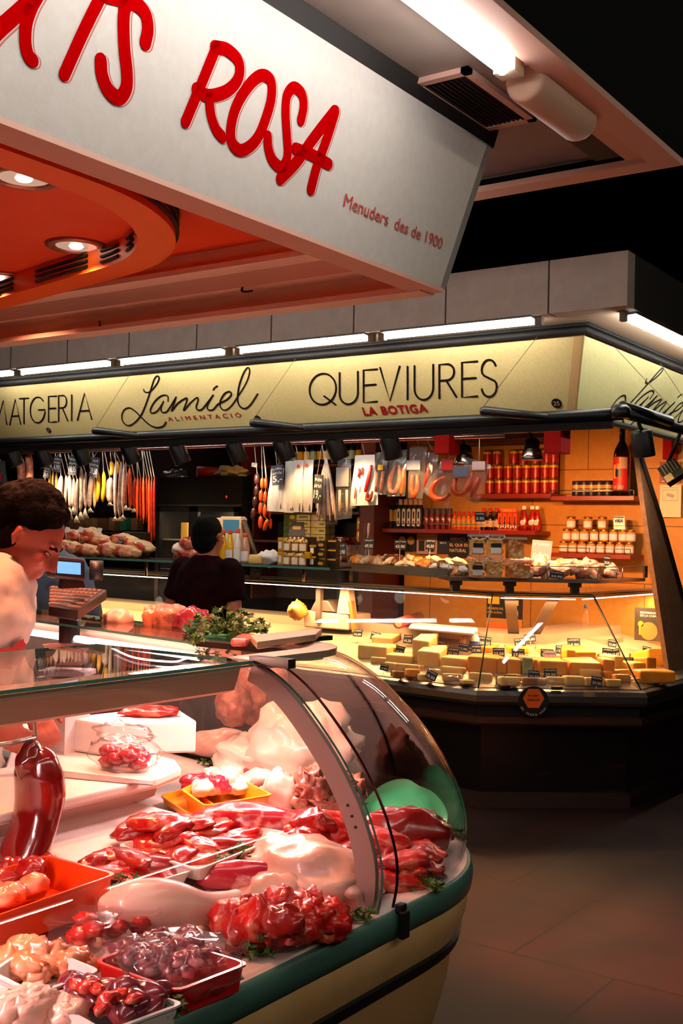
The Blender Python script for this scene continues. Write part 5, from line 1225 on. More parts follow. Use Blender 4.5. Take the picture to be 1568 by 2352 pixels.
def curved(c, r, a0, a1, z0, z1, m, mb, n=12):
    vs = [V((c[0] + r * math.sin(lerp(a0, a1, i / n)), c[1] - r * math.cos(lerp(a0, a1, i / n)), z)) for z in (z0, z1) for i in range(n + 1)]
    mb.add(vs, [(i, i + 1, n + 2 + i, n + 1 + i) for i in range(n)], m, True)
c_ = (bx, SY - .01); zb_ = z_bot
b = MB(); curved(c_, r + .001, -1.05, 1.05, zb_ + .035, zb_ + .285, 0, b); curved(c_, r + .002, .05, .95, zb_ + .20, zb_ + .28, 1, b); curved(c_, r + .0025, -.75, -.3, zb_ + .13, zb_ + .23, 2, b); curved(c_, r + .003, -.42, .25, zb_ + .14, zb_ + .20, 3, b); curved(c_, r + .0034, -.2, .12, zb_ + .195, zb_ + .235, 2, b)
obj('label', b, [M('label_red', '#c01f16', .45), M('label_tan', '#b99a86', .5), M('label_peach', '#e8905a', .5), mnavy], gb)
obj('lettering', text_mb('VI DEU', (bx - .035, SY - .01 - r - .002, zb_ + .055), (1, 0, 0), (0, 0, 1), .07, .022, .001, .004), mwht, gb)
# sauce bottles
def bottle(name, prof, mats, lab, cat='bottle', grp=None, n=14, sx=1, sy=1): return tag(obj(name, MB().lathe(prof, n=n, sx=sx, sy=sy), mats, base=False), lab, cat, grp)
moil = M('oil_dark', '#141008', .15, coat=.8); mylab = M('label_mustard', '#b5862a', .5); mcapw = M('cap_pinkwhite', '#d9a898', .4); mspice = M('spice_red', '#5a1510', .3, mix=('#a03020', 40, .5, .6), coat=.6); mgreyc = M('cap_grey', '#4a4048', .4)
msauce = M('hot_sauce', '#d9641a', .25, coat=.8); mredc = M('cap_red', '#c4180e', .35); mdk = M('sauce_black', '#1c0c08', .2, coat=.8); mtan = M('label_tan2', '#c9a070', .5); mket = M('ketchup_red', '#9c0f0a', .25, coat=.8)
def prow(proto, us, fmt, z, Y=SY):
    for i, u in enumerate(us):
        L = (X(u, 1190, Y), Y, z + .001); lab = fmt % ORD[i]
        if i == 0: proto.location = L; proto['label'] = lab
        else: dup(proto, L, 0, lab)
prow(bottle('oil_bottle', [(.030, 0), (.032, .004), (.032, .06), (.032, .15, 1), (.032, .17), (.016, .19), (.014, .20), (.017, .203, 2), (.017, .235, 2)], [moil, mylab, mblack], '', grp='dark oil bottles'), (897, 910), '%s dark oil bottle with a mustard label at the post end of the sauce shelf', z_spi)
ob = thing('vinegar_bottle', (0, 0, 0), 'x', 'bottle', 'black bottles with white oval labels')
obj('body', MB().lathe([(.028, 0), (.030, .004), (.030, .165), (.018, .185), (.016, .195)], n=14), mblack, ob); obj('cap', MB().lathe([(.018, .195), (.019, .198), (.017, .24), (.012, .242)], n=14), mcapw, ob)
b = MB().stroke([V((0, -.0305, .035)), V((0, -.0305, .15))], .032, (0, -1, 0), .001); obj('label', b, mwht, ob); b = MB().stroke([V((0, -.0315, .09)), V((0, -.0315, .135))], .014, (0, -1, 0), .001); b.box((0, -.032, .055), (.01, .001, .02)); obj('emblem', b, mlabk, ob)
prow(ob, (919, 931, 942.5, 954, 965), '%s pale-capped black bottle with a white oval label on the sauce shelf', z_spi)
prow(bottle('spice_bottle', [(.026, 0), (.028, .004), (.028, .11), (.022, .125), (.022, .128, 1), (.024, .13, 1), (.024, .165, 1), (.02, .168, 1)], [mspice, mgreyc], '', grp='spice mills'), (979, 992, 1005, 1018, 1032), '%s dark red spice mill with a grey cap on the sauce shelf', z_spi)
prow(bottle('hot_sauce_bottle', [(.021, 0), (.022, .003), (.022, .03), (.022, .075, 1), (.022, .085), (.010, .10), (.009, .115), (.012, .116, 2), (.012, .142, 2)], [msauce, mylab, mredc], '', grp='hot sauce bottles'), (1043, 1054, 1065, 1076, 1087, 1098), '%s small orange hot sauce bottle with a red cap on the sauce shelf', z_spi)
prow(bottle('soy_bottle', [(.026, 0), (.027, .003), (.027, .025), (.027, .075, 1), (.027, .10), (.012, .125), (.012, .14), (.015, .141, 2), (.015, .17, 2)], [mdk, mtan, mredc], '', grp='soy sauce bottles'), (1111, 1126, 1140), '%s black soy sauce bottle with a round tan label and red cap', z_spi)
mtb = M('box_orange', '#d94a12', .45)
tb = thing('sauce_box', (0, 0, 0), 'x', 'box', 'orange pepper sauce boxes')
obj('carton', MB().box((0, 0, .067), (.036, .036, .134)), mtb, tb); b = MB().lathe([(.008, .02), (.010, .05), (.004, .075), (.004, .09), (.005, .091, 1), (.005, .105, 1)], (0, -.0185, 0), 8, sy=.15); obj('picture', b, [M('pic_dark', '#4a0c08', .5), mlabk], tb); obj('band', MB().box((0, -.0185, .03), (.034, .002, .022), (0, .5, 0)), mwht, tb)
prow(tb, (1150, 1161, 1172.5, 1184), '%s orange pepper sauce box under the small red sign', z_spi)
P = aty(1172, 1177, SY - .02); t = thing('shelf_sign', P, 'small orange red sign reading TABASCO above the pepper sauce boxes', 'sign')
b = MB().span((X(1153, 1170), SY - .03, z_spi + .138), (X(1191, 1170), SY - .02, z_spi + .175)); obj('board', b, mtb, t); obj('lettering', text_mb('TABASCO', (X(1156, 1170), SY - .031, z_spi + .147), (1, 0, 0), (0, 0, 1), X(1188, 1170) - X(1156, 1170), .02, .001, .01), M('letter_gold', '#f0c060', .5), t)
kb = thing('ketchup_bottle', (0, 0, 0), 'x', 'bottle', 'ketchup bottles')
obj('body', MB().lathe([(.03, 0), (.034, .006), (.033, .09), (.022, .125), (.014, .15), (.013, .162)], n=14, sy=.7), mket, kb); obj('cap', MB().lathe([(.015, .162), (.017, .164), (.017, .188), (.014, .19)], n=12), mlidw, kb); obj('label', MB().lathe([(.001, -.001), (.022, 0), (.022, .002), (.001, .002)], (0, -.0235, .062), 14, R=Euler((PI / 2, 0, 0)).to_matrix()), mwht, kb)
prow(kb, (1203, 1222, 1233), '%s red ketchup bottle with a white cap at the end of the sauce shelf', z_spi)
# jars
mhoney = M('jar_amber', '#d98a3a', .15, coat=.8); mgold = M('lid_gold', '#a87838', .3, .8); mlw = M('jar_label', '#e6d6e0', .5)
jar = thing('jar', (0, 0, 0), 'x', 'jar', 'labelled jars on the wall shelf')
obj('glass_body', MB().lathe([(.030, 0), (.034, .004), (.034, .062), (.028, .072), (.027, .078)], n=16), mhoney, jar); obj('lid', MB().lathe([(.031, .074), (.0315, .076), (.0315, .088), (.029, .09)], n=16), mgold, jar)
b = MB(); curved((0, 0), .0346, -1.2, 1.2, .012, .056, 0, b); obj('label', b, mlw, jar)
first = True
for row, us, k in (('bottom', (1295, 1316, 1337, 1358, 1380, 1402, 1424, 1446), 0), ('middle', (1302, 1322, 1342, 1365, 1387, 1409, 1431, 1449), 1), ('top', (1311, 1350, 1383), 2)):
    for i, u in enumerate(us):
        L = (X(u, 1230), SY, z_jar + .0005 + .0905 * k); lab = '%s gold-lidded jar from the left, %s row of the jar shelf' % (ORD[i], row)
        if first: jar.location = L; jar['label'] = lab; first = False
        else: dup(jar, L, rnd.uniform(-.3, .3), lab)
P = V((X(1425, 1205), SY - .03, z_jar + .1815)); t = thing('card_sign', P, 'white card payment sign standing on the jars', 'sign')
obj('board', MB().prism([P + V((-.04, 0, 0)), P + V((.045, 0, 0)), P + V((.035, 0.01, .095)), P + V((-.05, .01, .095))], (0, .003, 0)), mlidw, t)
b = text_mb('VISA', P + V((-.036, -.001, .05)), (1, 0, 0), (0, -.1, 1), .065, .024, .001, .02); obj('lettering', b, M('visa_blue', '#1d2a7a', .5), t)
b = MB().box(P + V((-.008, 0, .088)), (.08, .004, .008)); obj('blue_band', b, M('visa_blue', '#1d2a7a'), t); obj('yellow_band', MB().box(P + V((0, -.002, .026)), (.075, .004, .006)), mcy, t)
# posters on the wall below the sauce shelf
def poster(u0, u1, v0, v1, Y, mat, lab, name='poster', text=None, tm=None, extra=None):
    a, c = aty(u0, v1, Y), aty(u1, v0, Y); t = thing(name, ((a.x + c.x) / 2, Y, a.z), lab, 'poster')
    obj('sheet', MB().span((a.x, Y, a.z), (c.x, Y + .006, c.z)), mat, t)
    w, h = c.x - a.x, c.z - a.z; b = MB()
    for s, fx, fz, fw, fh in text or []: b.merge(text_mb(s, (a.x + fx * w, Y - .001, a.z + fz * h), (1, 0, 0), (0, 0, 1), fw * w, fh * h, .0008, .012))
    if text: obj('lettering', b, tm or mwink, t)
    for k, (pn, pm, kind, fx, fz, fr) in enumerate(extra or []):
        cc = V((a.x + fx * w, Y - .001, a.z + fz * h)); b = MB()
        if kind == 'disc': b.prism([cc + V((fr * w * math.cos(q * PI / 10), 0, fr * w * math.sin(q * PI / 10))) for q in range(20)][::-1], (0, -.0012, 0))
        else: b.box(cc, (fr[0] * w, .002, fr[1] * h))
        obj(pn, b, pm, t)
    return t
PY = 7.97
poster(892, 955, 1226, 1264, PY, mblack, 'black poster with gold medals under the sauce shelf', extra=[('medal', mylab, 'disc', .82, .6, .13), ('medal', M('snack_orange'), 'disc', .5, .62, .12), ('photo', M('photo_grey', '#5a5048', .5), 'box', .22, .65, (.3, .3))])
poster(956, 1004, 1226, 1272, PY, M('poster_pinkish', '#c09080', .5), 'pinkish poster with a dark bottle picture under the sauce shelf', extra=[('picture', mlabk, 'box', .25, .4, (.28, .5)), ('picture', mlabk, 'box', .72, .4, (.28, .55))])
poster(1005, 1029, 1228, 1270, PY, M('poster_navy', '#1c2433', .5), 'narrow navy poster dated 2014', text=[('2014', .2, .5, .6, .1)])
poster(1030, 1080, 1226, 1278, PY, mblack, 'black poster reading ABRAÇA EL QUE ÉS NATURAL', text=[('ABRAÇA', .05, .66, .74, .16), ('EL QUE ÉS', .05, .42, .84, .17), ('NATURAL', .05, .2, .78, .14)], tm=M('letter_pink', '#e6b8a0', .5))
poster(1116, 1200, 1372, 1452, 7.6, mblack, 'black and orange cheese poster behind the angled glass', text=[('DE SABOR PUR,', .03, .62, .45, .07), ('100% SUÏSSA', .03, .53, .42, .06)], tm=mcy, extra=[('orange_band', M('sticker_orange'), 'box', .5, .16, (1.0, .2)), ('photo', M('photo_amber', '#b5752a', .5), 'box', .5, .33, (1.0, .14)), ('badge', mcy, 'disc', .72, .55, .17), ('badge_centre', mlabk, 'disc', .72, .55, .14), ('cheese_picture', mchB, 'box', .2, .88, (.32, .2)), ('cheese_picture', mchC, 'box', .72, .84, (.34, .14))])
poster(1456, 1524, 1398, 1470, 7.6, M('poster_dark_brown', '#2a1d16', .5), 'dark cheese poster with a yellow ribbon behind the end glass', text=[('RECOMENDADO', .2, .82, .6, .06), ('DE LA CASA', .2, .73, .55, .06)], extra=[('cheese_picture', M('photo_amber'), 'disc', .5, .3, .3), ('wedge_picture', mchA, 'box', .55, .28, (.25, .12)), ('ribbon', mcy, 'disc', .22, .5, .1), ('ribbon_tail', mcy, 'box', .2, .3, (.08, .25))])
t = thing('poster', aty(1540, 1190, PY), 'white camera surveillance notice on the ochre wall by the stall end', 'poster')
a, c = aty(1514, 1188, PY), aty(1564, 1114, PY); obj('sheet', MB().span((a.x, PY, a.z), (c.x, PY + .004, c.z)), M('paper_cream', '#d9c3a0', .6), t)
b = MB(); w, h = c.x - a.x, c.z - a.z; b.stroke([V((a.x + fx * w, PY - .0005, a.z + fz * h)) for fx, fz in ((.15, .52), (.85, .52), (.85, .85), (.15, .85))], .003, (0, -1, 0), .001, closed=True); b.box((a.x + .5 * w, PY - .001, a.z + .68 * h), (.35 * w, .002, .1 * h), (0, .3, 0)); b.merge(text_mb('ZONA VIDEOVIGILADA', (a.x + .1 * w, PY - .001, a.z + .9 * h), (1, 0, 0), (0, 0, 1), .8 * w, .04 * h, .001)); obj('printing', b, mnavy, t)
poster(1514, 1562, 1060, 1110, PY, M('poster_maroon', '#7a1420', .5), 'maroon poster above the surveillance notice on the wall', text=[('EN VENDA AQUÍ', .12, .05, .76, .08)], extra=[('cheese_picture', M('snack_orange'), 'disc', .7, .8, .18)])
# slanted end panel of the stall
b = MB(); XP = -2.42
P = [atx(u, v, XP) for u, v in ((1466, 1052), (1483, 1180), (1512, 1380), (1536, 1540), (1640, 1540), (1566, 1368), (1520, 1205), (1476, 1052))]
b.prism(P, (-.03, 0, 0)); t = tag(obj('end_screen', b, M('screen_stone', '#a5846c', .45, mix=('#94735c', 30, .4, .65))), 'slanted stone end screen beside the last jars', 'screen')
b = MB().tube([atx(u, v, XP + .012) for u, v in ((1472, 1048), (1520, 1200), (1566, 1366), (1640, 1538))], .014, 6); tag(obj('edge_strip', b, mslot), 'black edge strip along the slanted stone end screen', 'strip')

# ------------------------------------------------------------------ spotlights, heat lamps, red lamp boxes
def spot(px, py, to, lab, Y=5.9, rx=-.35, ry=.12, w=1.0):
    c = aty(px, py, Y); t = thing('spotlight', c, lab, 'spotlight', 'black can spotlights under the awning bar'); R = Euler((-rx, ry, 0)).to_matrix()
    b = MB().lathe([(.030, .078), (.052, .072), (.058, .058), (.060, -.068), (.058, -.076), (.052, -.076), (.050, -.04), (.001, -.036)], c, 20, R=R); obj('can', b, M('spot_black', '#0c0d0f', .45), t)
    b = MB().tube([c + R @ V((0, 0, .055)), V((c.x, c.y, 2.165)), V((c.x, c.y - .07, 2.215))], .011, 8); obj('stem', b, mblack, t)
    obj('lens', MB().lathe([(.049, -.046), (.001, -.045)], c, 16, R=R), M('spot_lens_lit', '#ffffff', .3, emit=6, ecol=(1, .8, .6)), t)
    light('SPOT', 'spot_lamp', c + R @ V((0, 0, -.082)), W_SPOT * w, C_WARM if px > 600 else (1, .70, .42), t, .035, to=to, spot=1.5, blend=.7)
SP_ = [((30, 1050), 'spotlight at the photo edge beside the pale salami bag', 0), ((100, 1050), 'spotlight above the head of the cashier', 0), ((188, 1046), 'spotlight above the 19,95 card', 1), ((300, 1042), 'spotlight above the red sausages', 1), ((412, 1042), 'spotlight above the black refrigerator', 0), ((543, 1038), 'spotlight beside the sausage chains', 0), ((652, 1033), 'spotlight above the white sausage packets', 1), ((772, 1030), 'spotlight above the thin dry sausages', 1), ((898, 1026), 'spotlight above the bagged chorizos', 1)]
for i, ((px, py), lab, k) in enumerate(SP_):
    c = aty(px, py, 5.9); spot(px, py, V((c.x + .05, 6.9, 1.25)), 'black can ' + lab, rx=-.32, ry=-.28 if px < 880 else -.08)
c = aty(1476, 1018, 6.1); spot(1476, 1018, V((c.x - .3, 7.3, 1.1)), 'black can spotlight at the stall corner by the giant bottle', 6.1, -.2, -.08)
mdome = M('dome_steel', '#8a7a70', .22, 1.0); mlampred = M('lamp_box_red', '#8c0502', .7, spec=.1)
def dome(px, py, lab, Y=6.25):
    c = aty(px, py, Y); t = thing('heat_lamp', c, lab, 'lamp')
    obj('shade', MB().lathe([(.068, -.055), (.070, -.05), (.066, -.03), (.055, .0), (.046, .012), (.044, .02)], c, 24), mdome, t)
    obj('cap', MB().lathe([(.046, .018), (.048, .03), (.045, .06), (.03, .078), (.01, .082)], c, 20), mblack, t)
    obj('bulb', MB().lathe([(.02, -.045), (.036, -.035), (.034, -.01), (.015, .0)], c, 14), M('heat_bulb_lit', '#ffffff', .4, emit=10, ecol=(1, .6, .3)), t)
    obj('arm', MB().tube([c + V((0, 0, .08)), c + V((-.02, -.02, .14)), V((c.x - .03, c.y - .03, 2.66))], .009, 6), mblack, t)
    light('SPOT', 'heat_lamp_light', c - V((0, 0, .06)), W_DOME, (1, .42, .13), t, .05, to=c + V((.05, .9, -.8)), spot=2.1, blend=.6)
dome(1066, 1050, 'dark dome heat lamp in front of the bagged ring chorizos'); dome(1221, 1036, 'dark dome heat lamp in front of the red cans')
for (u0, u1, v0, v1), lab in (((1006, 1041, 988, 1044), 'red lamp box above the ring chorizo bags'), ((1256, 1296, 980, 1042), 'red lamp box above the cans by the giant bottle'), ((1526, 1548, 1002, 1056), 'red lamp box at the stall end by the maroon poster')):
    yb_ = 6.1 if u0 < 1500 else 7.9
    a, c = aty(u0, v1, yb_), aty(u1, v0, yb_); tag(obj('lamp_box', MB().span((a.x, yb_ - .05, a.z), (c.x, yb_ + .09, 2.66 if u0 < 1500 else c.z)), mlampred, bevel=.004), lab, 'lamp box')
c = atx(1543, 1085, -2.3); t = thing('projector_lamp', c, 'square black projector lamp with pale slats at the stall end', 'lamp'); R = Euler((-.3, -.6, .2)).to_matrix()
obj('housing', MB().box(c, (.12, .07, .12), R), mblack, t)
b = MB()
for i in range(5): b.box(c + R @ V((-.035 + .02 * i, -.037, .02)), (.004, .004, .07), R)
obj('slat', b, M('slat_gold', '#b59a60', .4, .6), t); obj('lens', MB().box(c + R @ V((-.03, -.037, -.035)), (.05, .005, .045), R), M('lens_cream', '#d9c490', .4), t); obj('arm', MB().tube([c + R @ V((0, 0, .06)), V((-2.25, c.y, 2.24))], .012, 8), mblack, t)
# strip tubes on the inner ceiling of the stall
for i, (u0, u1, v0, v1, Y) in enumerate(((248, 300, 1015, 1016, 7.0), (308, 402, 1017, 1009, 7.0), (440, 470, 1008, 1007, 7.0))):
    a, c = aty(u0, v0, Y), aty(u1, v1, Y); c.z = a.z = 2.40 if i < 9 else a.z
    a = atz(u0, v0, 2.5); c = atz(u1, v1, 2.5); Ya = (a.y + c.y) / 2; a.y = c.y = min(Ya, 7.6)
    t = thing('ceiling_lamp', a.lerp(c, .5), ['first', 'second and longest', 'third'][i] + ' violet white strip lamp from the left below the stall ceiling', 'light', 'strip lamps below the far stall ceiling')
    obj('tube', MB().cyl(a, c, .012, n=8), M('strip_lit', '#ffffff', .4, emit=9, ecol=(.86, .8, 1)), t); b = MB()
    for p in (a, c): b.cyl(p, V((p.x, p.y, 2.66)), .004, n=5)
    obj('hanger', b, mblack, t)
    light('AREA', 'strip_lamp', a.lerp(c, .5) - V((0, 0, .02)), W_BAY, (1, .85, .8), t, .8, .06)
for x, w in ((-5.6, 1.0),):  # added ceiling panel, unseen behind the sign, warms the shelves below
    t = thing('ceiling_lamp', (x, 7.2, 2.62), 'added warm recessed lamp in the far stall ceiling above the ' + ('cheese worktop' if x > -4 else 'honey and lemon shelves'), 'light')
    obj('panel', MB().span((x - .5, 7.1, 2.635), (x + .5, 7.3, 2.655)), M('added_panel_lit', '#ffffff', .4, emit=3, ecol=(1, .7, .4)), t); light('AREA', 'added_panel_lamp', (x, 7.2, 2.62), W_BAY * 2.2 * w, C_WARM, t, 1.0, .2)
# ================================================================== far stall, long bay: hanging sausages, refrigerator, tier goods
HY, RZ = 6.16, 2.185
mtie = M('string_white', '#e6dccb', .7)
msa = {'white': M('salami_white', '#e3cfc2', .6, mix=('#c9a898', 26, .35, .65)), 'grey': M('salami_grey', '#a38a80', .6, mix=('#d8c6b8', 22, .45, .65)), 'yel': M('casing_yellow', '#e6a81c', .4, mix=('#d08a12', 20, .4, .7)),
       'tan': M('casing_tan', '#cf9a55', .5, mix=('#e6c890', 24, .4, .7)), 'brown': M('salami_brown', '#a8583f', .5, mix=('#cf8a70', 24, .4, .7)), 'red': M('chorizo_red', '#9c160a', .35, mix=('#c23a14', 20, .45, .7), coat=.4), 'oran': M('chorizo_orange', '#d9420c', .35, mix=('#e8641c', 18, .4, .7), coat=.4),
       'dark': M('blood_sausage_dark', '#33191a', .3, mix=('#5a3030', 16, .4, .7), coat=.6)}
mpaper = M('wrap_paper', '#ecdfd8', .55); mmilk = glass('milky_film', (.95, .93, .92), .8, .2, 1.45, .42); mhf = glass('hanging_film', (.97, .95, .93), 1.0, .12, 1.5, .05)
def sausage(x, v0, v1, wp, mat, lab, Y=HY, bend=.2, tassel=0, grp='hanging sausages of the long bay', name='sausage'):
    a, c = aty(x, v0, Y), aty(x, v1, Y); s = (a - CAM).dot(-_b) / F_PX; r = wp * s / 2; c.x = a.x + (c.x - a.x) * .4
    t = thing(name, a, lab, 'sausage', grp); n = 9; P = []
    for i in range(n): q = i / (n - 1); P.append(a.lerp(c, q) + V((r * bend * math.sin(q * 5 + x), r * bend * math.cos(q * 4 + x), 0)))
    obj('casing', MB().tube(P, [r * .35, r * .85, r, r * 1.02, r * .96, r * 1.03, r, r * .8, r * .3], 12), msa[mat], t)
    b = MB().tube([V((a.x, 6.12, RZ)), a + V((0, 0, -.01))], .0035, 5)
    if tassel:
        for k in range(4): b.tube([c + V((0, 0, .01)), c + V((.012 * (k - 1.5), 0, -tassel * .5)), c + V((.02 * (k - 1.5), .01, -tassel))], .004, 5)
    obj('string', b, mtie, t)
LS = [(104, 1102, 1150, 14, 'white', 0), (116, 1085, 1172, 7, 'yel', 0), (123, 1085, 1170, 6, 'tan', 0), (130, 1086, 1176, 7, 'tan', 0), (140, 1093, 1166, 13, 'white', .09), (151, 1092, 1168, 10, 'white', .09), (161, 1092, 1166, 12, 'white', .09), (169, 1098, 1165, 8, 'white', .06), (177, 1100, 1186, 10, 'grey', .05), (187, 1074, 1176, 10, 'grey', .06), (197, 1085, 1170, 8, 'grey', .07),
      (208, 1092, 1168, 12, 'grey', .03), (217, 1096, 1166, 8, 'tan', 0), (225, 1083, 1153, 10, 'yel', 0), (238, 1083, 1153, 10, 'yel', 0), (253, 1097, 1155, 17, 'white', .02), (266, 1061, 1190, 8, 'white', .02), (277, 1061, 1190, 9, 'grey', .02), (284, 1066, 1186, 6, 'white', .02), (290, 1085, 1163, 8, 'brown', .03), (299, 1075, 1168, 10, 'oran', .01), (309, 1096, 1170, 9, 'red', .02),
      (256, 1060, 1092, 11, 'yel', 0), (269, 1059, 1090, 9, 'yel', 0), (316, 1095, 1193, 6, 'oran', 0), (323, 1095, 1196, 6, 'red', 0), (330, 1095, 1203, 6, 'oran', 0), (337, 1096, 1200, 6, 'red', 0), (343, 1097, 1254, 6, 'oran', 0), (349, 1097, 1256, 6, 'red', 0), (355, 1097, 1242, 6, 'red', 0)]
nm = {'white': 'chalky white', 'yel': 'bright yellow', 'tan': 'tan', 'grey': 'greyish mottled', 'brown': 'brown mottled', 'oran': 'orange', 'red': 'dark red', 'dark': 'black'}
cnt = {}
for x, v0, v1, w, m, ta in LS:
    cnt[m] = cnt.get(m, 0) + 1
    k = cnt[m]; lab = '%s %s hanging sausage from the left above the hams' % (ORD[sorted(q[0] for q in LS if q[4] == m).index(x)], nm[m])
    sausage(x, v0, v1, w, m, lab, HY + (.03 if int(x) % 2 else -.02), .25, ta)
sausage(48, 1046, 1121, 19, 'brown', 'wider of two pinkish brown salamis hanging by the photo edge'); sausage(67, 1038, 1116, 17, 'brown', 'slimmer of two pinkish brown salamis hanging by the photo edge')
# sausage chains
def chain(links, mat, lab, Yc=HY):
    a = aty(links[0][0], links[0][1], Yc); t = thing('sausage_chain', a, lab, 'sausage chain'); s = (a - CAM).dot(-_b) / F_PX; pts = []
    for x, v, h, w, tl in links:
        c = aty(x, v, Yc); d = V((math.sin(tl), 0, math.cos(tl))) * h * s / 2; r = w * s / 2
        obj('link', MB().tube([c + d, c + d * .8, c + d * .3, c - d * .3, c - d * .8, c - d], [r * .3, r * .8, r, r, r * .8, r * .3], 12), msa[mat], t); pts += [c + d, c - d]
    obj('string', MB().tube([V((pts[0].x, 6.12, RZ))] + pts, .002, 5), mtie, t)
chain([(590, 1100, 25, 13, 0), (589, 1127, 24, 12, 0), (585, 1152, 24, 12, .05), (581, 1180, 27, 12, .1)], 'dark', 'chain of black blood sausages beside the orange chains')
chain([(602, 1110, 26, 10, 0), (599, 1139, 26, 10, 0), (598, 1168, 27, 10, 0), (598, 1200, 28, 11, 0)], 'oran', 'first chain of fat orange chorizos, beside the black chain', HY - .02)
chain([(610, 1110, 26, 10, 0), (609, 1142, 28, 10, 0), (608, 1174, 28, 10, 0), (610, 1206, 28, 11, .4)], 'oran', 'second chain of fat orange chorizos, next to the first', HY)
chain([(619, 1178, 20, 7, 0), (621, 1203, 24, 8, 0)], 'oran', 'short orange chorizo chain half behind the paper packets', HY + .05)
tag(obj('hang_tag', MB().box(aty(584, 1068, HY), (.05, .003, .03), (0, .15, 0)), mlidw), 'small white tag on the black sausage chain', 'tag')
# pillow bags: film outside, food inside
def pillow(q, Y, bulge, nu=6, nv=8):
    P = [aty(u, v, Y) for u, v in q]
    def fn(sg): return lambda u, v: (P[0].lerp(P[1], u)).lerp(P[3].lerp(P[2], u), v) + V((0, sg * bulge * (math.sin(PI * u) ** .6) * (math.sin(PI * min(1, max(.02, v))) ** .5), 0)) + V((0, .004 * math.sin(9 * u + 7 * v), 0))
    b = MB(); b.grid(fn(-1), nu, nv); b.grid(fn(1), nu, nv); return b, P
def packet(q, lab, Y=HY, film=None, inner=None, label=None, logo=None, cat='packet', bulge=.02, name='sausage_packet', cap=None):
    b, P = pillow(q, Y, bulge); top = P[0].lerp(P[1], .5); t = thing(name, top, lab, cat, 'packets hanging from the rail')
    obj('wrapper', b, film or mhf, t)
    obj('string', MB().tube([V((top.x, 6.12, RZ)), top], .0025, 5), mtie, t)
    s = (top - CAM).dot(-_b) / F_PX
    for k, (m, path, w) in enumerate(inner or []): obj('sausage', MB().tube(crom([aty(u, v, Y) for u, v in path], 5), [w * s * .35] + [w * s * .62] * 4 + [w * s * .35], 10), msa[m], t)
    for m, (u0, u1, v0, v1) in label or []:
        a, c = aty(u0, v1, Y), aty(u1, v0, Y); b = MB().span((a.x, Y - bulge - .006, a.z), (c.x, Y - bulge - .004, c.z)); obj('label', b, m, t)
    for u, v in logo or []:
        c = aty(u, v, Y - bulge - .004); b = MB()
        for i in range(7): a = i * .9; b.blob(c + V((.008 * math.cos(a), 0, .008 * math.sin(a))), (.006, .0015, .006), None, 0, 1, 1, 8, 5)
        obj('emblem', b, mlred, t)
mgl_ = M('label_grey', '#8a8480', .5); mblu = M('label_slate', '#5a6074', .5)
packet([(622, 1078), (652, 1076), (652, 1176), (612, 1174)], 'white paper sausage packet behind the slate price card', film=mmilk, inner=[('oran', [(626, 1105), (624, 1158)], 8), ('white', [(637, 1085), (633, 1168)], 8), ('white', [(647, 1085), (645, 1168)], 8)])
packet([(655, 1060), (676, 1058), (674, 1178), (650, 1177)], 'narrow pale packet between the two wide paper packets', film=mmilk, inner=[('white', [(662, 1080), (661, 1172)], 7), ('grey', [(669, 1080), (668, 1172)], 6)])
packet([(674, 1057), (697, 1057), (693, 1176), (664, 1177)], 'paper sausage packet with a red flower emblem, first of two', film=mmilk, logo=[(685, 1071)], inner=[('white', [(679, 1082), (673, 1172)], 8), ('tan', [(686, 1095), (682, 1160)], 7), ('white', [(692, 1082), (688, 1172)], 7)])
packet([(697, 1056), (720, 1056), (716, 1177), (690, 1177)], 'paper sausage packet with a red flower emblem, second of two', HY + .02, film=mmilk, logo=[(704, 1069)], inner=[('white', [(700, 1082), (696, 1172)], 8), ('tan', [(707, 1095), (703, 1160)], 7), ('white', [(714, 1082), (711, 1172)], 7)])
t = thing('sausage_bundle', aty(750, 1046, HY), 'tied bundle of thin chalk-white dry sausages fanning down from one knot', 'sausage')
for i in range(11):
    x1 = 728 + 4.2 * i; a, c = aty(749, 1050, HY + .02 * (i % 3)), aty(x1, 1188 + 8 * math.sin(i * 2), HY + .025 * (i % 3)); m_ = a.lerp(c, .45) + V((.01 * (i - 5) / 5, 0, 0))
    obj('sausage', MB().tube(crom([a, m_, c], 5), [.004, .009, .011, .010, .006], 8), msa['white'], t)
obj('string', MB().tube([V((aty(750, 1046, HY).x, HY, RZ)), aty(750, 1046, HY)], .003, 5), mtie, t)
packet([(740, 1130), (772, 1130), (775, 1205), (720, 1205)], 'crumpled clear bag under the fanned dry sausages', HY + .06, bulge=.03)
packet([(775, 1052), (806, 1050), (808, 1190), (770, 1195)], 'film packet with a grey label and two pale sausages', inner=[('white', [(780, 1125), (779, 1185)], 9), ('white', [(796, 1125), (797, 1185)], 9)], label=[(mgl_, (776, 806, 1074, 1118))])
packet([(815, 1046), (860, 1044), (868, 1160), (803, 1162)], 'white bag of small red sausages beside the grey labelled packet', film=mpaper, bulge=.012)
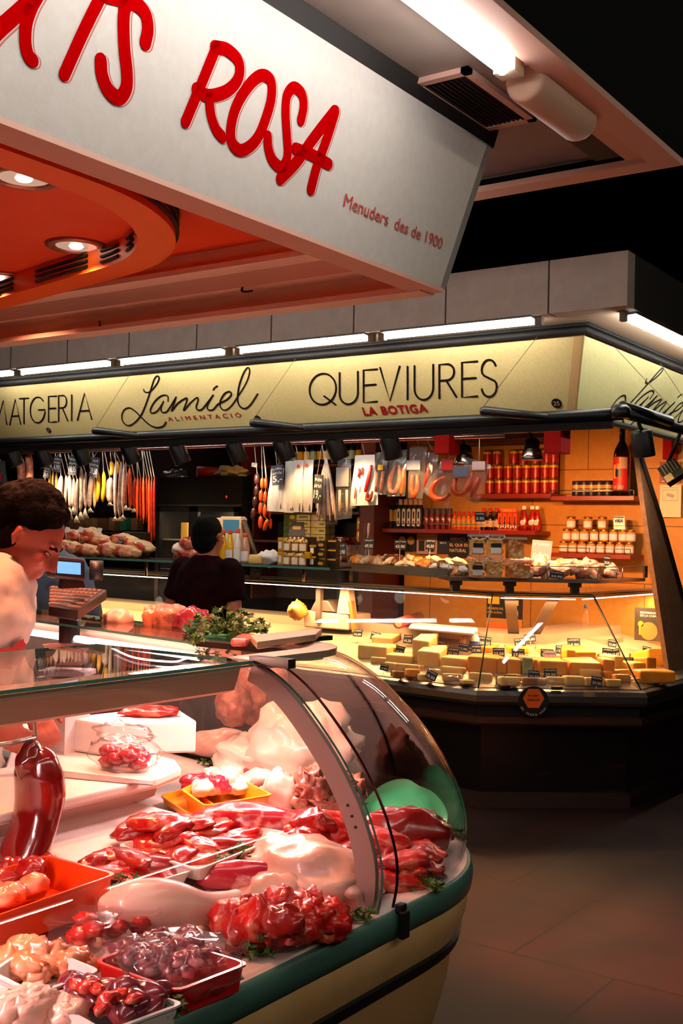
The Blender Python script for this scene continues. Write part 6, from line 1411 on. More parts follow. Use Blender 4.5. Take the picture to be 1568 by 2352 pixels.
for i, (p, w, m) in enumerate([([(825, 1076), (823, 1096)], 9, 'red'), ([(816, 1120), (814, 1145)], 6, 'oran'), ([(827, 1118), (826, 1132)], 4, 'oran'), ([(853, 1068), (845, 1105), (838, 1130)], 10, 'red'), ([(843, 1130), (842, 1146), (850, 1146), (855, 1128)], 8, 'red'), ([(832, 1074), (830, 1092)], 7, 'red')]):
    t_ = aty(p[0][0], p[0][1], HY - .035); s = (t_ - CAM).dot(-_b) / F_PX
    tag(obj('small_sausage', MB().tube(crom([aty(u, v, HY - .026) for u, v in p], 5), [w * s * .3, w * s * .5, w * s * .5, w * s * .3], 10), msa[m]), ['stub of two red sausages at the top of the white bag', 'small orange sausage low in the white bag', 'tiny orange sausage in the middle of the white bag', 'long red sausage slanting across the white bag', 'curled red sausage at the foot of the white bag', 'second red stub at the top of the white bag'][i], 'sausage')
packet([(862, 1040), (893, 1036), (888, 1136), (860, 1136)], 'film bag of two thick reddish sausages with an orange seal', inner=[('brown', [(865, 1085), (863, 1128)], 11), ('brown', [(880, 1082), (874, 1130)], 11)], label=[(mcy, (872, 884, 1068, 1080))])
packet([(893, 1040), (935, 1032), (930, 1140), (888, 1140)], 'film bag with a horseshoe of orange red sausage', inner=[('brown', [(908, 1068), (896, 1100), (895, 1126), (908, 1128), (917, 1100), (916, 1068)], 9), ('oran', [(926, 1075), (925, 1110), (920, 1136)], 8)])
packet([(940, 1020), (982, 1018), (970, 1146), (936, 1144)], 'tall film bag with a slate label over an orange sausage loop', inner=[('oran', [(947, 1090), (944, 1120), (950, 1140), (958, 1120), (958, 1090)], 9)], label=[(mblu, (938, 970, 1057, 1080))])
packet([(978, 1036), (1008, 1034), (1000, 1130), (972, 1130)], 'film bag of dark red sausage behind the ring chorizo bag', HY + .04, inner=[('red', [(986, 1065), (982, 1090), (976, 1118)], 10)])
packet([(1016, 1052), (1046, 1070), (1030, 1168), (968, 1130)], 'tilted film bag with a red label round an orange ring chorizo', HY - .03, inner=[('oran', [(1022, 1095), (1000, 1110), (992, 1130), (1000, 1144), (1018, 1146), (1032, 1134)], 12)], label=[(mtr, (1018, 1044, 1056, 1080))])
packet([(1072, 1050), (1128, 1068), (1098, 1160), (1036, 1132)], 'tilted film bag of two orange chorizos, beside the red cans', HY - .04, inner=[('oran', [(1046, 1098), (1042, 1125), (1056, 1134), (1074, 1122), (1084, 1085)], 13), ('oran', [(1100, 1095), (1092, 1118), (1082, 1142)], 11)], label=[(mblu, (1044, 1080, 1072, 1096)), (M('label_pale_pink', '#e0b8b0', .5), (1088, 1118, 1060, 1080))])
packet([(-8, 1060), (12, 1058), (18, 1126), (-12, 1126)], 'pale bag with a red and yellow print at the photo edge', label=[(mtr, (-2, 8, 1088, 1106)), (mcy, (-6, 2, 1084, 1092))])
# slate cards hanging in the sausages
for (x, vb, w, h, pr, ro, lab) in ((105, 1098, 20, 26, '26,95', .15, 'small slate card chalked over the first white sausage'), (129, 1084, 24, 36, '6,90', .12, 'tall slate card hanging above the yellow sausages'), (165, 1091, 29, 44, '18,95', .1, 'slate card hanging below the spotlight, in front of the chalky white sausages'), (213, 1096, 28, 46, '39,50', .18, 'slate card hanging over the greyish sausages, tilted most'), (638, 1114, 34, 46, '5,-', -.1, 'largest slate price card on the white paper packets'), (727, 1156, 25, 66, '19,-', .08, 'tall narrow black card between paper packets and dry sausages')):
    P = aty(x, vb, HY - .055); s = (P - CAM).dot(-_b) / F_PX; c_t = card(P, w * s, h * s, pr, lab, 0.0, 0, ro, mchalk if x > 700 else M('slate_card', '#3a3a48', .55), lines=2, name='hanging_price_card')
    obj('string', MB().tube([P + V((0, .0, h * s * .98)), V((P.x, HY - .01, RZ))], .0015, 5), mtie, c_t)
t = card(aty(585, 1330, 6.22), .10, .11, '10,00', 'grey price card hanging on the counter front by the customer', .05, 0, .05, M('card_grey', '#6c6a6e', .5), lines=2)
obj('string', MB().tube([aty(585, 1330, 6.22) + V((0, .0, .10)), aty(585, 1300, 6.35)], .0015, 5), mtie, t)

# posts, refrigerator, shelving
struct('trim_1', MB().span((aty(853, 1100, 7.75).x, 7.6, 0), (aty(884, 1100, 7.75).x, 7.998, 2.66)), M('post_dark_red', '#4a0e0a', .45), base=False)
struct('trim_2', MB().span((aty(560, 1100, 7.75).x, 7.7, 0), (aty(588, 1100, 7.75).x, 7.998, 2.66)), M('post_red', '#6d120c', .45), base=False)
fr = thing('refrigerator', (-6.85, 7.75, 0), 'black two-door glass refrigerator behind the customer, with a paper roll on top', 'refrigerator')
x0, x1 = aty(366, 1130, 7.5).x, aty(556, 1130, 7.5).x; zt_, zm, = aty(460, 1095, 7.5).z, aty(460, 1160, 7.5).z
mfr = M('fridge_black', '#0c0c0d', .35)
b = MB().span((x0, 7.5, zm), (x1, 7.99, zt_)); b.span((x0, 7.90, 0), (x1, 7.99, zm)); b.span((x0, 7.5, 0), (x0 + .03, 7.9, zm)); b.span((x1 - .03, 7.5, 0), (x1, 7.9, zm)); b.span((x0, 7.5, 0), (x1, 7.9, .3)); obj('cabinet', b, mfr, fr)
xm = (x0 + x1) / 2 - .03
for k, (a, c) in enumerate(((x0 + .005, xm - .005), (xm + .005, x1 - .005))):
    b = MB(); 
    for lo, hi in (((a, 7.46, .32), (a + .045, 7.495, zm - .02)), ((c - .05, 7.46, .32), (c, 7.495, zm - .02)), ((a, 7.46, zm - .06), (c, 7.495, zm - .02)), ((a, 7.46, .32), (c, 7.495, .38))): b.span(lo, hi)
    d = obj('door', b, mfr, fr); obj('pane', MB().span((a + .045, 7.475, .38), (c - .05, 7.481, zm - .06)), mgl2, d); obj('handle', MB().cyl((c - .02, 7.44, 1.0), (c - .02, 7.44, 1.3), .01), mchrome, d)
b = MB()
for z in (1.30, 1.50): b.span((x0 + .03, 7.52, z - .012), (x1 - .03, 7.9, z))
obj('shelf', b, M('fridge_shelf', '#b9b0a6', .4), fr)
obj('indicator', MB().box((aty(520, 1141, 7.5).x, 7.498, aty(520, 1141, 7.5).z), (.008, .006, .018)), M('led_red', '#ff2010', .4, emit=4), fr)
obj('metal_strip', MB().span((x0, 7.485, zm - .008), (x1, 7.5, zm + .004)), mchrome, fr)
light('AREA', 'fridge_lamp', ((x0 + x1) / 2, 7.6, zm - .03), 6.0, (1, .80, .55), fr, .5, .1)
for i, (u, z, sz, m, lab) in enumerate([(393, 1.502, (.10, .1, .11), M('carton_tan', '#b59a80', .6), 'printed carton on the upper refrigerator shelf'), (425, 1.502, (.09, .02, .15), mylab, 'yellow packet standing on the upper refrigerator shelf'), (380, 1.302, (.06, .06, .07), mtr, 'red pot on the lower refrigerator shelf'), (397, 1.302, (.09, .06, .10), M('carton_tan'), 'tan pack on the lower refrigerator shelf'), (420, 1.302, (.07, .06, .13), mwht, 'cream carton on the lower refrigerator shelf'), (510, 1.502, (.16, .1, .06), mgl_, 'grey tray on the upper shelf behind the second door')]):
    p = aty(u, 1200, 7.7); tag(obj('food_pack', MB().box((p.x, 7.7, z + sz[2] / 2), sz), m, bevel=.006), lab, 'pack')
p0, p1 = aty(452, 1081, 7.6), aty(520, 1079, 7.8); p0.z = p1.z = zt_ + .052
b = MB().tube([p0, p1], .05, 18); b.tube([p0 + (p0 - p1).normalized() * .002, p0], .022, 12, 1)
tag(obj('paper_roll', b, [M('roll_red', '#b3260f', .5), mblack]), 'red wrapping roll on top of the black refrigerator', 'roll')
tag(obj('crumpled_paper', MB().blob(aty(533, 1085, 7.65) + V((0, 0, -.005)), (.16, .07, .055), None, .6, 3, 700, 24, 14), M('paper_ivory', '#c9b07a', .7)), 'crumpled ivory paper on the refrigerator top', 'paper')
tag(obj('plastic_bag', MB().blob(aty(405, 1088, 7.65), (.13, .06, .04), None, .6, 3, 701, 22, 12), mfilm), 'crumpled clear bag on the refrigerator top', 'bag')
# tier along the long bay
b = MB(); a, c = atz(-40, 1268, 1.38), atz(757, 1304, 1.345); nrm_ = V((-(c - a).y, (c - a).x, 0)).normalized()
b.prism([a, c, c + nrm_ * .5, a + nrm_ * .5], (0, 0, -.014)); 
t = thing('display_shelf', a.lerp(c, .5), 'dark glass-edged shelf along the long bay carrying hams, bottles and honey', 'shelf'); obj('shelf_board', b, M('shelf_black', '#1a1512', .25), t)
b = MB()
for u in (.2, .45, .7, .9): p = a.lerp(c, u) + nrm_ * .25; b.cyl(p - V((0, 0, .014)), V((p.x, p.y, 1.235)), .012, n=8)
obj('bracket', b, mchrome, t); obj('edge_strip', MB().prism([a, c, c - nrm_ * .006, a - nrm_ * .006], (0, 0, -.016)), mgle, t)
def tz(u, v, back=0.0):
    q = (u + 40) / 797; p = a.lerp(c, q); d = sight(u, v); n_ = (nrm_.x, nrm_.y)
    t_ = (p + nrm_ * back).dot(nrm_) / V((d.x, d.y, 0)).dot(nrm_); r = CAM + d * t_; r.z = lerp(1.38, 1.345, q); return r
mham = M('ham_red', '#b02c12', .35, mix=('#e8a070', 16, .45, .65), coat=.4); mhfat = M('ham_fat', '#e6c08a', .45, mix=('#c98a50', 12, .45, .7), coat=.3)
for i, (u, v, rx, rz, lab, bk, up) in enumerate([(150, 1258, .10, .06, 'cured ham piece at the cashier end of the shelf', .1, 0), (178, 1240, .11, .06, 'cured ham piece under the first white card', .3, .08), (208, 1236, .11, .07, 'ham piece with a red cut face, second from the white leaning card', .3, .08), (172, 1262, .10, .055, 'pale ham joint on the lower row beside the blue shirt', .1, 0), (206, 1268, .13, .045, 'greyish ham joint lying flat in the lower row', .08, 0), (240, 1245, .14, .05, 'long ham joint sloping down under the white leaning card', .25, .06), (253, 1266, .10, .055, 'fatty ham end in the lower row', .08, 0), (290, 1268, .13, .05, 'ham with the largest dark red cut face', .08, 0), (285, 1246, .12, .05, 'upper ham with a netted red cut face', .25, .08), (320, 1256, .12, .05, 'pale ham shank pointing at the red sausages', .2, .04)]):
    p = tz(u, 1275, bk); k = thing('ham', p, lab, 'ham'); b = MB().blob(p + V((0, 0, rz * .9 + up)), (rx, .07, rz), Euler((0, .12, .1)).to_matrix(), .25, 1.8, 720 + i, 22, 14); obj('meat', b, mhfat, k)
    b = MB().blob(p + V((.0, -.052, rz * .9 + up)), (rx * .8, .026, rz * .8), Euler((0, .12, .1)).to_matrix(), .25, 1.8, 740 + i, 18, 10); obj('cut_face', b, mham, k)
for (u, v, lab, m) in ((152, 1222, 'small white card on the hams nearest the cashier', mlidw), (183, 1222, 'small white card on the second ham', mlidw), (226, 1224, 'white leaning card on the long ham', mlidw), (275, 1248, 'small printed card between the cut hams', mchalk)):
    p = tz(u, 1275, .12); q = aty(u, v, p.y); s = (q - CAM).dot(-_b) / F_PX; card(q, 14 * s, 12 * s, '29,9', lab, .3, 0, .15, m, stalk=max(.01, q.z - p.z - .10))
p = tz(306, 1250, .42); tag(obj('monitor', MB().span((p.x - .12, p.y, p.z + .0), (p.x + .12, p.y + .06, p.z + .19)), mfr, bevel=.01), 'black box standing behind the hams', 'box')
for i in range(7):
    u = 150 + 26 * i; p = aty(u, 1216, 7.7); tag(obj('carton', MB().box((p.x, 7.75, p.z + .05), (.08, .08, .12), (0, .15 * math.sin(i * 2), 0)), [M('carton_brown', '#6a4a2c', .6), M('carton_tan2', '#8d6a42', .6), M('carton_green', '#1f6a4a', .6)][0 if i % 3 == 0 else (2 if i == 5 else 1)]), '%s small carton from the left on the dark shelf behind the hams' % ORD[i], 'carton')
pa, pc = aty(130, 1217, 7.7), aty(345, 1217, 7.7)
tag(obj('wall_shelf', MB().span((pa.x, 7.6, pa.z - .03), (pc.x, 7.998, pa.z - .012)), M('shelf_dark'), bevel=.002), 'dark wall shelf behind the hams carrying small cartons', 'shelf')
# vacuum packs, bottles, scale, cheese, paper by the customer
for i, (u, up, rx, lab, m) in enumerate([(430, .0, .09, 'lowest vacuum pack of red meat beside the customer', mham), (434, .075, .075, 'topmost vacuum pack of red meat beside the customer', mham), (412, .03, .06, 'pale vacuum pack leaning on the red ones', M('pack_white'))]):
    p = tz(u, 1282, .12); tag(obj('meat_pack', MB().blob(p + V((0, 0, .045 + up)), (rx, .05, .045), Euler((0, .2 * i, .3)).to_matrix(), .3, 2, 760 + i, 18, 11), m), lab, 'meat pack')
def juice(u, v0, v1, w, m, lab, mlab=None):
    p = tz(u, v1, .12); s = (p - CAM).dot(-_b) / F_PX; h = (v1 - v0) * s; r = w * s / 2; t = thing('juice_bottle', p, lab, 'bottle')
    obj('body', MB().lathe([(r * .92, 0), (r, .006), (r, h * .48), (r * .92, h * .56), (r * .5, h * .82), (r * .42, h * .88)], p, 18), m, t)
    obj('cap', MB().lathe([(r * .5, h * .87), (r * .52, h * .88), (r * .52, h * .985), (r * .45, h)], p, 14), M('cap_orange', '#e8541c', .4), t)
    b = MB(); curved((p.x, p.y), r + .001, -1.3, 1.3, p.z + h * .08, p.z + h * .4, 0, b); obj('label', b, mlab or mlidw, t)
mjy = M('juice_yellow', '#f0b418', .2, coat=.8); mjw = M('milk_white', '#f0e2d0', .25, coat=.6); mjp = M('smoothie_pink', '#c98a6a', .25, coat=.6)
juice(512, 1210, 1286, 15, mjy, 'slim yellow juice bottle half behind the customer', mjy); juice(527, 1212, 1287, 19, mjy, 'yellow juice bottle with a white label'); juice(545, 1208, 1287, 19, mjw, 'white milk bottle with an orange cap, tallest'); juice(563, 1217, 1287, 21, mjp, 'pinkish brown smoothie bottle with an orange cap')
p = tz(530, 1240, .40); t = thing('weighing_scale', p, 'beige weighing scale with a blue grey screen behind the juice bottles', 'scale')
q0, q1 = aty(486, 1205, p.y), aty(556, 1190, p.y)
b = MB().span((q0.x, p.y, q0.z), (q1.x, p.y + .06, q1.z)); b.span((aty(508, 1200, p.y).x, p.y - .01, p.z + .1), (aty(555, 1200, p.y).x, p.y + .05, q1.z + .01)); b.span((p.x - .05, p.y, p.z), (p.x + .05, p.y + .05, p.z + .2)); obj('housing', b, M('scale_beige', '#c9b59c', .45), t, bevel=.006)
a0_, a1_ = aty(512, 1222, p.y - .012), aty(549, 1194, p.y - .012); obj('screen', MB().span((a0_.x, p.y - .014, a0_.z), (a1_.x, p.y - .0105, a1_.z)), M('screen_blue_grey', '#2c4a5a', .3, emit=.5, ecol='#4a7f96'), t)
tag(obj('support_bar', MB().tube([aty(560, 1195, p.y), aty(592, 1284, p.y - .1)], .022, 4, flat=.4), M('arm_brown', '#4a3a30', .5)), 'slanted dark arm beside the juice bottles', 'arm')
p = tz(589, 1290, .08); k = thing('cheese', p, 'pale half cheese beside the smoothie bottle', 'cheese'); obj('paste', MB().lathe([(.055, 0), (.058, .01), (.055, .055), (.045, .065)], p, 18), mchC, k)
tag(obj('paper_parcel', MB().blob(tz(618, 1292, .1) + V((0, 0, .045)), (.085, .06, .055), None, .45, 2.6, 770, 20, 12), mpaper), 'crumpled white paper parcel beside the half cheese', 'parcel')
# honey, tins and boxes
mhn = M('honey_amber', '#b8701c', .15, coat=.9); mcloth = M('cloth_cap', '#d9b86a', .7, mix=('#4a2410', 60, .5, .55)); mhl = M('honey_label', '#efe0c4', .5)
hj = None
zj = tz(677, 1302, .06)
jars_done = 0
for row in (0, 1):
    for i, u in enumerate((660, 678, 695)):
        p = tz(u, 1302, .07) + V((0, 0, .094 * row)); lab = '%s cloth-capped honey jar from the left in the %s row' % (ORD[i], 'upper' if row else 'lower')
        if hj is None:
            hj = thing('honey_jar', p, lab, 'jar', 'cloth-capped honey jars'); obj('glass_body', MB().lathe([(.026, 0), (.029, .005), (.029, .06), (.024, .068)], p, 16), mhn, hj); obj('cloth_cap', MB().lathe([(.030, .062), (.031, .068), (.028, .086), (.015, .0935)], p, 14), mcloth, hj)
            b = MB(); curved((p.x, p.y), .0297, -.9, .9, p.z + .01, p.z + .055, 0, b); obj('label', b, mhl, hj)
        else: dup(hj, p, .2 * i, lab)
p = tz(680, 1302, .22); t = thing('honey_carrier', p + V((0, 0, .0)), 'dark cardboard carrier with a grip hole behind the honey jars', 'carrier'); ax = V((1, 0, 0))
b = MB(); hw = .075; zc_ = p.z
b.span((p.x - hw, p.y, zc_), (p.x + hw, p.y + .08, zc_ + .2)); obj('box', b, M('carrier_brown', '#5a3418', .6), t)
b = MB(); P_ = [V((p.x - hw, p.y - .002, zc_ + .2)), V((p.x + hw, p.y - .002, zc_ + .2)), V((p.x + hw * .72, p.y - .002, zc_ + .30)), V((p.x - hw * .72, p.y - .002, zc_ + .30))]; b.prism(P_, (0, .004, 0)); obj('handle', b, M('carrier_grey', '#4a464c', .6), t)
obj('grip_hole', MB().stroke([V((p.x - .025, p.y - .003, zc_ + .26)), V((p.x + .025, p.y - .003, zc_ + .26))], .025, (0, -1, 0), .001), M('hole_tan', '#c9a060', .5), t)
b = MB()
for i in range(4): b.box((p.x - .055 + .036 * i, p.y - .002, zc_ + .17), (.012, .003, .05))
obj('stripe', b, mhl, t)
mtk = M('tin_black', '#1c160c', .35)
for row in range(3):
    for i, (u, w, hgt, m) in enumerate(((644, .05, .095, mylab), (718, .055, .075, mtk), (741, .05, .062, M('lid_bronze', '#5a4a2c', .35, .6)), (762, .066, .062, mtk))):
        if row == 2 and i < 2: continue
        p = tz(u, 1303, .06) + V((0, 0, hgt * row)); lab = '%s in the %s row' % (['yellow topped jar with a cream label beside the honey', 'black tin with a yellow band and white label', 'round bronze lidded pot beside the yellow boxes', 'black and yellow box at the bucket end of the honey shelf'][i], ['lowest', 'second', 'third'][row])
        k = thing('tin' if i in (1, 2) else 'box', p, lab, 'tin' if i in (1, 2) else 'box')
        if i == 2: obj('body', MB().lathe([(.026, 0), (.027, .005), (.027, .045), (.028, .047), (.028, hgt - .002), (.02, hgt)], p, 16), m, k); obj('emblem', MB().stroke([p + V((-.012, -.0282, .025)), p + V((.012, -.0282, .025))], .02, (0, -1, 0), .001), mylab, k)
        else:
            obj('body', MB().box(p + V((0, .02, hgt / 2)), (w, .05, hgt - .002)), m, k, bevel=.003); obj('label', MB().box(p + V((-w * .1, -.006, hgt * .45)), (w * .5, .002, hgt * .5)), mhl if i != 3 else mtk, k); obj('band', MB().box(p + V((0, -.006, hgt * .85)), (w * .98, .002, hgt * .16)), mcy, k)
p = tz(712, 1300, .2); tag(obj('carton', MB().box(p + V((0, 0, .1)), (.06, .06, .2)), mtk, bevel=.003), 'tall black carton between the honey carrier and the tins', 'carton')
tag(obj('carton', MB().box(tz(707, 1288, .05) + V((0, 0, .075)), (.045, .03, .045)), mcy, bevel=.003), 'bright yellow little box between honey jars and tins', 'carton')
# clear bucket with tongs, red jar
p = A1.lerp(B1, .13) + n1 * .35; t = thing('clear_bucket', p, 'clear plastic bucket with two white tongs at the end of the metal tray', 'bucket')
obj('shell', MB().lathe([(.085, 0), (.088, .004), (.108, .17), (.112, .172), (.106, .17), (.084, .006)], p, 24), mtubp, t); obj('filling', MB().blob(p + V((0, 0, .05)), (.075, .075, .05), None, .3, 2.5, 780, 18, 10), M('snack_pale'), t)
for dx, lab in ((.045, 'white tongs standing in the clear bucket, nearer the post'), (.012, 'translucent tongs standing in the clear bucket, behind the white ones')):
    b = MB().tube([p + V((dx, 0, .04)), p + V((dx + .03, 0, .24)), p + V((dx + .035, 0, .29)), p + V((dx + .037, 0, .33))], [.006, .006, .018, .016], 8, flat=.3); tag(obj('tongs', b, mlidw if dx > .02 else mtubp), lab, 'tongs')
p = aty(790, 1240, 7.25); k = thing('storage_jar', V((p.x, 7.25, 1.36)), 'large dark red glass jar behind the clear bucket', 'jar'); pj = V((p.x, 7.25, 1.36)); obj('glass_body', MB().lathe([(.10, 0), (.12, .02), (.12, .14), (.09, .18), (.10, .20)], pj, 22), M('jar_dark_red', '#4a0d0a', .12, coat=.9), k); obj('front_label', MB().blob(pj + V((-.01, -.115, .09)), (.05, .012, .05), None, .2, 2, 3, 14, 8), M('label_rust', '#a8461c', .4), k)
obj('stand', MB().cyl(pj - V((0, 0, 1.36)), pj, .05, n=10), mblack, k)
# shelving behind the rail: lemon boxes, yellow jars, bottles
sh_ = thing('shelf_unit', (-5.7, 7.85, 0), 'dark shelving between the two red posts holding boxes and bottles', 'shelf')
ux0, ux1 = max(x1 + .02, aty(592, 1100, 7.75).x), aty(852, 1100, 7.75).x
obj('back_panel', MB().span((ux0, 7.965, 1.0), (ux1, 7.995, 2.6)), M('shelf_back', '#1a0d08', .7), sh_)
LZ = [aty(700, v, 7.75).z for v in (1242, 1176, 1070, 1013)]
for z in LZ: obj('shelf', MB().span((ux0, 7.62, z - .02), (ux1, 7.965, z)), M('shelf_dark'), sh_)
obj('side', MB().span((ux0, 7.62, 1.0), (ux0 + .02, 7.965, 2.6)), M('shelf_dark'), sh_); obj('side', MB().span((ux1 - .02, 7.62, 1.0), (ux1, 7.965, 2.6)), M('shelf_dark'), sh_)
mlem = M('lemon_yellow', '#d9b01c', .5); mlg = M('box_green', '#2f4a16', .5, mix=('#5a6a20', 12, .4, .6)); mlk = M('box_khaki', '#a8924a', .5, mix=('#c4b070', 8, .4, .6))
bh = (aty(700, 1180, 7.68).z - LZ[0]) / 4
for row in range(4):
    for k, (u0, u1) in enumerate(((655, 715), (717, 750))):
        xa, xb = aty(u0, 1210, 7.68).x, aty(u1, 1210, 7.68).x; z = LZ[0] + bh * row + .001
        bx_ = thing('tea_box', ((xa + xb) / 2, 7.7, z), '%s lemon printed box from the bottom in the %s stack' % (ORD[row], 'wider' if k == 0 else 'narrower'), 'box', 'lemon printed boxes')
        obj('carton', MB().span((xa, 7.66, z), (xb, 7.8, z + bh - .004)), mlk, bx_)
        if k == 0: obj('green_panel', MB().span((xa, 7.658, z + .001), (lerp(xa, xb, .48), 7.66, z + bh - .006)), mlg, bx_); obj('lemon_picture', MB().lathe([(.001, 0), (.02, .001), (.02, .002), (.001, .003)], (lerp(xa, xb, .32), 7.658, z + bh * .45), 14, R=Euler((PI / 2, 0, 0)).to_matrix(), sx=1.5, sy=.9), mlem, bx_)
        obj('title', MB().span((lerp(xa, xb, .58), 7.657, z + bh * .35), (lerp(xa, xb, .9), 7.66, z + bh * .62)), mlg, bx_)
yj = None
for row in range(2):
    for i, u in enumerate((826, 838, 850)):
        p = V((aty(u, 1200, 7.7).x, 7.7, LZ[0] + .001 + .105 * row)); lab = '%s yellow preserve jar from the left in the %s row by the red post' % (ORD[i], 'upper' if row else 'lower')
        if yj is None: yj = tag(obj('preserve_jar', MB().lathe([(.024, 0), (.026, .004), (.026, .08), (.023, .085), (.025, .086, 1), (.025, .1, 1)], p, 14), [M('preserve_yellow', '#c99a20', .25, coat=.7), mredc]), lab, 'jar', 'yellow preserve jars')
        else: dup(yj, p, 0, lab)
mbt = [M('bottle_brown', '#2a1408', .12, coat=1.0), M('bottle_green', '#10200c', .12, coat=1.0), mblack]; mbl = [mcy, mhl, M('label_mint', '#9ab8a4', .5)]
wb = None
for row, z in ((0, LZ[2]), (1, LZ[3]), (2, LZ[1])):
    n_ = 14 if row < 2 else 9
    for i in range(n_):
        u = (644 + 15 * i) if row < 2 else (600 + 4 * i if i < 9 else 0); 
        if row == 2: u = 604 + 26 * i
        p = V((aty(u, 1100, 7.75).x, 7.75, z + .001)); lab = '%s dark bottle from the left on the %s shelf behind the rail' % (ORD[i], ['middle', 'top', 'lower'][row])
        hh_ = .24 if row < 2 else .16; q = MB().lathe([(.028, 0), (.030, .005), (.030, hh_ * .2), (.030, hh_ * .5, 1), (.030, hh_ * .58), (.013, hh_ * .76), (.012, hh_ * .9), (.014, hh_ * .91, 2), (.014, hh_, 2)], p, 12)
        tag(obj('bottle', q, [mbt[i % 3], mbl[(i * 7 + row) % 3], [mredc, mylab, mblack][i % 3]]), lab, 'bottle', 'dark bottles on the shelving behind the rail')
# worktop things seen through the slanted glass
p0, p1 = atz(915, 1432, .985), atz(962, 1418, .985); b = MB().tube([p0, p1], .037, 20); b.tube([p0 - (p1 - p0).normalized() * .003, p0 - (p1 - p0).normalized() * .0005], .024, 14, 1)
tag(obj('film_roll', b, [M('film_roll_red', '#8d1f2c', .3, mix=('#b8404a', 6, .45, .55, (1, 8, 1)), coat=.6), M('roll_core', '#c99a6a', .6)]), 'red cling film roll lying on the cheese worktop', 'roll')
tag(obj('paper_stack', MB().prism([atz(938, 1446, .952), atz(1088, 1460, .952), atz(1095, 1448, .952), atz(945, 1434, .952)], (0, 0, .018)), mpaper, bevel=.006), 'flat stack of pale wrapping paper on the cheese worktop', 'paper')
q = atz(752, 1475, .80); t = thing('slicing_machine', q, 'cream slicing machine on the counter between customer and cheese worktop', 'slicer'); yq = q.y + .6
mslc = M('slicer_cream', '#d9b8a0', .35); B_ = lambda u, v: aty(u, v, 6.55)
b = MB().prism([B_(697, 1440), B_(798, 1448), B_(798, 1412), B_(697, 1402)], (0, .3, 0)); obj('base', b, mslc, t, bevel=.01)
b = MB().prism([B_(772, 1410), B_(806, 1412), B_(798, 1345), B_(782, 1345)], (0, .08, 0)); obj('column', b, mslc, t, bevel=.008)
b = MB().prism([B_(712, 1402), B_(768, 1406), B_(752, 1380), B_(725, 1378)], (0, .2, 0)); obj('guard', b, M('slicer_grey', '#a08a80', .3, .6), t, bevel=.006); obj('wooden_post', MB().prism([B_(808, 1452), B_(816, 1452), B_(806, 1380), B_(799, 1380)], (0, .04, 0)), M('wood_orange', '#b06a2c', .5), t)
tag(obj('ham_chunk', MB().blob(aty(682, 1402, 6.5), (.075, .06, .065), None, .4, 2.4, 790, 20, 12), M('ham_golden', '#c9852c', .45, mix=('#8d4a18', 10, .4, .65))), 'rough golden ham chunk beside the slicing machine', 'ham')
for (u, v0, v1, w, m, cm, lab) in ((1064, 1452, 1492, 22, mjp, M('cap_orange'), 'small peach bottle with an orange cap in the cheese case'), (1090, 1442, 1492, 26, mjw, mlidw, 'white spray-topped bottle with a blue label in the cheese case')):
    p = fdeck(u, v1); s = (p - CAM).dot(-_b) / F_PX; h, r = (v1 - v0) * s, w * s / 2; k = thing('bottle', p, lab, 'bottle'); obj('body', MB().lathe([(r * .9, 0), (r, .005), (r * .9, h * .5), (r * .4, h * .75)], p, 16), m, k); obj('cap', MB().lathe([(r * .45, h * .74), (r * .45, h * .95), (r * .2, h)], p, 12), cm, k)
    if u > 1070: b = MB(); curved((p.x, p.y), r + .001, -1.2, 1.2, p.z + h * .1, p.z + h * .4, 0, b); obj('label', b, M('label_blue', '#3a4aa0', .5), k)
p = aty(1344, 1462, 7.5); k = thing('water_bottle', p, 'clear water bottle with a blue cap behind the angled glass', 'bottle'); s = (p - CAM).dot(-_b) / F_PX
obj('body', MB().lathe([(9 * s, 0), (10 * s, .005), (10 * s, 45 * s), (5 * s, 60 * s), (4 * s, 66 * s)], p, 16), mtubp, k); obj('cap', MB().lathe([(4.5 * s, 65 * s), (4.5 * s, 72 * s), (3 * s, 73 * s)], p, 10), M('cap_blue', '#2a5aa0', .4), k); obj('stand', MB().span((p.x - .2, p.y - .12, 0), (p.x + .2, p.y + .2, p.z)), M('case_steel'), k)
# ================================================================== people
mskin = M('skin_warm', '#b06a4c', .5, mix=('#a35c42', 10, .4, .7), sss=.05); mskin2 = M('skin_cashier_red_lit', '#9a4a36', .5, mix=('#8c402e', 10, .4, .7), sss=.05)  # cashier skin darker and redder: red bounce light put into its colour
mhair = M('hair_black', '#050404', .9, spec=.15, bump=(160, .8)); mhairb = M('hair_dark_brown', '#040202', .9, mix=('#0a0504', 50, .4, .65), spec=.06, bump=(120, .8))
def remeshed(name, mb, mat, parent, vox=.009, sm=6):
    o = obj(name, mb, mat, parent)
    r = o.modifiers.new('remesh', 'REMESH'); r.mode = 'VOXEL'; r.voxel_size = vox; r.use_smooth_shade = True
    s = o.modifiers.new('smooth', 'SMOOTH'); s.factor = .5; s.iterations = sm
    return o
def frame(face):
    f = V((face[0], face[1], 0)).normalized(); return f, V((f.y, -f.x, 0)), V((0, 0, 1))          # forward, right-hand side, up
def limb(mb, pts, rr, n=12, flat=1.0): mb.tube(crom(pts, 4), rr, n, flat=flat)
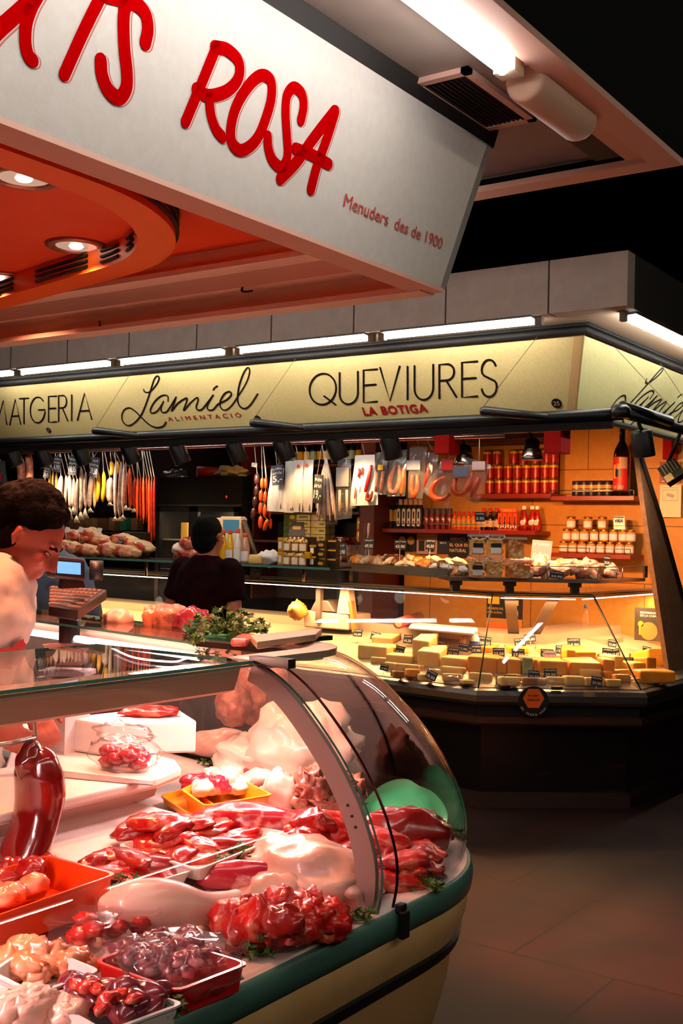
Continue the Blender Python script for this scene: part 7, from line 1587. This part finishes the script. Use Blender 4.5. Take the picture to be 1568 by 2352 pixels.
def head(mb, c, f, s_, up, k=1.0):
    """skull, jaw, nose, brow, lips, ears; c = centre, f = the way the face looks"""
    R = Matrix((f, s_, up)).transposed()
    def at(x, y, z): return c + R @ V((x, y, z)) * k
    mb.blob(at(-.012, 0, .035), [.098 * k, .077 * k, .088 * k], R, 0, 1, 0, 20, 14)
    mb.blob(at(.026, 0, -.035), [.064 * k, .062 * k, .085 * k], R, 0, 1, 0, 18, 12)
    mb.blob(at(.062, 0, -.098), [.026 * k, .03 * k, .022 * k], R, 0, 1, 0, 12, 8)
    mb.tube([at(.085, 0, .02), at(.103, 0, -.012), at(.112, 0, -.03), at(.095, 0, -.036)], [.010 * k, .013 * k, .016 * k, .010 * k], 10)
    mb.blob(at(.080, 0, .028), [.016 * k, .058 * k, .012 * k], R, 0, 1, 0, 12, 8)
    mb.blob(at(.088, 0, -.060), [.012 * k, .026 * k, .008 * k], R, 0, 1, 0, 12, 6); mb.blob(at(.085, 0, -.073), [.012 * k, .022 * k, .009 * k], R, 0, 1, 0, 12, 6)
    for q in (-1, 1):
        mb.blob(at(.066, q * .036, -.022), [.022 * k, .022 * k, .024 * k], R, 0, 1, 0, 10, 8)
        mb.tube([at(-.004, q * .076, .022), at(-.016, q * .088, .022), at(-.02, q * .088, -.005), at(-.006, q * .079, -.026)], [.008 * k, .011 * k, .010 * k, .008 * k], 8)
    return R, at
def hand(mb, w, d, side, up, k=1.0, curl=.5):
    """palm, four unequal curled fingers and a thumb from the palm's side; w wrist, d pointing direction"""
    d = V(d).normalized(); side = (V(side) - d * V(side).dot(d)).normalized(); nn = d.cross(side)
    mb.tube([w, w + d * .03 * k, w + d * .085 * k], [.022 * k, .034 * k, .037 * k], 12, flat=.5, up=nn)
    for i, ln in enumerate((.066, .078, .072, .056)):
        b0 = w + d * .083 * k + side * (.030 - .020 * i) * k; b1 = b0 + (d * math.cos(curl * .6) - nn * math.sin(curl * .6)) * ln * .45 * k; b2 = b1 + (d * math.cos(curl * 1.6) - nn * math.sin(curl * 1.6)) * ln * .32 * k; b3 = b2 + (d * math.cos(curl * 2.4) - nn * math.sin(curl * 2.4)) * ln * .25 * k
        mb.tube([b0 - d * .02, b0, b1, b2, b3], [.009 * k, .0095 * k, .009 * k, .0085 * k, .006 * k], 8)
    t0 = w + d * .025 * k + side * .028 * k; mb.tube([t0 - side * .01, t0 + side * .022 * k + d * .022 * k, t0 + side * .03 * k + d * .05 * k - nn * .008, t0 + side * .027 * k + d * .072 * k - nn * .016], [.012 * k, .012 * k, .010 * k, .007 * k], 8)
def person(name, lab, base, face, hgt, shirt, trousers, skin, hair, curl=0, lean=0.0, hdown=0.0, arms=None, hairr=1.0, sleeve=.5, longcoat=False, head_c=None, girth=1.0):
    f, r, u = frame(face); base = V((base[0], base[1], 0)); t = thing(name, base, lab, 'person'); S = hgt / 1.70
    L = lambda x, y, z: base + f * x * S + r * y * S + u * z * S
    hip, chest, neck = L(0, 0, .95), L(lean * .45, 0, 1.22), L(lean * .9, 0, 1.44)
    hc = head_c or (L(lean * 1.25 + .02, 0, 1.585))
    body, sh, tr = MB(), MB(), MB(); g = girth
    # torso: three broad cross-sections joined smoothly
    def torso(mb, ex):
        cs = [(L(0, 0, .88), .165, .115), (L(0, 0, .98), .165, .115), (L(lean * .3, 0, 1.12), .155 * g, .115 * g), (L(lean * .6, 0, 1.27), .175 * g, .125 * g), (L(lean * .82, 0, 1.375), .175 * g, .105), (L(lean * .9, 0, 1.43), .11, .075), (L(lean * .95, 0, 1.46), .06, .058)]
        n = 20; vs = []
        for c, a, b_ in cs:
            for j in range(n): w = 2 * PI * j / n; vs.append(c + r * math.cos(w) * (a * S + ex) + f * math.sin(w) * (b_ * S + ex))
        mb.add(vs, [(k * n + j, k * n + (j + 1) % n, (k + 1) * n + (j + 1) % n, (k + 1) * n + j) for k in range(len(cs) - 1) for j in range(n)] + [tuple(range(n))[::-1], tuple(range((len(cs) - 1) * n, len(cs) * n))])
    torso(body, 0); limb(body, [neck - u * .05, neck + (hc - neck) * .4, hc - u * .03], [.062 * S, .054 * S, .055 * S])
    fh = (f * math.cos(hdown) - u * math.sin(hdown)).normalized(); uh = (u * math.cos(hdown) + f * math.sin(hdown)).normalized(); RR, at = head(body, hc, fh, r, uh, S)
    for q in (-1, 1):
        K = L(.02, q * .10, .50); A_ = L(-.02, q * .11, .08); limb(body, [L(0, q * .085, .92), K, A_], [.085 * S, .075 * S, .06 * S, .055 * S, .04 * S]); limb(tr, [L(0, q * .085, .95), K, L(-.02, q * .11, .06)], [.105 * S, .092 * S, .08 * S, .072 * S, .068 * S])
        limb(body, [A_ - u * .02, L(.06, q * .115, .045), L(.16, q * .12, .035)], [.045 * S, .045 * S, .03 * S])
        sb = MB(); limb(sb, [L(-.05, q * .11, .055), L(.06, q * .115, .05), L(.19, q * .12, .04)], [.05 * S, .055 * S, .038 * S], flat=.9); remeshed('shoe', sb, mblack, t, .012, 3)
        E_, W_ = arms[q]; Sh = L(lean * .82, q * .185, 1.375)
        E_ = E_ if isinstance(E_, Vector) else L(*E_); W_ = W_ if isinstance(W_, Vector) else L(*W_)
        limb(body, [Sh, Sh.lerp(E_, .5), E_, E_.lerp(W_, .5), W_], [.055 * S, .048 * S, .043 * S, .040 * S, .027 * S]); dd = (W_ - E_).normalized(); hand(body, W_, dd, f if abs(dd.dot(f)) < .7 else u, u, S, .5)
        if sleeve > 1: P_ = [Sh + r * -q * .03, Sh.lerp(E_, .5), E_, E_.lerp(W_, .5), W_.lerp(E_, .06)]; limb(sh, P_, [.078 * S, .072 * S, .068 * S, .058 * S, .048 * S])
        else: limb(sh, [Sh + r * -q * .04, Sh, Sh.lerp(E_, .35), Sh.lerp(E_, .62)], [.07 * S, .074 * S, .070 * S, .068 * S])
    torso(sh, .016)
    if longcoat: limb(sh, [L(0, 0, 1.0), L(0, 0, .75), L(0, 0, .5)], [.17 * S, .19 * S, .21 * S], 18)
    else: limb(tr, [L(0, 0, 1.0), L(0, 0, .86)], [.16, .15])
    bo = remeshed('body', body, skin, t, .0075, 4); so = remeshed('shirt', sh, shirt, t, .010, 8)
    tx = bpy.data.textures.get('folds') or bpy.data.textures.new('folds', 'CLOUDS'); tx.noise_scale = .09; dm = so.modifiers.new('folds', 'DISPLACE'); dm.texture = tx; dm.strength = .035 if sleeve > 1 else .015; dm.mid_level = .25; remeshed('trousers', tr, trousers, t, .014, 6)
    eb = MB()
    for q in (-1, 1):
        eb.blob(at(.079, q * .033, .002), [.009 * S, .013 * S, .006 * S], RR, 0, 1, 0, 12, 8, 0); eb.blob(at(.0865, q * .033, .001), [.003 * S, .006 * S, .005 * S], RR, 0, 1, 0, 8, 6, 1)
    obj('eyes', eb, [M('eye_white', '#7a5a50', .4), mblack], t); br_ = MB()
    for q in (-1, 1): br_.tube([at(.092, q * .018, .022), at(.090, q * .038, .028), at(.078, q * .055, .022)], .0045 * S, 6)
    obj('eyebrows', br_, hair, t)
    hb = MB(); g_ = random.Random(len(lab)); kk = hairr
    hb.blob(at(-.030, 0, .052), [.098 * S * kk, .080 * S * kk, .088 * S * kk], RR, .06, 4, 3, 26, 18); hb.blob(at(-.055, 0, -.005), [.070 * S * kk, .076 * S * kk, .085 * S * kk], RR, .06, 4, 4, 22, 14)
    if curl:
        for i in range(curl):
            th, ph = g_.uniform(0, 2 * PI), g_.uniform(-.5, 1.5); x, y, z = math.cos(th) * math.cos(ph), math.sin(th) * math.cos(ph), math.sin(ph)
            if x > .45 and z < .55 or (abs(y) > .5 and z < .25 and x > -.45): continue
            hb.blob(at(-.032 + x * .098 * kk, y * .080 * kk, .035 + z * .098 * kk), g_.uniform(.016, .030) * S, None, .3, 3, i, 8, 6)
    hr = remeshed('hair', hb, hair, t, .006, 1 if curl else 3)
    return t, L, so
# customer in a dark T-shirt, back to us
cf = V((-.05, 1, 0))
hc = aty(481, 1236, 5.02)
person('person', 'customer with short black hair in a dark maroon T-shirt, back turned, in the aisle', (hc.x, 5.0), cf, 1.655, M('tshirt_maroon', '#22050a', .95, mix=('#180306', 20, .4, .6), spec=.08), M('trousers_dark', '#14161c', .8), mskin, mhair, arms={-1: ((-.03, -.255, 1.09), (.12, -.27, .87)), 1: ((-.03, .255, 1.09), (.10, .275, .86))}, head_c=hc, hairr=1.06, girth=1.12)
# cashier in a white coat, leaning over the counter in profile
ff = V((.80, .60, 0)).normalized(); hc = atx(64, 1236, -2.64)
bs = V((hc.x, hc.y, 0)) - ff * .25
mcoat = M('coat_white', '#dccabc', .75, mix=('#cdb8a8', 5, .4, .7), bump=(9, .8))
pc, PL, so = person('person', 'cashier with curly dark hair in a white coat, looking down, behind the meat counter', (bs.x, bs.y), ff, 1.72, mcoat, M('trousers_dark'), mskin2, mhairb, curl=300, lean=.16, hdown=.62, arms={-1: ((.10, -.27, 1.12), (.24, -.12, 1.0)), 1: ((-.02, .27, 1.12), (.20, .19, 1.0))}, head_c=hc, hairr=1.04, sleeve=2, longcoat=True, girth=1.25)
b = MB().slab(lambda u, v: atx(lerp(18, lerp(86, 132, v), u), lerp(1496, 1552, v) + 6 * math.sin(3 * u), -2.54) + V((0, 0, .004 * math.sin(6 * u))), 8, 5, (-.004, -.002, 0), 0, 0); ap = obj('apron_pocket', b, M('apron_red', '#9c0f0c', .8), pc); sw = ap.modifiers.new('fit', 'SHRINKWRAP'); sw.target = so; sw.offset = .012; sw.wrap_mode = 'ABOVE_SURFACE'
# blue shirted shopper, mostly hidden behind the cashier
hc = aty(116, 1192, 4.9)
person('person', 'shopper in a grey blue shirt in the aisle, mostly hidden behind the cashier', (hc.x + .02, 4.92), V((-.3, 1, 0)), 1.66, M('shirt_blue_grey', '#5a6a80', .8, bump=(12, .4)), M('trousers_dark'), mskin, mhair, lean=-.02, arms={-1: ((.04, -.27, 1.08), (.22, -.2, .98)), 1: ((.0, .28, 1.08), (.2, .22, .96))}, head_c=hc, sleeve=2, girth=1.15)

# ------------------------------------------------------------------ cash register and things on the serving side
D_ = -2.74
t = thing('cash_register', atx(180, 1405, D_), 'dark cash register with a lit blue display beside the cashier', 'cash register')
mreg = M('register_brown', '#2a1614', .4); mregl = M('register_keys', '#b08e80', .5)
q = [atx(120, 1328, D_), atx(196, 1336, D_), atx(196, 1284, D_), atx(122, 1276, D_)]
b = MB().prism(q, (-.085, .045, 0)); obj('display_head', b, mreg, t, bevel=.01)
b = MB().tube([atx(206, 1310, D_ - .01), atx(206, 1310, D_ - .01) + V((.03, .03, 0))], .032, 14); obj('head_cap', b, mblack, t)
q = [atx(131, 1316, D_ + .002), atx(185, 1320, D_ + .002), atx(185, 1293, D_ + .002), atx(132, 1289, D_ + .002)]; obj('screen', MB().prism(q, (.003, -.002, 0)), M('screen_blue', '#5a9ad0', .4, emit=1.1, ecol='#5fa8e0'), t)
obj('neck', MB().prism([atx(140, 1352, D_ - .03), atx(196, 1350, D_ - .03), atx(190, 1330, D_ - .03), atx(145, 1328, D_ - .03)], (-.05, .03, 0)), mreg, t)
zr = 1.335
k0, k1, k2, k3 = atz(112, 1392, zr - .03), atz(178, 1402, zr - .03), atz(246, 1354, zr + .02), atz(112, 1345, zr + .02)
b = MB().prism([k0, k1, k2, k3], (0, 0, -.035)); obj('keyboard_base', b, mreg, t, bevel=.006)
b = MB()
for i in range(11):
    for j in range(6):
        p = k0.lerp(k1, .08 + .84 * i / 10).lerp(k3.lerp(k2, .08 + .84 * i / 10), .10 + .80 * j / 5); b.box(p + V((0, 0, .003)), (.012, .012, .006), .3)
obj('keys', b, mregl, t)
c_ = (k0 + k1 + k2 + k3) / 4; obj('pedestal', MB().tube([c_ - V((0, 0, .03)), V((c_.x, c_.y, .87))], .035, 12), mreg, t)
p = atx(152, 1510, -2.72); tag(obj('plastic_tub', MB().lathe([(.06, 0), (.078, .055), (.082, .058), (.076, .055), (.058, .005)], p + V((0, 0, -.02)), 20, sy=.8), M('tub_pink', '#d9a8a0', .4)), 'pale pink bowl behind the glass beside the cashier', 'bowl')
b = MB().box(p + V((0, 0, -.075)), (.16, .12, .03), .4); b.box(p + V((.005, 0, -.045)), (.15, .11, .015), .5); b.span((p.x - .06, p.y - .05, .87), (p.x + .06, p.y + .05, p.z - .085))
tag(obj('paper_stack', b, M('paper_white', '#dfd0cc', .5)), 'stack of white paper under the pale pink bowl', 'paper')
# goods in the end counter; ham and last three lumps model glass reflections
for i, (u, v, r3, m, lab) in enumerate([(270, 1432, (.06, .04, .045), mpinkm, 'pale pink joint behind the end counter glass'), (440, 1440, (.075, .05, .05), mkid, 'dark ham piece standing in for a reflection in the end counter glass'), (390, 1432, (.07, .05, .05), mtripe, 'brown joint behind the end counter glass'), (355, 1425, (.045, .045, .045), mchick, 'amber jar shaped piece behind the end counter glass'), (580, 1660, (.10, .08, .11), mtripe, 'folded lump standing in for a glass reflection beyond the pork skin'), (625, 1640, (.07, .06, .10), mtripe, 'upright lump standing in for a glass reflection beyond the folded tripe'), (535, 1670, (.07, .06, .08), mtripe, 'small lump standing in for a glass reflection beside the cutting block')]):
    z_ = 1.10 if v < 1500 else .84
    p = atz(u, v + 40 if v < 1500 else v, z_); 
    if v < 1500: p = V((atz(u, v, 1.10).x, 0, 0)); p = aty(u, v + 25, 2.72); 
    meat('meat_joint', p, r3, m, lab, 'meat', 800 + i, amp=.25, flat=None)
# (end)
